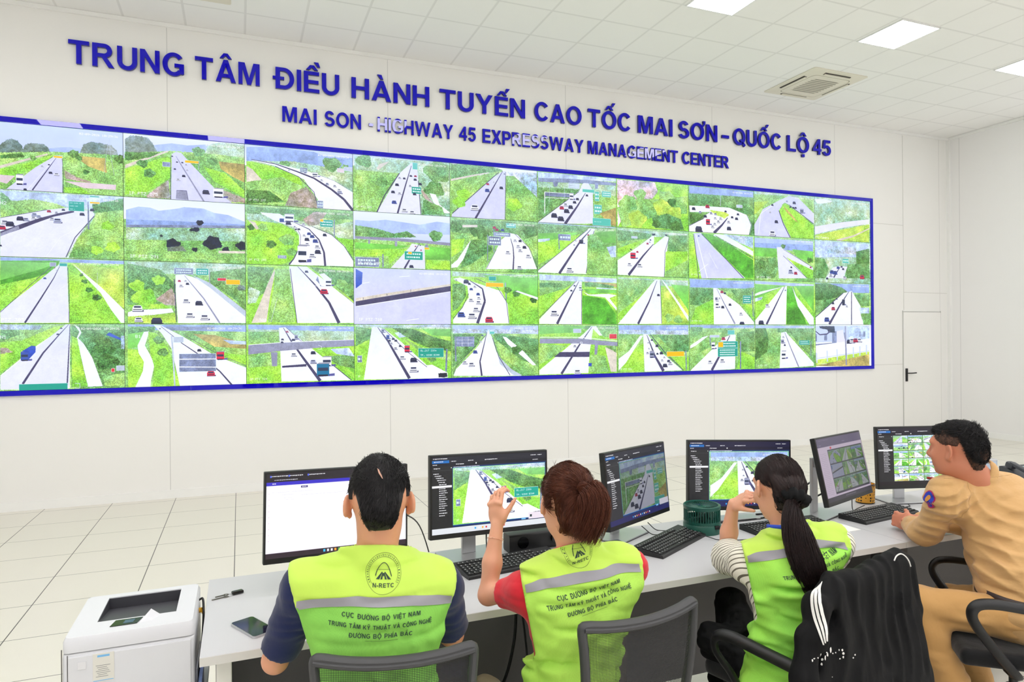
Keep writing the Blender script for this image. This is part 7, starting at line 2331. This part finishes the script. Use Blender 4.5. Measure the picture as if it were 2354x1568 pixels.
    # shoulder patch
    SV, SQ = S; bv = BVHTree.FromPolygons([tuple(v) for v in SV], [tuple(map(int, q)) for q in SQ])
    tgt = W(2124, 1143, 2.80); dr = (tgt - Vector(CAM)).normalized()
    ux = Vector(unit(eL - shL)) * -1; vw = Vector((-1.0, .22, .10)).normalized(); sd = ux.cross(vw).normalized()
    ctr = Vector(shL * .78 + eL * .22)
    h_, n_, i_, q_ = bv.ray_cast(Vector(CAM), (W(2134, 1146, 2.8) - Vector(CAM)).normalized())
    if h_ is not None: ctr = h_; vw = (n_ if n_.dot(Vector(_F)) < 0 else -n_); sd = ux.cross(vw).normalized(); ux = vw.cross(sd).normalized()
    def pt(a, b_, off): 
        p = ctr + sd * a + ux * b_ + vw * .10; h, n, i, d = bv.ray_cast(p, -vw, .22)
        return None if h is None else h + vw * off
    def patch(nm, ra, rb, m, off, par, shape=0):
        b = BM(); n = 20; rows = []
        for k in range(5):
            rows.append([pt(ra * k / 4 * math.sin(2 * PI * i / n), rb * k / 4 * math.cos(2 * PI * i / n) * (1.0 if math.cos(2 * PI * i / n) > 0 or not shape else 1.15), off) for i in range(n)])
        vv = [[None if q is None else b.verts.new(q) for q in r] for r in rows[1:]]; c0 = b.verts.new(rows[0][0]) if rows[0][0] is not None else None
        for i in range(n):
            j = (i + 1) % n
            if c0 and vv[0][i] and vv[0][j]: b.faces.new((c0, vv[0][i], vv[0][j]))
            for k in range(3):
                q = (vv[k][i], vv[k][j], vv[k + 1][j], vv[k + 1][i])
                if all(q): b.faces.new(q)
        return obj(nm, b, m, par)
    sh = [c_ for c_ in C.objects if c_.parent == body and c_.name.startswith('shirt')][0]
    p0 = patch('shoulder_patch', .030, .040, mat('patch_red', (186, 40, 96), .6, vary=.05), .002, sh, 1)
    patch('patch_field', .0255, .0345, mat('patch_blue', (34, 60, 190), .6, vary=.05), .0028, p0, 1); patch('patch_emblem', .010, .020, mat('patch_gold', (222, 150, 70), .6, vary=.2, vscale=80), .0036, p0)
    # seams: armhole and back yoke
    sm = mat('seam_tan', (196, 158, 108), .8, vary=.05)
    b = BM(); c0 = shL * .90 + ch * .10 - V3(0, 0, .02); ax1 = unit(shL - J['neck'] + V3(0, 0, .10)); e1 = unit(np.cross(ax1, (0, 0, 1))); e2 = np.cross(e1, ax1); P_ = []
    for a in np.linspace(0, 2 * PI, 49):
        dd = Vector(e1 * math.cos(a) + e2 * math.sin(a)); h, n, i, q = bv.ray_cast(Vector(c0) + dd * .20, -dd, .22)
        if h is not None and (h - Vector(c0)).length < .13: P_.append(h + n * .0004)
        elif len(P_) > 5: break
    if len(P_) > 4: tube(b, P_, .0011, n=5, per=2)
    P_ = []
    for t in np.linspace(0, 1, 24):
        q = W(2170 + 180 * t, 1100 + 6 * math.sin(t * 3) - 14 * t, 2.4); d_ = (q - Vector(CAM)).normalized(); h, n, i, w_ = bv.ray_cast(Vector(CAM), d_)
        if h is not None: P_.append(h + n * (.0004 if n.dot(d_) < 0 else -.0004))
    if len(P_) > 4: tube(b, P_, .0011, n=5, per=2)
    obj('seams', b, sm, sh, smooth=True)
    # collar, epaulette tab, belt
    b = BM(); nk2 = J['neck']; rr = .074; cp = []
    ax = unit(hc - HR[2] * .06 - (nk2 - u * .04)); s1 = unit(np.cross(ax, (0, 1, .1))); s2 = np.cross(ax, s1)
    for i in range(25):
        a = 2 * PI * i / 24; cp.append(nk2 + ax * .014 + (s1 * math.cos(a) + s2 * math.sin(a)) * .071)
    rings = [[b.verts.new(Vector(p + ax * .016 - (p - nk2) * .05)) for p in cp[:-1]], [b.verts.new(Vector(p + ax * .018 + (p - nk2) * .03)) for p in cp[:-1]], [b.verts.new(Vector(p - ax * .020 + (p - nk2) * .16)) for p in cp[:-1]]]
    for A, B_ in zip(rings, rings[1:]):
        for i in range(24): b.faces.new((A[i], A[(i + 1) % 24], B_[(i + 1) % 24], B_[i]))
    obj('collar', b, M['tan'], sh, smooth=2)
    ep = W(2150, 1101, 3.02); b = BM(); bx(b, -.014, -.03, -.004, .014, .03, .004, .003, mtx=Matrix.Translation(ep) @ Matrix.Rotation(.5, 4, 'Z') @ Matrix.Rotation(.3, 4, 'Y')); e1 = obj('epaulette', b, mat('epaulette_green', (34, 70, 40), .6, vary=.1), body)
    b = BM(); bx(b, -.0155, -.031, -.0045, -.006, .031, .0045, .003, mtx=Matrix.Translation(ep) @ Matrix.Rotation(.5, 4, 'Z') @ Matrix.Rotation(.3, 4, 'Y')); obj('epaulette_edge', b, mat('epaulette_red', (170, 30, 36), .6, vary=.1), e1)
    b = BM(); pc = pe + V3(0, 0, .085); Rb = J['Rp']; pts = [pc + Rb[0] * .198 * math.cos(a) + Rb[1] * .156 * math.sin(a) for a in np.linspace(0, 2 * PI, 33)]
    sweep(b, pts, [(-.003, -.019), (.003, -.019), (.003, .019), (-.003, .019)], per=1); bt = obj('belt', b, mat('belt_leather', (50, 34, 34), .4, vary=.1), body, smooth=2)
    return body
person1(); person2(); person3(); person4()
# ------------------------------------------------------------------ office chairs
k = NT('chair_mesh'); s_ = k.n('ShaderNodeSeparateXYZ'); k.l(k.coords('Object'), s_.inputs[0])
hole = k.math('MULTIPLY', k.math('GREATER_THAN', k.math('PINGPONG', s_.outputs[0], .0021), .00062), k.math('GREATER_THAN', k.math('PINGPONG', s_.outputs[2], .0021), .00062))
k.set(Base_Color=rgb(40, 40, 42), Roughness=.8); tr = k.n('ShaderNodeBsdfTransparent'); mx = k.n('ShaderNodeMixShader')
k.l(k.math('ADD', k.math('MULTIPLY', hole, .82), .08), mx.inputs[0])
k.l(k.b.outputs[0], mx.inputs[1]); k.l(tr.outputs[0], mx.inputs[2]); k.l(mx.outputs[0], k.out.inputs[0]); M['chair_mesh'] = k.m
M['chair_frame'] = mat('chair_frame_grey', (62, 62, 64), .5, vary=.06, bump=.1, bscale=200, bdist=.0004)
M['seat_cloth'] = cloth('black_seat_fabric', (18, 18, 20), (14, 14, 16))
def chair(label, x, y, yaw, arms=True, tall=0.0, fwd=0.0, armz=0.0, armx=.272):
    t = thing('office_chair', label, 'chair', (x, y, 0), (0, 0, -math.radians(yaw)), group='mesh-backed office chairs')
    z_ = .170
    def bk(a, h):     # a across (-1..1), h 0 bottom .. 1 top
        z = .50 + h * .378 + tall * h; wd = (z_ + .030 * h) ; return Vector((a * wd, -.235 - .035 * math.sin(h * 2.2) - .015 * h + .030 * a * a, z + .012 * a * a * h))
    fr = [bk(-1, h) for h in np.linspace(0, .97, 8)] + [bk(a, 1.0) for a in np.linspace(-.93, .93, 9)] + [bk(1, h) for h in np.linspace(.97, 0, 8)]
    b = BM(); P = []
    for p in fr: P.append(p)
    for i in range(len(P) - 1):
        pass
    tube(b, P, .0135, n=10, per=3, flat=(.0125, .0165), up=(0, 1, 0)); tube(b, [bk(a, 0) for a in np.linspace(-1, 1, 7)], .012, n=8, per=2)
    obj('back_frame', b, M['chair_frame'], t, smooth=True)
    b = BM(); rail = [bk(a, .985) + Vector((0, 0, -.002)) for a in np.linspace(-.98, .98, 11)]; tube(b, rail, .016, n=10, per=3, flat=(.011, .021), up=(0, 1, 0)); obj('top_rail', b, M['chair_frame'], t, smooth=True)
    b = BM(); n, m = 12, 12; g = [[b.verts.new(bk(-.95 + 1.9 * i / n, .02 + .93 * j / m)) for i in range(n + 1)] for j in range(m + 1)]
    for j in range(m):
        for i in range(n): b.faces.new((g[j][i], g[j][i + 1], g[j + 1][i + 1], g[j + 1][i]))
    obj('back_mesh', b, M['chair_mesh'], t, smooth=2)
    b = BM(); bx(b, -.235, -.215, .405, .235, .245, .468, .03, 4); obj('seat', b, M['seat_cloth'], t, smooth=True)
    b = BM(); bx(b, -.12, -.14, .375, .12, .12, .404, .008); tube(b, [(0, -.12, .39), (0, -.22, .395), (0, -.255, .44), (0, -.25, .52)], .018, n=8, per=5, flat=(.030, .010)); obj('mechanism', b, M['black'], t, smooth=True)
    b = BM(); lathe(b, [(.026, .10), (.026, .26), (.016, .262), (.016, .376)], 20); obj('gas_column', b, M['black'], t, smooth=True)
    if arms:
        for s in (-1, 1):
            b = BM(); X = s * armx
            pts = [(s * .20, -.01 + fwd, .400), (X * .97, -.015 + fwd, .405), (X, .06 + fwd, .50), (X, .125 + fwd, .60 + armz), (X, .118 + fwd, .652 + armz), (X, .06 + fwd, .668 + armz), (X, -.06 + fwd, .660 + armz), (X, -.20 + fwd, .648 + armz)]
            tube(b, pts, .02, n=10, per=7, flat=(.021, .013), up=(1, 0, 0) if False else None); obj('armrest', b, M['black'], t, smooth=True)
    for i in range(5):
        a = 2 * PI * i / 5 + .3; d = Vector((math.cos(a), math.sin(a), 0)); b = BM()
        tube(b, [d * .02 + Vector((0, 0, .12)), d * .15 + Vector((0, 0, .105)), d * .29 + Vector((0, 0, .072))], .02, n=8, per=4, rv=lambda q: .024 - .009 * q); o = obj('base_arm', b, M['black'], t, smooth=True)
        b = BM(); p = d * .29
        for s in (-1, 1):
            q = p + Vector((-d.y, d.x, 0)) * .013 * s; lathe(b, [(.004, -.009), (.027, -.009), (.0285, 0), (.027, .009), (.004, .009)], 18, Matrix.Translation((q.x, q.y, .0287)) @ Vector((-d.y, d.x, 0)).to_track_quat('Z', 'Y').to_matrix().to_4x4())
        tube(b, [p + Vector((0, 0, .03)), p + Vector((0, 0, .075))], .006, n=6, per=1); obj('caster', b, M['gloss'], o, smooth=True)
    return t
chair('dark grey mesh-backed office chair behind the man with short black hair', .412, -6.285, 12, arms=False)
chair('dark grey mesh-backed office chair behind the red-haired woman', 1.035, -6.31, -6, arms=False)
chair('office chair with a black jacket hung over its back', 1.91, -6.28, -15, tall=-.015, armz=-.04, armx=.315)
chair('black armed office chair on which the tan-uniformed officer sits', 2.905, -6.42, -50, fwd=.09)

# ------------------------------------------------------------------ black jacket over the chair back
lo, hi = bounds(W(1850, 1300, 2.1), W(2120, 1300, 2.3), W(1850, 1600, 1.95), W(2120, 1600, 2.2), pad=.16); lo[2] = .40; lo -= .05 * np.array([1, 1, 0]); hi += .05
F = SDF(lo, hi, .006)
tops = [(1915, 1342, 2.19), (1938, 1340, 2.22), (1966, 1336, 2.27), (1994, 1326, 2.31), (2022, 1310, 2.36), (2048, 1294, 2.41), (2072, 1292, 2.45)]
bots = [(1862, 1650, 2.06), (1905, 1650, 2.10), (1948, 1650, 2.14), (1992, 1640, 2.19), (2036, 1630, 2.24), (2080, 1620, 2.29), (2116, 1600, 2.35)]
tops = [(1916, 1344, 2.20), (1940, 1340, 2.22), (1966, 1337, 2.27), (1994, 1327, 2.31), (2022, 1311, 2.36), (2046, 1296, 2.41), (2066, 1291, 2.45)]
nI = 22
for i in range(nI):
    t = i / (nI - 1) * 6; k = min(5, int(t)); g_ = t - k
    a = [tops[k][j] * (1 - g_) + tops[k + 1][j] * g_ for j in range(3)]; b_ = [bots[k][j] * (1 - g_) + bots[k + 1][j] * g_ for j in range(3)]
    A_, B_2 = V3(*W(*a)), V3(*W(*b_)); a2 = V3(*W(a[0], a[1], a[2] + .05))
    F.cap(A_, B_2, .034, .044, .022); F.cap(A_, a2, .034, .030, .02); F.cap(a2, a2 - V3(0, 0, .42), .028, .030, .02)
for pts in ([(1908, 1352, 2.18), (1880, 1400, 2.12), (1864, 1460, 2.08), (1845, 1560, 2.05), (1836, 1650, 2.03)],):
    for a, b_ in zip(pts, pts[1:]): F.cap(V3(*W(*a)), V3(*W(*b_)), .034, .040, .03)
for a, b_ in zip([(2078, 1300, 2.46), (2100, 1400, 2.43)], [(2100, 1400, 2.43), (2125, 1580, 2.38)]): F.cap(V3(*W(*a)), V3(*W(*b_)), .024, .030, .02)
F.noise(.004, (.04, .04, .12), 3); F.noise(.011, (.06, .06, .45), 4, True); F.noise(.008, (.12, .12, .12), 8)
F.folds(V3(*W(1960, 1440, 2.1)), _R, .085, .016, .22, bend=.15, along=_U, seed=.6); F.folds(V3(*W(2075, 1420, 2.3)), _R, .05, .014, .20, bend=.1, along=_U, seed=1.6)
F.d = np.maximum(F.d, (.46 - F.ax[2][None, None, :]).astype(np.float32) + 0 * F.d)
jk, JV, JQ = emit_mesh('jacket', F, M['blackcloth'], None, 2)
tag(jk, 'black track jacket with three white stripes hung over a chair back', 'jacket')
jb = BVHTree.FromPolygons([tuple(v) for v in JV], [tuple(map(int, q)) for q in JQ])
def on_jacket(px, py, off=.0022):
    d = (W(px, py, 2.0) - Vector(CAM)).normalized(); h, n, i, q = jb.ray_cast(Vector(CAM), d); return None if h is None else h + n * off * (1 if n.dot(d) < 0 else -1)
wt = mat('white_stripe_cloth', (232, 230, 226), .8, vary=.03, vscale=60)
cl = [(1884, 1346), (1873, 1362), (1872, 1388), (1878, 1420), (1887, 1452), (1893, 1482)]
wd = [7, 22, 25, 26, 22, 12]
for s_ in range(3):
    b = BM(); rows = []
    P_ = catmull([(x, y, w_) for (x, y), w_ in zip(cl, wd)], 5)
    for p in P_:
        w_ = p[2]; a0 = p[0] - w_ / 2 + w_ * (s_ / 3 + .03) + 4; a1 = a0 + w_ * .26; q = [on_jacket(a0, p[1] + (0, -4, -8)[s_]), on_jacket(a1, p[1] + (0, -4, -8)[s_])]; rows.append(None if None in q else [b.verts.new(v) for v in q])
    for A, B_ in zip(rows, rows[1:]):
        if A and B_: b.faces.new((A[0], A[1], B_[1], B_[0]))
    obj('sleeve_stripe', b, wt, jk, smooth=2)
b = BM(); r_ = random.Random(5)
for (x, y, w_, h_) in ((1867, 1518, 3, 6), (1871, 1514, 4, 3), (1879, 1512, 3, 3), (1886, 1506, 4, 9), (1890, 1516, 5, 6), (1889, 1527, 5, 6), (1896, 1512, 3, 10), (1901, 1505, 4, 9), (1908, 1494, 4, 12), (1913, 1502, 3, 3), (1920, 1500, 3, 3), (1928, 1494, 3, 4), (1936, 1494, 4, 5), (1938, 1502, 5, 6), (1938, 1510, 4, 6), (1930, 1514, 4, 3), (1960, 1512, 3, 4), (1964, 1505, 3, 4), (1912, 1556, 2, 2), (1899, 1500, 3, 3)):
    n = 7; q = [on_jacket(x + w_ * (.4 + .25 * r_.random()) * math.cos(2 * PI * i / n), y + h_ * (.4 + .25 * r_.random()) * math.sin(2 * PI * i / n)) for i in range(n)]
    if None not in q: b.faces.new([b.verts.new(v) for v in q])
obj('worn_print', b, wt, jk)
b = BM(); P_ = [on_jacket(*p, .0015) for p in ((2055, 1289), (2060, 1279), (2070, 1274), (2080, 1279), (2088, 1290), (2092, 1302))]; P_ = [p for p in P_ if p is not None]
if len(P_) > 2: tube(b, P_, .0024, n=6, per=4); obj('collar_piping', b, wt, jk, smooth=True)
